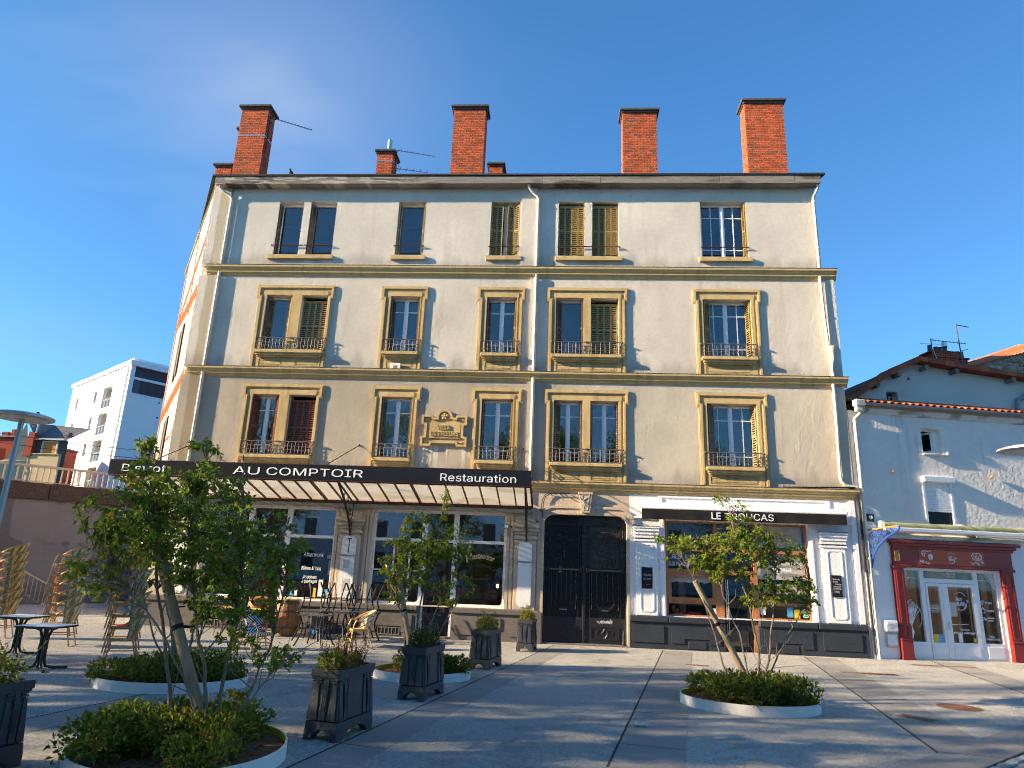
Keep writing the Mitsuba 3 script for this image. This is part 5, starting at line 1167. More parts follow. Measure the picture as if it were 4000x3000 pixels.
# stone house farther right
SH = thing('stone_house', 'rubble stone gable under an orange tiled roof at the far right', 'house')
sv = lambda v: xf(v + [0, 6, 0], AN, (7.25, 0, 0))
emit(SH + '__wall', M().py(Polygon([(8.0, 7.), (8.0, 9.25), (9.2, 9.56), (12.6, 10.62), (12.6, 7.)]), 0, .3), 'mortar', fn=sv)
rg = np.random.default_rng(21); z = 8.6
while z < 10.4:
    h = rg.uniform(.12, .17); x = 8.3 + rg.uniform(0, .1)
    while x < 12.5:
        w = rg.uniform(.14, .34); zt = z + h
        lim = 9.56 + (x + w - 9.2) * .306 - .10
        if zt < lim:
            cx_, cz_ = x + w / 2, z + h / 2; th = np.sort(rg.uniform(0, 2 * PI, 8)); th = np.linspace(0, 2 * PI, 8, endpoint=False) + rg.uniform(-.2, .2, 8)
            rx = (w / 2 - .012) * rg.uniform(.88, 1.12, 8) * 1.05; rr = (h / 2 - .01) * rg.uniform(.88, 1.12, 8) * 1.05
            f0 = [(cx_ + a * np.sign(math.cos(t)) * abs(math.cos(t)) ** .6, .0, cz_ + b * np.sign(math.sin(t)) * abs(math.sin(t)) ** .6) for t, a, b in zip(th, rx, rr)]
            pr = rg.uniform(.025, .05); f1 = [(cx_ + (p[0] - cx_) * .78, -pr, cz_ + (p[2] - cz_) * .78) for p in f0]
            F = [[8 + j, 8 + (j + 1) % 8, 16] for j in range(8)]
            for j in range(8): a, b = j, (j + 1) % 8; F += [[a, b, b + 8], [a, b + 8, a + 8]]
            emit(SH + '__wall__stone', (np.array(f0 + f1 + [(cx_, -pr - .006, cz_)]), np.array(F)), 'stone%d' % rg.integers(0, 3), fn=sv)
        x += w
    z += h
rp0, rp1 = np.array([8.1, 9.38]), np.array([12.8, 10.95])
# tiled slope seen above the wall, rising away
def srf(u, v_): return (u, -.12 + v_ * 1.6, 9.52 + (u - 9.2) * .306 + v_ * (.18 + (u - 8.2) * .075))
emit(SH + '__roof', M().add([srf(8.0, 0), srf(12.8, 0), srf(12.8, 1), srf(8.0, 1)], [[0, 1, 2], [0, 2, 3]]), 'tile0', fn=sv)
for r_ in range(6):
    u = 8.1
    while u < 12.6:
        a, b = np.array(srf(u, r_ / 6)), np.array(srf(u + .15, r_ / 6)); c_, d_ = np.array(srf(u + .15, (r_ + 1.15) / 6)), np.array(srf(u, (r_ + 1.15) / 6)); lf_ = np.array([0, -.012, .022])
        mid0, mid1 = (a + b) / 2 + lf_ * 2, (c_ + d_) / 2 + lf_
        emit(SH + '__roof__tile', (np.array([a + lf_ * .4, mid0, b + lf_ * .4, c_, mid1, d_, a, b]), np.array([[0, 1, 4], [0, 4, 5], [1, 2, 3], [1, 3, 4], [6, 1, 0], [6, 7, 1], [7, 2, 1]])), 'tile2' if rg.random() > .4 else 'tile0', fn=sv); u += .16
ck = fresh(SH + '__chimney'); sv0 = sv; sv = lambda v: sv0(v + [.5, 0, .34]); emit(ck, M().cbox(8.68, 9.22, .8, 1.2, 9.2, 9.78, .01).cbox(8.62, 9.28, .75, 1.25, 9.7, 9.76, .01), 'far_brick', fn=sv)
for u in (8.98, 9.15): emit(ck + '__pot', M().lathe([(.09, 9.78), (.07, 10.05), (.08, 10.07), (.04, 10.07)], 10, (u, 1.0, 0)), 'hoop', fn=sv, smooth=40)
key = thing('television_aerial', 'tall thin aerial mast with one short arm above the stone house chimney', 'aerial')
sv = sv0; mb = sv(np.array([.55, 0, 0]) + np.array([[8.85, .7, 9.6], [8.80, .7, 11.42], [9.32, .7, 11.34], [8.84, .7, 10.35], [9.15, .7, 10.42]]))
emit(key + '__mast', M().tube([mb[0], mb[1]], .022, 6), 'iron_grey'); emit(key + '__arm', M().tube([mb[1] - [0, 0, .03], mb[2]], .02, 5).tube([mb[3], mb[4]], .014, 5), 'iron_grey')

# aerials on the villa
key = thing('television_aerial', 'long aerial on a mast strapped to the leftmost tall chimney', 'aerial'); antenna(key, (-9.40, .95, 14.05), 1.33, 1.5, 12, .07, -.33, 'iron', 1.1, 0.)
key = thing('television_aerial', 'upper long aerial on the short chimney with a steel flue', 'aerial'); antenna(key, (-5.86, 3.3, 15.0), .75, 1.35, 7, .12, -.12, 'iron_grey', 1., .1)
key = thing('television_aerial', 'lower aerial on the short chimney with a steel flue', 'aerial'); antenna(key, (-5.80, 3.2, 14.4), .55, 1.1, 5, .19, -.12, 'iron_grey', 1., .05)
# pigeon
key = thing('pigeon', 'dark pigeon perched on the roof edge between the two left chimneys', 'bird')
bp = np.array([-7.92, -.24, 12.45])
bm = manifold3d.Manifold.batch_hull([manifold3d.Manifold.sphere(.055, 20).translate((0, 0, .11)), manifold3d.Manifold.sphere(.03, 16).translate((.07, 0, .04))]) + manifold3d.Manifold.batch_hull([manifold3d.Manifold.sphere(.04, 16).translate((-.02, 0, .14)), manifold3d.Manifold.sphere(.03, 16).translate((-.035, 0, .21))]) + manifold3d.Manifold.batch_hull([manifold3d.Manifold.sphere(.02, 10).translate((.06, 0, .05)), manifold3d.Manifold.cube((.12, .05, .012)).translate((.06, -.025, .0))]) + manifold3d.Manifold.batch_hull([manifold3d.Manifold.sphere(.008, 8).translate((-.06, 0, .21)), manifold3d.Manifold.sphere(.002, 6).translate((-.085, 0, .2))])
emit(key + '__body', M().mf(bm), 'bird_dark', fn=lambda v: v + bp, smooth=60)
emit(key + '__leg', M().tube([bp + [0, .015, .06], bp + [0, .015, -.01]], .006, 4).tube([bp + [0, -.015, .06], bp + [0, -.015, -.01]], .006, 4), 'goods_red')

# ---------------------------------------------------------------- retaining wall, railing, stairs on the left
RW = thing('retaining_wall', 'tall stained concrete retaining wall with a dark pebbled parapet left of the villa', 'wall')
q45 = lambda v: xf(v, PI / 4, (-15.5, 7.7, 0))
emit(RW + '__face', M().box(-30, 1.5, 0, .6, 0, 3.42), 'stained_concrete', fn=q45)
x = -29.0
while x < 1.5: emit(RW + '__parapet_panel', M().cbox(x + .006, x + 2.35, -.10, .5, 3.40, 3.96, .015), 'aggregate', fn=q45); x += 2.36
emit(RW + '__lamp_cable', M().tube([(-.62, -.12, 3.42), (-.6, -.1, 3.2), (-.66, -.08, 2.95), (-.6, -.08, 2.85)], .02, 6).cbox(-.82, -.72, -.16, -.02, 2.95, 3.3, .02), 'pipe', fn=q45)
gm = M(); rg = np.random.default_rng(8)
for t_, x, z, h in (('ROFUO', -1.78, 1.36, .13), ('HTS', -1.72, 1.10, .15), ('?', -1.70, .95, .12), ('Ost', -.42, 1.02, .16)):
    gm.text(t_, x, x + .11 * len(t_) * (1.0 if t_ != 'Ost' else 1.2), z, h, -.0005, .002, shear=.15)
k = emit(RW + '__graffiti', gm, 'iron', fn=q45); lab(k, 'black spray painted graffiti on the concrete')
emit(RW + '__weeds', M().ball((-1.0, -.08, .1), .1, 1, (1.2, .6, .9)), 'weave_green', fn=q45)
GR = thing('guard_railing', 'cream metal balustrade along the top of the retaining wall', 'railing')
emit(GR + '__top_rail', M().cbox(-29, 1.0, .12, .20, 4.50, 4.585, .01), 'cream_metal', fn=q45)
emit(GR + '__bottom_rail', M().cbox(-29, 1.0, .135, .185, 4.00, 4.03, .006), 'cream_metal', fn=q45)
x = -12.0; i = 0
while x < .95:
    if i % 13 == 0: emit(GR + '__post', M().cbox(x - .03, x + .03, .12, .2, 3.9, 4.5, .006), 'cream_metal', fn=q45)
    else: emit(GR + '__baluster', M().cbox(x - .024, x + .024, .145, .18, 4.03, 4.5, .004), 'cream_metal', fn=q45)
    x += .185; i += 1
ST = thing('stair_railing', 'pale sloping stair balustrade low against the concrete wall at the far left', 'railing')
emit(ST + '__handrail', M().tube([(-5.2, -.8, 2.02), (-2.55, -.8, .60)], .03, 6), 'cream_metal', fn=q45)
for q in np.linspace(0, 1, 22): emit(ST + '__baluster', M().tube([(-5.2 + 2.65 * q, -.8, 2.0 - 1.42 * q), (-5.2 + 2.65 * q, -.8, max(1.35 - 1.42 * q, 0))], .011, 5), 'cream_metal', fn=q45)
stp = M()
for q in range(9): stp.box(-5.4 + q * .3, -5.1 + q * .3, -.8, -.02, 0, max(1.35 - q * .155, .05))
emit(ST + '__steps', stp, 'stained_concrete', fn=q45)

# ---------------------------------------------------------------- far houses on the left
WB = thing('white_apartment_block', 'modern white apartment block with loggias and a plum clad top corner', 'building')
CW = np.array([-33.668, 32., 0]); a143 = math.radians(143); a53 = math.radians(53)
def wl(v): return xf(v, a143, CW)          # u runs back to the left, y < 0 outwards is the other side: flipped below
wlf = lambda v: wl(v * [1, -1, 1]); wrf = lambda v: xf(v, a53, CW)
left = sbox(0, 0, 13.3, 16.3); wins = []
for u0, u1 in ((11.15, 11.70), (6.65, 7.28)):
    for z0 in (13.97, 11.74, 9.5, 7.3): wins.append(sbox(u0, z0, u1, z0 + 1.05))
logs = [sbox(3.25, z0, 5.2, z0 + 1.75) for z0 in (13.30, 11.08, 8.86, 6.65)]
def flip(mm): v, f = mm.get(); return (v, f[:, ::-1])
emit(WB + '__left_wall', flip(M().py(left - unary_union(wins + logs), 0, .25)), 'block_white', fn=wlf)
emit(WB + '__right_wall', M().py(sbox(0, 0, 14, 16.3) - sbox(.33, 15.35, 14, 16.2) - sbox(.33, 14.05, 14, 15.15), 0, .25), 'block_white', fn=wrf)
emit(WB + '__plum_panel', M().box(.33, 14, .12, .2, 15.35, 16.2), 'plum_panel', fn=wrf)
emit(WB + '__plum_panel', M().box(.95, 14, .10, .2, 14.05, 15.15), 'plum_panel', fn=wrf); emit(WB + '__corner_window', M().box(.33, .95, .14, .16, 14.05, 15.15), 'gate_glass', fn=wrf)
for q in range(12): emit(WB + '__plum_panel__batten', M().box(1.0 + q * .55, 1.04 + q * .55, .08, .1, 14.05, 15.15), 'plum_panel', fn=wrf)
emit(WB + '__roof', flip(M().box(-.15, 13.45, -.15, 13, 16.3, 16.62).box(.6, 5.9, .3, 6, 16.62, 17.0)), 'block_white', fn=wlf)
emit(WB + '__right_wall__ledge', M().box(.25, 14, -.06, .0, 13.98, 14.04).box(-.1, 14, -.18, 0, 16.2, 16.3), 'block_white', fn=wrf)
for u, z in ((2.45, 13.6), (2.5, 12.4), (2.1, 9.6)): emit(WB + '__right_wall__vent', M().box(u, u + .12, -.01, .0, z, z + .12), 'iron', fn=wrf)
for w in wins:
    a, c_, b, d_ = w.bounds; k = fresh(WB + '__window'); emit(k, flip(M().box(a, b, .14, .16, c_, d_)), 'slate', fn=wlf)
    emit(k + '__frame', flip(M().py(w - w.buffer(-.03, join_style=2), .08, .139)), 'pvc', fn=wlf)
for w in logs:
    a, c_, b, d_ = w.bounds; k = fresh(WB + '__loggia'); emit(k, flip(M().box(a - .1, b + .1, 1.2, 1.3, c_ - .1, d_ + .1).box(a, b, 0.251, 1.2, c_ - .1, c_).box(a, b, .251, 1.2, d_, d_ + .1).box(a - .1, a, .251, 1.2, c_, d_).box(b, b + .1, .251, 1.2, c_, d_)), 'pale_wall', fn=wlf)
    m = M().box(a, b, .05, .09, c_ + .68, c_ + .74)
    for q in np.linspace(a + .05, b - .05, 4): m.box(q - .025, q + .025, .05, .09, c_, c_ + .7)
    emit(k + '__railing', flip(m), 'zinc', fn=wlf)
    emit(k + '__glass', flip(M().quad((a, .1, c_ + .05), (b, .1, c_ + .05), (b, .1, c_ + .66), (a, .1, c_ + .66))), 'glass_clear', fn=wlf)
emit(WB + '__downpipe', flip(M().tube([(.55, -.08, 16.2), (.55, -.08, 7)], .07, 6)), 'pvc', fn=wlf)
TH = thing('tan_house', 'old tan house with slate roof and dark dormer wall left of the white block', 'house')
emit(TH + '__gable_wall', M().add([(-37.6, 25.4, 2), (-35.6, 26, 2), (-35.6, 26, 7.6), (-35.7, 26, 8.4), (-36.1, 25.9, 10.2), (-36.9, 25.7, 7.6), (-37.6, 25.4, 7.4)], [[0, 1, 2], [0, 2, 6], [2, 5, 6], [2, 3, 5], [3, 4, 5]]), 'tan_render')
emit(TH + '__slot_window', M().add([(-36.5, 25.78, 8.3), (-36.42, 25.8, 8.3), (-36.36, 25.8, 8.8), (-36.44, 25.78, 8.8)], [[0, 1, 2], [0, 2, 3]]), 'gate_dark')
emit(TH + '__slate_roof', M().add([(-35.5, 26.2, 9.15), (-33.3, 26.2, 9.07), (-33.3, 28.5, 10.35), (-36.1, 28.5, 10.55), (-36.1, 26, 10.2)], [[0, 1, 2], [0, 2, 3], [0, 3, 4]]), 'slate')
emit(TH + '__eaves_gutter', M().box(-35.4, -33.3, 26.0, 26.15, 9.05, 9.16), 'pale_wall'); emit(TH + '__roof_window', M().box(-34.0, -33.5, 26.75, 26.95, 9.55, 9.72), 'hoop')
emit(TH + '__dormer_wall', M().box(-35.4, -33.35, 26.3, 26.5, 2, 9.1), 'dark_render'); emit(TH + '__lower_wall', M().box(-35.7, -33.45, 26.05, 26.29, 2, 8.05).cbox(-35.8, -33.45, 25.95, 26.3, 8.05, 8.12, .02), 'tan_render')
k = fresh(TH + '__window'); emit(k, M().box(-34.85, -33.9, 26.24, 26.295, 8.12, 8.95), 'curtain'); emit(k + '__frame', M().py(sbox(-34.95, 8.1, -33.8, 9.0) - sbox(-34.83, 8.15, -33.92, 8.92), 26.18, 26.29), 'pale_wall')
emit(TH + '__party_wall', M().add([(-36.0, 25.92, 7.9), (-35.4, 25.92, 7.95), (-35.4, 25.92, 9.5), (-35.8, 25.92, 9.6), (-36, 26.5, 7.9), (-35.4, 26.5, 7.95), (-35.4, 26.5, 9.5), (-35.8, 26.5, 9.6)], [[0, 1, 2], [0, 2, 3], [4, 6, 5], [4, 7, 6], [0, 3, 7], [0, 7, 4], [1, 5, 6], [1, 6, 2], [3, 2, 6], [3, 6, 7]]), 'far_brick')
emit(TH + '__flue', M().tube([(-35.55, 26.2, 9.5), (-35.5, 26.2, 10.5)], .06, 6), 'steel')
FB = thing('brick_house', 'dark red brick house with a lower chimney block at the far left edge', 'house')
emit(FB + '__wall', M().box(-46, -37.4, 27, 33, 0, 9.3), 'far_brick'); emit(FB + '__roof_ledge', M().cbox(-46, -37.3, 26.8, 33, 9.3, 9.42, .02), 'slate')
emit(FB + '__chimney', M().cbox(-39.2, -37.75, 26.0, 26.6, 2, 8.45, .02), 'tile0'); emit(FB + '__low_roof', M().cbox(-46, -37.5, 25.5, 27, 7.4, 7.6, .02), 'slate')
for u in (-38.6, -38.2): emit(FB + '__chimney__pot', M().lathe([(.1, 8.45), (.07, 8.8), (.0, 8.8)], 8, (u, 26.3, 0)), 'steel', smooth=40)
emit(FB + '__stack', M().cbox(-39.6, -39.1, 28, 28.5, 9.3, 9.9, .02).cbox(-38.9, -38.6, 28, 28.3, 9.3, 10.1, .02), 'far_brick')
emit('overhead_cable', M().tube([(-40, 20, 9.2), (-29, 21, 8.0), (-18, 22, 7.35), (-13.5, 14, 6.6)], .018, 4), 'iron'); labels['overhead_cable'] = {'label': 'upper of two thin dark cables crossing in front of the white block', 'category': 'cable'}
emit('overhead_cable_001', M().tube([(-40, 20, 8.6), (-29, 21, 7.5), (-18, 22, 6.9), (-13.5, 14, 6.3)], .018, 4), 'iron'); labels['overhead_cable_001'] = {'label': 'lower of two thin dark cables crossing in front of the white block', 'category': 'cable'}

# ---------------------------------------------------------------- street lamps
def lamp(c_, lean, label):
    k = thing('street_lamp', label, 'street lamp', 'disc lamps on tall posts')
    x, y, z = c_
    emit(k + '__pole', M().tube([(x, y, 0), (x, y, z * .4), (x, y, z - .02)], [.046, .040, .033], 12), 'lamp_metal', smooth=40)
    emit(k + '__disc', M().lathe([(.0, z + .055), (.12, z + .052), (.30, z + .035), (.365, z + .012), (.365, z - .012), (.33, z - .02), (.0, z - .022)], 32, (x, y, 0)), 'lamp_metal', smooth=30)
    emit(k + '__under_plate', M().lathe([(.0, z - .030), (.29, z - .029), (.30, z - .0225), (.0, z - .0225)], 28, (x, y, 0)), 'lamp_under', smooth=30)
    emit(k + '__sensor', M().ball((x + .2, y, z + .06), .02, 1), 'iron')
lamp((-7.03, -8.87, 3.32), 0, 'disc topped street lamp at the left edge before the concrete wall')
lamp((6.08, -8.09, 3.37), 0, 'disc topped street lamp at the right edge before the pale house')
# ---------------------------------------------------------------- covers, grates, litter
def cover(name, label, cat, cx, cy, w, d, rz, n=0, rnd=False):
    k = thing(name, label, cat); f = lambda v: xf(v, rz, (cx, cy, 0))
    if rnd:
        emit(k + '__frame', M().pz(Point(0, 0).buffer(w) - Point(0, 0).buffer(w * .9), .001, .006), 'rust_iron', fn=f)
        m = M().pz(Point(0, 0).buffer(w * .88), .0005, .004)
        for x in np.arange(-w * .75, w * .8, .045):
            for y in np.arange(-w * .75, w * .8, .045):
                if math.hypot(x, y) < w * .8: m.box(x - .014, x + .014, y - .014, y + .014, .0041, .008)
        emit(k + '__lid', m, 'rust_iron', fn=f)
    else:
        emit(k + '__frame', M().pz(sbox(-w / 2, -d / 2, w / 2, d / 2) - sbox(-w / 2 + .02, -d / 2 + .02, w / 2 - .02, d / 2 - .02), .001, .006), 'rust_iron', fn=f)
        if n:
            emit(k + '__pit', M().box(-w / 2 + .02, w / 2 - .02, -d / 2 + .02, d / 2 - .02, .0004, .0007), 'joint_mat', fn=f)
            m = M()
            for q in np.linspace(-w / 2 + .03, w / 2 - .03, n): m.box(q - .009, q + .009, -d / 2 + .02, d / 2 - .02, .0008, .0055)
            emit(k + '__bars', m, 'rust_iron', fn=f)
        else:
            m = M().box(-w / 2 + .021, w / 2 - .021, -d / 2 + .021, d / 2 - .021, .0005, .004)
            for q in np.linspace(-w / 2 + .05, w / 2 - .05, 9): m.box(q - .008, q + .008, -d / 2 + .03, d / 2 - .03, .0041, .007)
            emit(k + '__lid', m, 'rust_iron', fn=f)
cover('manhole_cover', 'round rusty manhole cover in the plaza at the right', 'manhole cover', 5.70, -6.36, .28, 0, 0, rnd=True)
cover('access_cover', 'rectangular rusty access cover left of the round manhole cover', 'cover', 4.62, -7.38, .42, .24, -.9)
cover('drain_grate', 'small rusty slotted drain grate before the white shop door', 'drain grate', 2.76, -2.88, .42, .14, -.2, 12)
cover('drain_grate', 'long rusty drain grate before the corner of the white shop', 'drain grate', 5.95, -2.9, 1.0, .22, -.06, 30)
cover('drain_grate', 'long rusty drain grate before the red shop door', 'drain grate', 8.35, -.95, 1.35, .18, .0, 36)
key = thing('paper_litter', 'crumpled white and brown paper lying on the dark paving band', 'litter')
m = trimesh.creation.icosphere(2, .06); m.vertices *= (1 + .5 * (meshkit.noise(m.vertices * 40 + 3)[:, None] - .5)); m.vertices *= [1.2, .8, .4]
emit(key, (m.vertices + [.97, -8.80, .024], m.faces), 'pale_wall')

# ---------------------------------------------------------------- leaves, shrubs and small trees
def leafmesh(Pn, D, L, W, rng, pal, curl=.35):
    """Leaves as folded four-triangle blades: base points, directions, lengths, widths -> vertices, faces, colours."""
    n = len(Pn); D = D / (np.linalg.norm(D, axis=1, keepdims=True) + 1e-9)
    a = rng.normal(size=(n, 3)); a[:, 2] += 1.6; s = np.cross(D, a); s /= np.linalg.norm(s, axis=1, keepdims=True) + 1e-9; u = np.cross(s, D)
    L = np.asarray(L).reshape(-1, 1) * np.ones((n, 1)); W = np.asarray(W).reshape(-1, 1) * np.ones((n, 1))
    mid = Pn + D * L * .5; tip = Pn + D * L - u * L * curl * .5
    V = np.stack([Pn, mid - s * W / 2 + u * W * .12, mid + s * W / 2 + u * W * .12, tip, mid - u * W * .1], 1).reshape(-1, 3)
    F = np.array([[0, 2, 4], [2, 3, 4], [3, 1, 4], [1, 0, 4]]); F = (F[None] + np.arange(n)[:, None, None] * 5).reshape(-1, 3)
    pal = np.asarray(pal, float); t = rng.random((n, 1)) ** 1.3; c = pal[0] * (1 - t) + pal[1] * t
    if len(pal) > 2: q = rng.random(n) < pal[3][0]; c[q] = pal[2]
    c = c * rng.uniform(.75, 1.25, (n, 1))
    return V, F, np.repeat(np.clip(c, 0, 1), 5, 0)


GREEN = [(.13, .21, .028), (.38, .46, .065), (.38, .13, .06), (.05, 0, 0)]
OLIVE = [(.085, .14, .022), (.32, .34, .055), (.30, .14, .04), (.06, 0, 0)]
YELLOW = [(.12, .16, .03), (.34, .36, .07), (.3, .18, .05), (.05, 0, 0)]


def ellip(rng, n, c, r, shell=.0):
    d = rng.normal(size=(n, 3)); d /= np.linalg.norm(d, axis=1, keepdims=True); q = (shell ** 3 + (1 - shell ** 3) * rng.random((n, 1))) ** (1 / 3)
    return np.asarray(c) + d * q * np.asarray(r), d


def small_tree(name, label, cat, stems, blobs, seed, stake=None, leaf=(.058, .033), pal=GREEN, per=10, stake_label=None):
    """stems: polylines with a foot radius; blobs: (centre, radii, clusters). Twigs run from the nearest stem to every leaf cluster."""
    rng = np.random.default_rng(seed); k = thing(name, label, cat, 'young multi stemmed trees in round beds')
    SP = []
    for pts, r in stems:
        p = np.array(pts, float); t = np.linspace(0, 1, len(p)); tt = np.linspace(0, 1, 16)
        q = np.stack([np.interp(tt, t, p[:, i]) for i in range(3)], 1)
        for _ in range(3): q[1:-1] = (q[:-2] + 2 * q[1:-1] + q[2:]) / 4
        q[1:-1] += (rng.random((14, 3)) - .5) * .035
        r *= .66; emit(k + '__stem', M().tube(q, np.linspace(r, r * .28, 16), 7), 'bark', smooth=True); SP.append(q)
    SPA = np.vstack(SP); tw = M(); LP, LD, LL = [], [], []
    for q in range(46):     # bare side shoots low on the stems
        s0 = SPA[rng.integers(len(SPA))]
        if s0[2] < .35 or s0[2] > 1.3: continue
        d = rng.normal(size=3) * [.2, .16, .05] + [0, 0, rng.uniform(.1, .34)]; tw.tube([s0, s0 + d * .5 + rng.normal(size=3) * .02, s0 + d], [.0055, .004, .002], 4)
    for c, r, n in blobs:
        n = int(n * 1.35); P_, d_ = ellip(rng, int(n * 1.6), c, r, .25)
        ok = meshkit.fbm(P_ * 3.2 + seed, 2, seed) > .43; P_ = P_[ok][:n]
        for p in P_:
            low = SPA[:, 2] < p[2] - .05; S_ = SPA[low] if low.any() else SPA
            j = np.argmin(np.linalg.norm((S_ - p) * [1, 1, .75], axis=1)); s0 = S_[j]
            mid = (s0 + p) / 2 + np.array([0, 0, .06]) + (rng.random(3) - .5) * .06
            if rng.random() < .5: tw.tube([s0, mid, p], [.0075, .005, .0025], 4)
            ax = p - mid; ax /= np.linalg.norm(ax) + 1e-9
            m_ = rng.integers(per - 3, per + 3)
            for q in range(m_):
                b = p - ax * rng.uniform(0, .10) + rng.normal(size=3) * .012; d = ax * .5 + rng.normal(size=3) * .8 + np.array([0, 0, -.25])
                LP.append(b); LD.append(d)
    LP, LD = np.array(LP), np.array(LD); L = rng.uniform(.7, 1.25, len(LP)) * leaf[0]
    emit(k + '__twigs', tw, 'bark')
    V, F, C_ = leafmesh(LP, LD, L, L * leaf[1] / leaf[0], rng, pal)
    lab(emit(k + '__crown', (V, F), 'leaf', color=C_), kind='stuff')
    if stake:
        ks = thing('tree_stake', stake_label, 'stake', 'thick leaning stakes beside the young trees')
        p0, p1, r = stake; d = np.array(p1) - np.array(p0)
        pts = [np.array(p0) + d * t + (rng.random(3) - .5) * .008 for t in np.linspace(0, 1, 7)]
        emit(ks + '__post', M().tube(pts, np.linspace(r * 1.06, r * .97, 7), 12), 'stake', smooth=50)
        c_ = np.array(p0) + d * .62; emit(ks + '__tie', M().tube([c_ - d * .012, c_ + d * .012], r * 1.12, 12).tube([c_, c_ + [.10, .02, .0], c_ + [.16, .03, .01]], .010, 5), 'board_black')
    return k


def bush(key, c, r, n, leaf, pal, seed, stems=9, up=.5, part='foliage', stem_mat='bark'):
    rng = np.random.default_rng(seed); c = np.asarray(c, float)
    P_, d_ = ellip(rng, n, c, r, .35); P_[:, 2] = np.maximum(P_[:, 2], c[2] - r[2] * .6)
    P_ += .18 * np.asarray(r) * (meshkit.noise(P_ * 9 + seed)[:, None] - .5) * 2
    D = d_ * .7 + rng.normal(size=(n, 3)) * .6 + np.array([0, 0, up]); L = rng.uniform(.65, 1.3, n) * leaf
    V, F, C_ = leafmesh(P_, D, L, L * .58, rng, pal)
    m = M(); b = c - [0, 0, r[2] * .95]
    for q in range(stems):
        t, _ = ellip(rng, 1, c, np.asarray(r) * .9, .6); m.tube([b + rng.normal(size=3) * [.02, .02, 0], (b + t[0]) / 2 + [0, 0, .02], t[0]], [.006, .005, .003], 4)
    emit(key + '__stems', m, stem_mat); lab(emit(key + '__' + part, (V, F), 'leaf', color=C_), kind='stuff')


def bed(label, cx, cy, rx, ry, rot, n_b, seed, where, pal=OLIVE, h=.29, nl=650, leaf=.052):
    k = thing('planting_bed', label, 'planting bed')
    th = np.linspace(0, 2 * PI, 56, endpoint=False); wob = 1 + .05 * np.cos(2 * th + seed)
    pts = xf(np.stack([rx * wob * np.cos(th), ry * wob * np.sin(th), 0 * th], 1), rot, (cx, cy, 0))[:, :2]; po = Polygon(pts)
    emit(k + '__edging', M().pz(po - po.buffer(-.010), -.02, .125), 'ring_white', smooth=30)
    emit(k + '__edging__inner_face', M().pz(po.buffer(-.0105) - po.buffer(-.016), -.02, .123), 'ring_yellow', smooth=30)
    v, f = M().pz(po.buffer(-.017), .0, .07).get(); emit(k + '__soil', (v, f), 'soil')
    rng = np.random.default_rng(seed + 40); cl = M()
    P_, _ = ellip(rng, 260, (cx, cy, .075), (rx * .86, ry * .86, .004))
    for p in P_: cl.ball(p, rng.uniform(.008, .022), 0, (1, 1, .6))
    lab(emit(k + '__mulch', cl, 'soil'), kind='stuff')
    placed = []
    for i in range(n_b):
        for _ in range(40):
            a, q = rng.uniform(0, 2 * PI), math.sqrt(rng.random()) * .8; p = xf(np.array([[rx * q * math.cos(a), ry * q * math.sin(a), 0]]), rot, (cx, cy, 0))[0]
            if all(np.linalg.norm(p - o) > .27 * rx for o in placed): break
        placed.append(p)
    placed.sort(key=lambda p: p[0] / (p[1] + 17.2))
    for i, p in enumerate(placed):
        hh = h * rng.uniform(.75, 1.15); w = .26 * rx * rng.uniform(1.0, 1.35)
        kk = thing('low_shrub', 'low shrub, %s in the bed %s' % (ORD[i] if i < n_b - 1 else 'rightmost', where), 'shrub', 'low shrubs filling the bed ' + where)
        bush(kk, p + [0, 0, .07 + hh * .52], (w, w, hh * .55), nl, leaf, pal, seed * 31 + i)
    return k


bed('round white edged bed nearest the camera under the leafy tree at the lower left', -3.12, -11.02, .84, .98, .2, 11, 1, 'nearest the camera', nl=620, h=.31)
bed('white edged bed behind the nearest one, beside the stacked cafe chairs', -5.05, -7.75, .98, .70, .25, 11, 2, 'beside the stacked cafe chairs')
bed('white edged bed half hidden behind the second dark planter', -2.02, -6.02, .78, .62, .3, 7, 3, 'behind the second dark planter', pal=[(.08, .12, .025), (.27, .26, .05), (.25, .12, .04), (.08, 0, 0)])
bed('white edged bed standing alone on the right of the plaza', 2.60, -7.12, .92, .72, -.22, 11, 4, 'alone on the right of the plaza', pal=[(.055, .095, .018), (.19, .22, .04), (.24, .10, .03), (.05, 0, 0)])

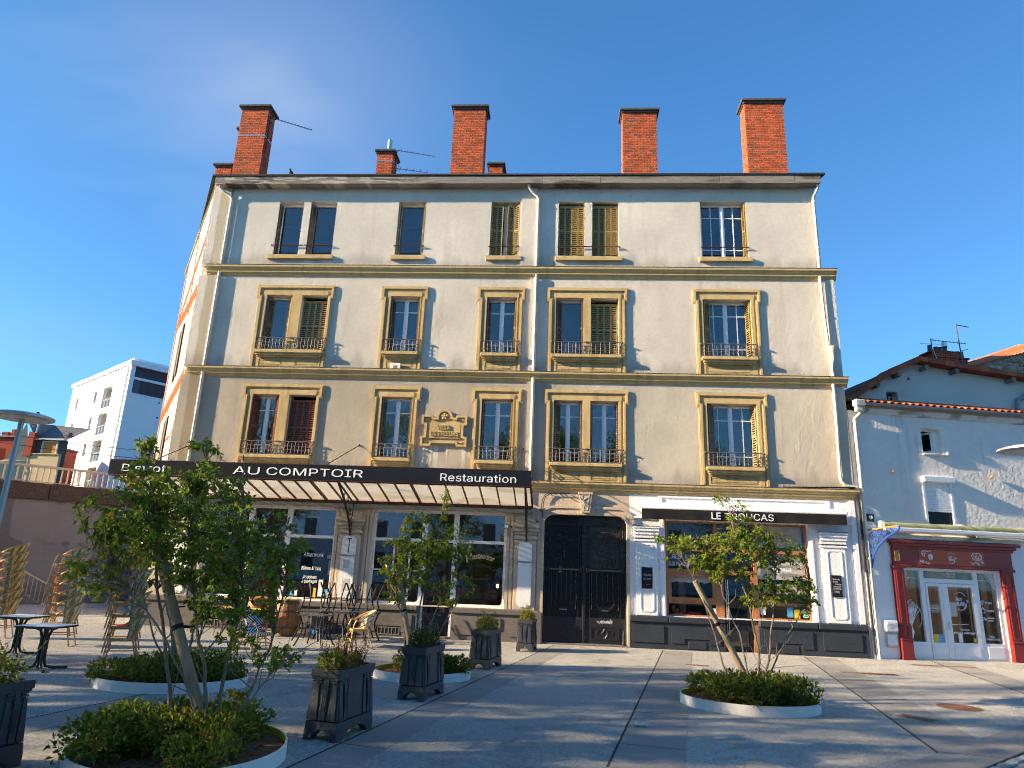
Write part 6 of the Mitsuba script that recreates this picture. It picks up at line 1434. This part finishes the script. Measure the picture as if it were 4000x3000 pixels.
B0 = (-2.95, -10.95, .07)
def st(*p): return [B0 if q is None else q for q in p]
small_tree('young_tree', 'dense leafy young tree in the nearest bed, hiding the left end of the cafe sign', 'tree',
           [([(-3.25, -10.9, .07), (-3.30, -10.95, .45), (-3.55, -11.0, 1.2), (-3.72, -11.0, 2.1), (-4.0, -11.0, 2.7)], .032), ([B0, (-2.96, -11, .5), (-3.2, -11, 1.2), (-3.42, -10.9, 2.0), (-3.38, -10.9, 2.72)], .03),
            ([(-2.85, -10.9, .07), (-2.90, -10.9, .8), (-2.82, -10.9, 1.45), (-2.95, -10.8, 2.1), (-3.05, -10.8, 2.6)], .028), ([(-2.8, -10.9, .07), (-2.72, -10.9, .35), (-2.52, -10.8, .9), (-2.45, -10.8, 1.5), (-2.6, -10.8, 1.95)], .022),
            ([(-2.78, -11.0, .07), (-2.66, -11.1, .3), (-2.45, -11.1, .62), (-2.25, -11.0, .86)], .016), ([B0, (-3.1, -11.1, .6), (-3.5, -11.1, 1.1), (-4.05, -11.1, 1.55), (-4.35, -11, 1.8)], .020)],
           [((-3.38, -10.95, 1.90), (.80, .60, .55), 280), ((-2.9, -10.9, 1.52), (.58, .5, .46), 120), ((-4.0, -11.0, 2.0), (.48, .4, .36), 90), ((-4.2, -11.0, 1.45), (.33, .3, .25), 34), ((-3.40, -10.9, 2.45), (.22, .22, .30), 38), ((-3.95, -11, 2.55), (.13, .15, .26), 22), ((-2.55, -10.8, 1.75), (.26, .3, .26), 30), ((-2.38, -11.0, .82), (.24, .2, .12), 16), ((-2.9, -10.9, 1.05), (.45, .35, .2), 22)], 11,
           ((-2.90, -10.95, .05), (-3.60, -11.0, 1.62), .045), stake_label='thick leaning wooden stake in the nearest bed, its cut top among leaves')
small_tree('young_tree', 'slender young tree in the bed beside the stacked cafe chairs', 'tree',
           [([(-4.98, -7.8, .07), (-5.05, -7.9, .7), (-5.3, -8.0, 1.4), (-5.5, -8.0, 2.2), (-5.55, -8, 2.9)], .032), ([(-4.9, -7.8, .07), (-4.8, -7.8, .8), (-4.7, -7.9, 1.5), (-4.6, -7.9, 2.4)], .028), ([(-4.85, -7.8, .07), (-4.5, -7.8, .6), (-4.2, -7.8, 1.1), (-4.0, -7.8, 1.6)], .022), ([(-5.0, -7.8, .07), (-5.3, -7.9, .6), (-5.6, -7.9, 1.2), (-5.9, -7.9, 1.9)], .024)],
           [((-5.0, -7.9, 2.1), (.9, .6, .7), 190), ((-4.35, -7.8, 1.55), (.5, .5, .45), 90), ((-5.7, -7.9, 1.9), (.4, .4, .4), 50)], 12, ((-4.95, -7.75, .05), (-5.3, -7.85, 1.55), .05), stake_label='pale stake in the bed beside the stacked cafe chairs')
small_tree('young_tree', 'airy young tree behind the second planter before the cafe windows', 'tree',
           [([(-2.28, -5.9, .07), (-2.36, -5.85, .6), (-2.47, -5.8, 1.1), (-2.6, -5.8, 1.75), (-2.6, -5.8, 2.2)], .028), ([(-2.2, -5.9, .07), (-2.22, -5.8, .8), (-2.1, -5.8, 1.5), (-2.0, -5.8, 2.1), (-1.85, -5.8, 2.85)], .026), ([(-2.15, -5.9, .07), (-1.98, -5.8, .8), (-1.75, -5.8, 1.25), (-1.55, -5.8, 1.7)], .022), ([(-2.1, -5.9, .07), (-1.85, -5.8, .6), (-1.62, -5.8, 1.0), (-1.5, -5.75, 1.3)], .018), ([(-2.3, -5.9, .07), (-2.42, -5.9, .9), (-2.7, -5.8, 1.4), (-2.95, -5.8, 1.8)], .02)],
           [((-2.35, -5.8, 1.75), (.62, .45, .50), 190), ((-1.75, -5.8, 2.0), (.45, .35, .36), 100), ((-1.65, -5.8, 1.3), (.36, .3, .30), 56), ((-2.65, -5.8, 1.25), (.3, .3, .22), 30), ((-1.85, -5.8, 2.65), (.09, .1, .24), 14), ((-2.3, -5.8, 2.35), (.2, .2, .2), 26)], 13,
           ((-2.18, -5.9, .05), (-2.55, -5.85, 1.5), .045), stake_label='leaning wooden stake of the tree before the cafe windows')
small_tree('young_tree', 'young tree in the right hand bed, partly covering the awning lettering', 'tree',
           [([(2.46, -6.8, .07), (2.36, -6.8, .45), (2.24, -6.75, .9), (2.1, -6.7, 1.4), (1.85, -6.7, 1.9)], .024), ([(2.75, -6.85, .07), (2.88, -6.8, .5), (2.82, -6.8, 1.0), (2.68, -6.8, 1.5), (2.6, -6.8, 2.2), (2.55, -6.8, 2.7)], .03), ([(2.85, -6.85, .07), (2.98, -6.8, .5), (3.05, -6.8, 1.0), (3.15, -6.8, 1.6), (3.1, -6.8, 2.1)], .03), ([(2.9, -6.85, .07), (3.0, -6.8, .42), (3.25, -6.75, .85), (3.55, -6.7, 1.25), (3.68, -6.7, 1.5)], .022), ([(2.7, -6.85, .07), (2.64, -6.8, .8), (2.4, -6.8, 1.4), (2.2, -6.8, 1.95)], .022)],
           [((2.62, -6.75, 1.95), (.62, .45, .44), 200), ((2.0, -6.7, 1.98), (.5, .4, .27), 90), ((2.70, -6.75, 2.48), (.22, .22, .26), 26), ((2.45, -6.7, 2.76), (.10, .1, .06), 5), ((3.0, -6.8, 1.45), (.4, .35, .22), 50), ((3.5, -6.75, 1.45), (.26, .25, .3), 40), ((3.45, -6.75, 2.05), (.2, .2, .2), 20), ((3.0, -6.75, 2.2), (.3, .3, .2), 30), ((1.55, -6.7, 2.15), (.14, .12, .1), 9)], 14,
           ((2.84, -6.6, .05), (2.02, -6.7, 1.58), .042), stake_label='leaning wooden stake with a pale cut top in the right hand bed')

# ---------------------------------------------------------------- planters
def planter(cx, cy, rz, label, plabel, style, seed):
    k = thing('planter', label, 'planter', 'dark moulded planters on feet'); f = lambda v: xf(v, rz, (cx, cy, 0))
    def frus(m, w0, l0, z0, w1, l1, z1):
        v = [(sx * w / 2, sy * l / 2, z) for w, l, z in ((w0, l0, z0), (w1, l1, z1)) for sx, sy in ((-1, -1), (1, -1), (1, 1), (-1, 1))]
        return m.add(v, [[0, 2, 1], [0, 3, 2], [4, 5, 6], [4, 6, 7]] + [q for i in range(4) for q in ([i, (i + 1) % 4, (i + 1) % 4 + 4], [i, (i + 1) % 4 + 4, i + 4])])
    hull = lambda w0, l0, z0, w1, l1, z1, b=.012: trimesh.convex.convex_hull(np.array([(sx * (w / 2 - ex), sy * (l / 2 - ey), z + (b * .6 if (ex == 0 and ey == 0 and z == z0) else 0)) for w, l, z in ((w0, l0, z0), (w1, l1, z1)) for sx in (-1, 1) for sy in (-1, 1) for ex, ey in ((0, b), (b, 0))]))
    emit(k + '__tub', M().tm(hull(.335, .70, .175, .275, .63, .545)), 'planter_paint', fn=f)
    rim = Polygon([(-.155, -.345), (.155, -.345), (.155, .345), (-.155, .345)])
    emit(k + '__rim', M().pz(rim.buffer(.01) - rim.buffer(-.028), .56, .625).pz(rim.buffer(-.002, join_style=2) - rim.buffer(-.03), .540, .5599), 'planter_paint', fn=f)
    emit(k + '__base_band', M().tm(hull(.355, .72, .10, .345, .71, .165)), 'planter_paint', fn=f)
    MF = manifold3d.Manifold; foot = MF.cube((.35, .715, .10), True).translate((0, 0, .05))
    foot = foot - MF.cylinder(1.0, .105, .105, 24, True).rotate((90, 0, 0)).scale((1, 1, .88)) - MF.cylinder(1.0, .105, .105, 24, True).rotate((0, 90, 0)).scale((1, 2.35, .88))
    for q, piece in enumerate(foot.decompose()): emit(k + '__foot', M().mf(piece), 'planter_paint', fn=f)
    fl = M()
    def onface(m, side):   # decoration drawn on the narrow face (x across, z up), laid against the sloping sides
        v, ff = m.get(); z = v[:, 2]; t = np.clip((z - .175) / .37, 0, 1)
        if side in (0, 2):
            off = .35 - .035 * t; y = -off + v[:, 1]; r = np.stack([v[:, 0], y, z], 1)
            return (r if side == 0 else r * [-1, -1, 1], ff)
        off = .1675 - .03 * t; x = off - v[:, 1]; r = np.stack([x, v[:, 0], z], 1); return (r if side == 1 else r * [-1, -1, 1], ff)
    def deco(s):
        m = M().py(Polygon([(-.035 * s, .18), (.035 * s, .18), (.03 * s, .545), (-.03 * s, .545)]), -.016, .01).box(-.036 * s, .036 * s, -.022, .0, .43, .445).box(-.036 * s, .036 * s, -.022, .0, .455, .467)
        for x in (-.018, 0, .018): m.box(x * s - .0045, x * s + .0045, -.022, .0, .25, .42)
        for q in (-1, 1):
            m.py(Polygon([(q * .050 * s, .50), (q * .085 * s, .50), (q * .115 * s, .19), (q * .048 * s, .19)]), -.012, .01) if False else m.py(Polygon([(q * .075 * s, .49), (q * .118 * s, .49), (q * .14 * s, .19), (q * .055 * s, .19)]), -.013, .01)
            m.box(min(q * .045 * s, q * .12 * s), max(q * .045 * s, q * .12 * s), -.02, .0, .505, .518).box(min(q * .045 * s, q * .12 * s), max(q * .045 * s, q * .12 * s), -.02, .0, .527, .538)
            m.box(min(q * .06, q * .14) * s, max(q * .06, q * .14) * s, -.014, .0, .178, .186)
        return m
    for side in (0, 2): emit(k + '__relief', onface(deco(1.0), side), 'planter_paint', fn=f)
    for side in (1, 3):
        for xo in (-.23, .23):
            v, ff = deco(.75).get(); mm = M().add(v + [xo, 0, 0], ff); emit(k + '__relief', onface(mm, side), 'planter_paint', fn=f)
    emit(k + '__soil', M().box(-.13, .13, -.31, .31, .5, .575), 'soil', fn=f)
    kp = thing('planter_plant', plabel, 'plant'); c = np.array([cx, cy, .62]); d = np.array([-math.sin(rz), math.cos(rz), 0])
    rng = np.random.default_rng(seed)
    if style == 'dry':
        tw = M(); LP, LD = [], []
        for q in range(70):
            b = c + d * rng.uniform(-.27, .27) + [rng.uniform(-.1, .1), 0, -.05]; h = rng.uniform(.12, .36); t = b + [rng.normal() * .06, rng.normal() * .06, h]
            tw.tube([b, (b + t) / 2 + rng.normal(size=3) * .012, t], [.004, .003, .002], 4)
            for w in range(16): LP.append(b + (t - b) * rng.uniform(.2, 1)); LD.append(rng.normal(size=3) * .7 + [0, 0, .8])
        emit(kp + '__dry_stalks', tw, 'goods_dry'); V, F, C_ = leafmesh(np.array(LP), np.array(LD), rng.uniform(.018, .036, len(LP)), .009, rng, [(.13, .05, .025), (.24, .13, .06), (.10, .12, .03), (.2, 0, 0)])
        lab(emit(kp + '__dry_leaves', (V, F), 'leaf', color=C_), kind='stuff')
        bush(kp, c - d * .22 + [-.03, 0, .04], (.15, .15, .13), 600, .034, GREEN, seed + 1); bush(kp, c + d * .1 + [0, 0, .02], (.14, .28, .09), 700, .03, [(.10, .11, .03), (.22, .2, .06)], seed + 2, part='grassy_tuft')
    else:
        pal = {'green': [(.05, .085, .02), (.16, .19, .04), (.14, .06, .03), (.12, 0, 0)], 'yellow': YELLOW, 'olive': OLIVE}[style]
        bush(kp, c - d * .12 + [0, 0, .05], (.16, .20, .15), 1100, .032, pal, seed); bush(kp, c + d * .14 + [0, 0, .05], (.15, .20, .14), 900, .032, pal, seed + 3, part='back_foliage')
        tw = M(); LP, LD = [], []
        for q in range(26):
            b = c + d * rng.uniform(-.25, .25) + [rng.uniform(-.1, .1), 0, 0]; t = b + [rng.normal() * .09, rng.normal() * .09, rng.uniform(.15, .33)]
            tw.tube([b, (b + t) / 2, t], [.004, .003, .002], 4)
            for w in range(14): LP.append(b + (t - b) * rng.uniform(.35, 1)); LD.append(rng.normal(size=3) * .8 + [0, 0, .6])
        emit(kp + '__shoots', tw, 'bark'); V, F, C_ = leafmesh(np.array(LP), np.array(LD), rng.uniform(.025, .04, len(LP)), .016, rng, pal)
        lab(emit(kp + '__shoot_leaves', (V, F), 'leaf', color=C_), kind='stuff')


P('goods_dry', (.16, .07, .035), .9, .1)
planter(-2.115, -9.88, -.222, 'dark planter nearest the camera right of the nearest bed, dry stalks in it', 'reddish dry stalks and tufts in the nearest planter', 'dry', 51)
planter(-1.72, -7.65, -.20, 'second dark planter, in front of the half hidden bed', 'bushy green plant in the second planter', 'green', 52)
planter(-1.19, -4.60, -.25, 'third dark planter in full sun before the etched cafe window', 'yellow green plant in the third planter', 'yellow', 53)
planter(-.60, -1.60, -.10, 'smallest looking dark planter standing beside the black gate', 'yellow green plant in the planter beside the gate', 'yellow', 54)
planter(-4.40, -11.80, -.222, 'dark planter cut off by the left edge of the picture', 'olive shrub in the planter at the left edge', 'olive', 55)

# ---------------------------------------------------------------- cafe furniture, built in metres
MS = 1 / S
def at(x, y, rz, z=0.): return lambda v: xf(v, rz, (x, y, z), MS)


def bistro_chair(x, y, rz, label, group=None, z=0., frame='rattan', seat='weave_green', back='weave_green', tilt=0.):
    k = thing('bistro_chair', label, 'chair', group); f0 = at(x, y, rz, z)
    def f(v):
        if tilt: c, s = math.cos(tilt), math.sin(tilt); v = np.stack([v[:, 0], v[:, 1] * c - v[:, 2] * s, v[:, 1] * s + v[:, 2] * c], 1)
        return f0(v)
    sp = sbox(-.21, -.22, .21, .21).buffer(-.06).buffer(.06, quad_segs=4)
    mm = M().pz(sp, .435, .465); v, ff = mm.get(); emit(k + '__seat', (v, ff), seat, fn=f, uv=np.stack([(v[:, 0] + .25) * 2, (v[:, 1] + .25) * 2], 1))
    for sx in (-1, 1):
        emit(k + '__leg', M().tube([(sx * .235, -.27, 0), (sx * .215, -.21, .43), (sx * .225, -.20, .56), (sx * .245, -.15, .665)], .015, 6), frame, fn=f, smooth=50)
        emit(k + '__leg', M().tube([(sx * .225, .31, 0), (sx * .19, .20, .43), (sx * .205, .26, .64), (sx * .19, .29, .74)], .015, 6), frame, fn=f, smooth=50)
    ph = np.linspace(-1.95, 1.95, 27)
    def rim(p): z_ = .655 + .235 * np.maximum(np.cos(p * .82), 0) ** 1.1; rr = 1 + .35 * (z_ - .62); return np.array([.25 * math.sin(p) * rr, .02 + .255 * math.cos(p) * (1 + 2.0 * max(z_ - .66, 0)), z_])
    hoop = [rim(p) for p in ph]
    fr = M().tube([(-.245, -.15, .665)] + hoop + [(.245, -.15, .665)], .020, 6).tube([(-.21, -.205, .425), (.21, -.205, .425), (.19, .2, .425), (-.19, .2, .425), (-.21, -.205, .425)], .014, 5)
    emit(k + '__frame', fr, frame, fn=f, smooth=50)
    emit(k + '__stretcher', M().tube([(-.22, -.235, .22), (.22, -.235, .22)], .011, 5).tube([(-.205, .255, .22), (.205, .255, .22)], .011, 5).tube([(-.22, -.22, .25), (-.205, .24, .25)], .011, 5).tube([(.22, -.22, .25), (.205, .24, .25)], .011, 5).tube([(-.21, -.21, .3), (0, -.2, .41), (.21, -.21, .3)], .010, 5), frame, fn=f)
    bd_ = M()
    for sx in (-1, 1):
        for yy, zz in ((-.21, .43), (.2, .43), (-.225, .24)): bd_.cbox(sx * .215 - .02, sx * .215 + .02, yy - .02, yy + .02, zz - .025, zz + .025, .006)
    lab(emit(k + '__binding', bd_, 'binding', fn=f), kind='stuff')
    pb = np.linspace(-1.25, 1.25, 17); V, UV = [], []
    for side in (0, 1):
        for i, p in enumerate(pb):
            top = rim(p); bot = np.array([.20 * math.sin(p), .02 + .20 * math.cos(p), .47])
            for j in range(6):
                q = bot + (top - bot) * j / 5; n_ = np.array([math.sin(p), math.cos(p), 0]); V.append(q + n_ * (.005 if side else -.005)); UV.append((i / 16, j / 5))
    F = []
    for side in (0, 1):
        o = side * 17 * 6
        for i in range(16):
            for j in range(5):
                a, b, c_, d_ = o + i * 6 + j, o + (i + 1) * 6 + j, o + (i + 1) * 6 + j + 1, o + i * 6 + j + 1
                F += [[a, b, c_], [a, c_, d_]] if side == 0 else [[a, c_, b], [a, d_, c_]]
    emit(k + '__backrest', (np.array(V), np.array(F)), back, fn=f, uv=np.array(UV), smooth=True)
    return k


PITCH = .176
names = ['lowest', 'second from the bottom', 'third from the bottom', 'middle', 'third from the top', 'second from the top', 'topmost']
for (x, y, rz, n, who, gb) in ((-10.9, -3.75, -1.22, 7, 'leftmost stack, with striped backs', 'weave_stripe'), (-9.1, -4.45, -1.25, 7, 'middle stack, before the graffiti', 'weave_green'), (-6.78, -6.2, -1.12, 7, 'right stack, behind the nearest tree', 'weave_green')):
    for i in range(n):
        bistro_chair(x - .012 * i, y - .004 * i, rz, 'rattan armchair, %s of the %s' % (names[i], who), 'stacked rattan armchairs', z=i * PITCH, back=gb)
bistro_chair(-3.98, -2.72, -1.02, 'single pale yellow rattan armchair with zigzag back standing in the sun', frame='rattan_pale', seat='rattan_pale', back='weave_cream')
bistro_chair(-5.32, -4.55, 1.25, 'rattan chair with black and white diamond back, nearer of the two', seat='weave_bw', back='weave_bw')
bistro_chair(-5.85, -3.55, 1.2, 'rattan chair with black and white diamond back, farther of the two', seat='weave_bw', back='weave_bw')
key = thing('seat_blanket', 'small red and white cloth lying on a chair low in the right stack', 'cloth')
emit(key, M().cbox(-6.88, -6.66, -6.28, -6.1, .375 + PITCH, .40 + PITCH, .012), 'goods_red')


def white_table(x, y, rz, label):
    k = thing('cafe_table', label, 'table'); f = at(x, y, rz)
    emit(k + '__top', M().pz(sbox(-.35, -.35, .35, .35).buffer(-.03).buffer(.03), .715, .742), 'table_white', fn=f)
    emit(k + '__edge_band', M().pz(sbox(-.352, -.352, .352, .352).buffer(-.03).buffer(.033) - sbox(-.35, -.35, .35, .35).buffer(-.03).buffer(.0302), .708, .738), 'green_metal', fn=f)
    for q in range(4):
        a = PI / 4 + q * PI / 2; c, s = math.cos(a), math.sin(a); P_ = [(.40, .022), (.20, .028), (.09, .06), (.055, .15), (.045, .35), (.05, .55), (.09, .66), (.18, .70), (.32, .706)]
        emit(k + '__leg', M().tube([(r * c, r * s, z) for r, z in P_], .024, 8), 'green_metal', fn=f, smooth=50)
        emit(k + '__leg_cap', M().cbox(.41 * c - .02, .41 * c + .02, .41 * s - .02, .41 * s + .02, 0, .04, .006), 'black_metal', fn=f)
    emit(k + '__column', M().tube([(0, 0, .12), (0, 0, .6)], .03, 8).cbox(-.06, .06, -.06, .06, .34, .38, .01).cbox(-.012, .012, -.012, .012, 0, .13), 'green_metal', fn=f)
white_table(-7.38, -7.12, .02, 'white topped cafe table with curved dark green legs, nearer of the two at the left')
white_table(-8.78, -5.85, .02, 'white topped cafe table cut by the left edge behind the nearer one')


def metal_table(x, y, rz, label, group=None, flip_=False, z=0.):
    k = thing('metal_table', label, 'table', group); f0 = at(x, y, rz, z)
    f = (lambda v: f0(np.stack([v[:, 0], -v[:, 1], .74 - v[:, 2]], 1))) if flip_ else f0
    emit(k + '__top', M().cbox(-.35, .35, -.35, .35, .718, .74, .006), 'mesh_metal', fn=f)
    for sx in (-1, 1):
        for sy in (-1, 1):
            emit(k + '__leg', M().tube([(sx * .36, sy * .36, 0), (sx * .30, sy * .30, .16), (sx * .245, sy * .245, .34), (sx * .235, sy * .235, .48), (sx * .27, sy * .27, .62), (sx * .30, sy * .30, .72)], .020, 6), 'black_metal', fn=f, smooth=50)
    emit(k + '__brace', M().tube([(-.24, -.24, .42), (.24, -.24, .42), (.24, .24, .42), (-.24, .24, .42), (-.24, -.24, .42)], .008, 5), 'black_metal', fn=f)
metal_table(-4.92, -2.62, -.12, 'black perforated metal table standing free in front of the stacked ones')
for i, (x, y) in enumerate(((-5.35, -1.62), (-4.80, -1.52), (-4.25, -1.42), (-5.1, -.98), (-4.52, -.9))):
    o_ = ('left end of the front row', 'middle of the front row', 'right end of the front row', 'left of the back row', 'right of the back row')[i]
    metal_table(x, y, -.08, 'black metal table upright under an upturned one, ' + o_, 'upright black tables below the pillar')
    metal_table(x + .03, y, -.02, 'upturned black metal table, legs in the air, ' + o_, 'upturned black tables before the pillar', True, z=.745 * MS)
key = thing('blue_cloth', 'blue cloth hanging under the free standing metal table', 'cloth')
m = M(); t = np.linspace(0, 1, 12); v = [(-.2 + .4 * a, .02 * math.sin(a * 9), .46 - .10 * math.sin(a * PI) - b * (.05 + .05 * math.sin(a * 7))) for a in t for b in (0, 1)]; F = []
for i in range(11): F += [[2 * i, 2 * i + 2, 2 * i + 3], [2 * i, 2 * i + 3, 2 * i + 1]]
emit(key, m.add(v, F), 'sticker_blue', fn=at(-4.85, -2.72, .1), smooth=True)
for i, (x, y, who) in enumerate(((-7.35, -1.35, 'left'), (-6.75, -1.6, 'right'))):
    k = thing('wire_table', 'small yellow topped table on many thin black legs, %s of two by the barrels' % who, 'table'); f = at(x, y, .1)
    emit(k + '__top', M().cbox(-.33, .33, -.3, .3, .70, .73, .008), 'sticker_yellow' if i else 'rattan_pale', fn=f)
    for q in range(8): emit(k + '__leg', M().tube([(-.30 + .6 * (q % 4) / 3, -.25 if q < 4 else .25, 0), (-.25 + .5 * (q % 4) / 3 + .06, -.2 if q < 4 else .2, .7)], .009, 5), 'black_metal', fn=f)


def barrel(x, y, label, rz):
    k = thing('barrel', label, 'barrel', 'old wine barrels used as tables'); f = at(x, y, rz); n = 20
    zz = np.linspace(0, .95, 9); rr = .27 + .075 * np.sin(PI * zz / .95) ** .9
    for i in range(n):
        a0, a1 = i * 2 * PI / n + .012, (i + 1) * 2 * PI / n - .012; V, F = [], []
        for z, r in zip(zz, rr): V += [(r * math.cos(a0), r * math.sin(a0), z), (r * math.cos((a0 + a1) / 2) * 1.012, r * math.sin((a0 + a1) / 2) * 1.012, z), (r * math.cos(a1), r * math.sin(a1), z)]
        for j in range(8):
            for q in (0, 1): a = j * 3 + q; F += [[a, a + 1, a + 4], [a, a + 4, a + 3]]
        emit(k + '__stave', (np.array(V), np.array(F)), 'stave', fn=f)
    for z in (.04, .24, .66, .88):
        r = .27 + .075 * math.sin(PI * z / .95) ** .9 + .006; emit(k + '__hoop', M().lathe([(r - .004, z - .028), (r + .002, z - .028), (r + .002, z + .028), (r - .004, z + .028)], 28, (0, 0, 0)), 'hoop', fn=f, smooth=30)
    emit(k + '__head', M().lathe([(.0, .92), (.275, .92), (.275, .90), (0, .90)], 20), 'stave', fn=f)
    emit(k + '__round_top', M().lathe([(.0, .985), (.33, .985), (.33, .955), (0, .955)], 28), 'rattan_pale', fn=f, smooth=30)
    emit(k + '__core', M().lathe([(.0, .02), (.24, .02), (.30, .47), (.24, .9), (0, .9)], 16), 'interior', fn=f)
barrel(-6.18, -.95, 'wine barrel beside the upturned black tables, lit on its left', .1)
barrel(-7.02, -.62, 'wine barrel farther left behind the diamond backed chairs', .5)

# ---------------------------------------------------------------- big trees out of frame: shade on the plaza, reflections in the glass
def big_tree(seed, n_leaf, spread=1.0):
    rng = np.random.default_rng(seed); br = M(); tips = []
    def grow(p, d, L, r, depth):
        n = 4; pts = [p]; dd = d.copy()
        for i in range(n): dd = dd + rng.normal(size=3) * .12 + np.array([0, 0, .05]); dd /= np.linalg.norm(dd); pts.append(pts[-1] + dd * L / n)
        br.tube(pts, np.linspace(r, r * .62, n + 1), 8 if depth < 2 else 5)
        if depth >= 3: tips.extend(pts[1:])
        if depth == 5: return
        k = 4 if depth == 0 else rng.integers(2, 4)
        for q in range(k):
            a = q * 2 * PI / k + rng.uniform(-.5, .5); tl = rng.uniform(.45, .8) * spread; u = np.cross(dd, [0.3, .2, 1]); u /= np.linalg.norm(u); w = np.cross(dd, u)
            nd = dd * math.cos(tl) + (u * math.cos(a) + w * math.sin(a)) * math.sin(tl); grow(pts[-1 - (q % 2)], nd, L * rng.uniform(.62, .82), r * .55, depth + 1)
    grow(np.zeros(3), np.array([0, 0, 1.]), 3.0, .30, 0)
    tips = np.array(tips); idx = rng.integers(0, len(tips), n_leaf); P_ = tips[idx] + rng.normal(size=(n_leaf, 3)) * .28
    V, F, C_ = leafmesh(P_, rng.normal(size=(n_leaf, 3)) + [0, 0, -.3], rng.uniform(.10, .20, n_leaf), rng.uniform(.07, .13, n_leaf), rng, [(.12, .17, .03), (.32, .38, .08)])
    return br.get(), (V, F, C_)


BT = [big_tree(71, 13000), big_tree(72, 12000), big_tree(73, 2700)]
def plant_big(i, x, y, s, rz, label, group):
    k = thing('plane_tree', label, 'tree', group); (v, f), (V, F, C_) = BT[i]; fn = lambda q: xf(q, rz, (x, y, 0), s)
    emit(k + '__trunk', (v, f), 'old_bark', fn=fn, smooth=True); lab(emit(k + '__crown', (V, F), 'leaf', color=C_, fn=fn), kind='stuff')
for i, (x, y, s) in enumerate(((-13.5, -9.6, .80), (-18.5, -11.6, .95), (-25.5, -13.6, 1.0), (-17.0, -13.2, 1.38), (-23.5, -16.5, 1.45))):
    plant_big(2, x, y, s, i * 1.9, 'large plane tree left of the picture shading the plaza', 'plane trees out of frame on the left')
for i, x in enumerate((-27, -20, -13.5, -7, -0.5, 6, 13, 20)):
    plant_big(i % 2, x, -25.5 - (i * 37 % 4), 1.1 + .1 * (i % 3), i * 2.3, 'large plane tree behind the viewer, seen only in reflections', 'plane trees behind the viewer')
BH = thing('added_terrace', 'row of brown houses added behind the viewer to fill the window reflections', 'building')  # unseen row added so the panes reflect houses instead of bright sky
emit(BH + '__wall', M().box(-60, 60, -66, -58, 0, 8.5), 'block_white')
emit(BH + '__roof', M().add([(-60, -57.5, 8.5), (60, -57.5, 8.5), (60, -62, 11), (-60, -62, 11), (60, -66.5, 8.5), (-60, -66.5, 8.5)], [[0, 1, 2], [0, 2, 3], [3, 2, 4], [3, 4, 5]]), 'tile1')
for x in range(-56, 58, 4):
    for z in (1.2, 4.6): emit(BH + '__window', M().box(x, x + 1.3, -58.0, -57.95, z, z + 2.0), 'gate_glass')
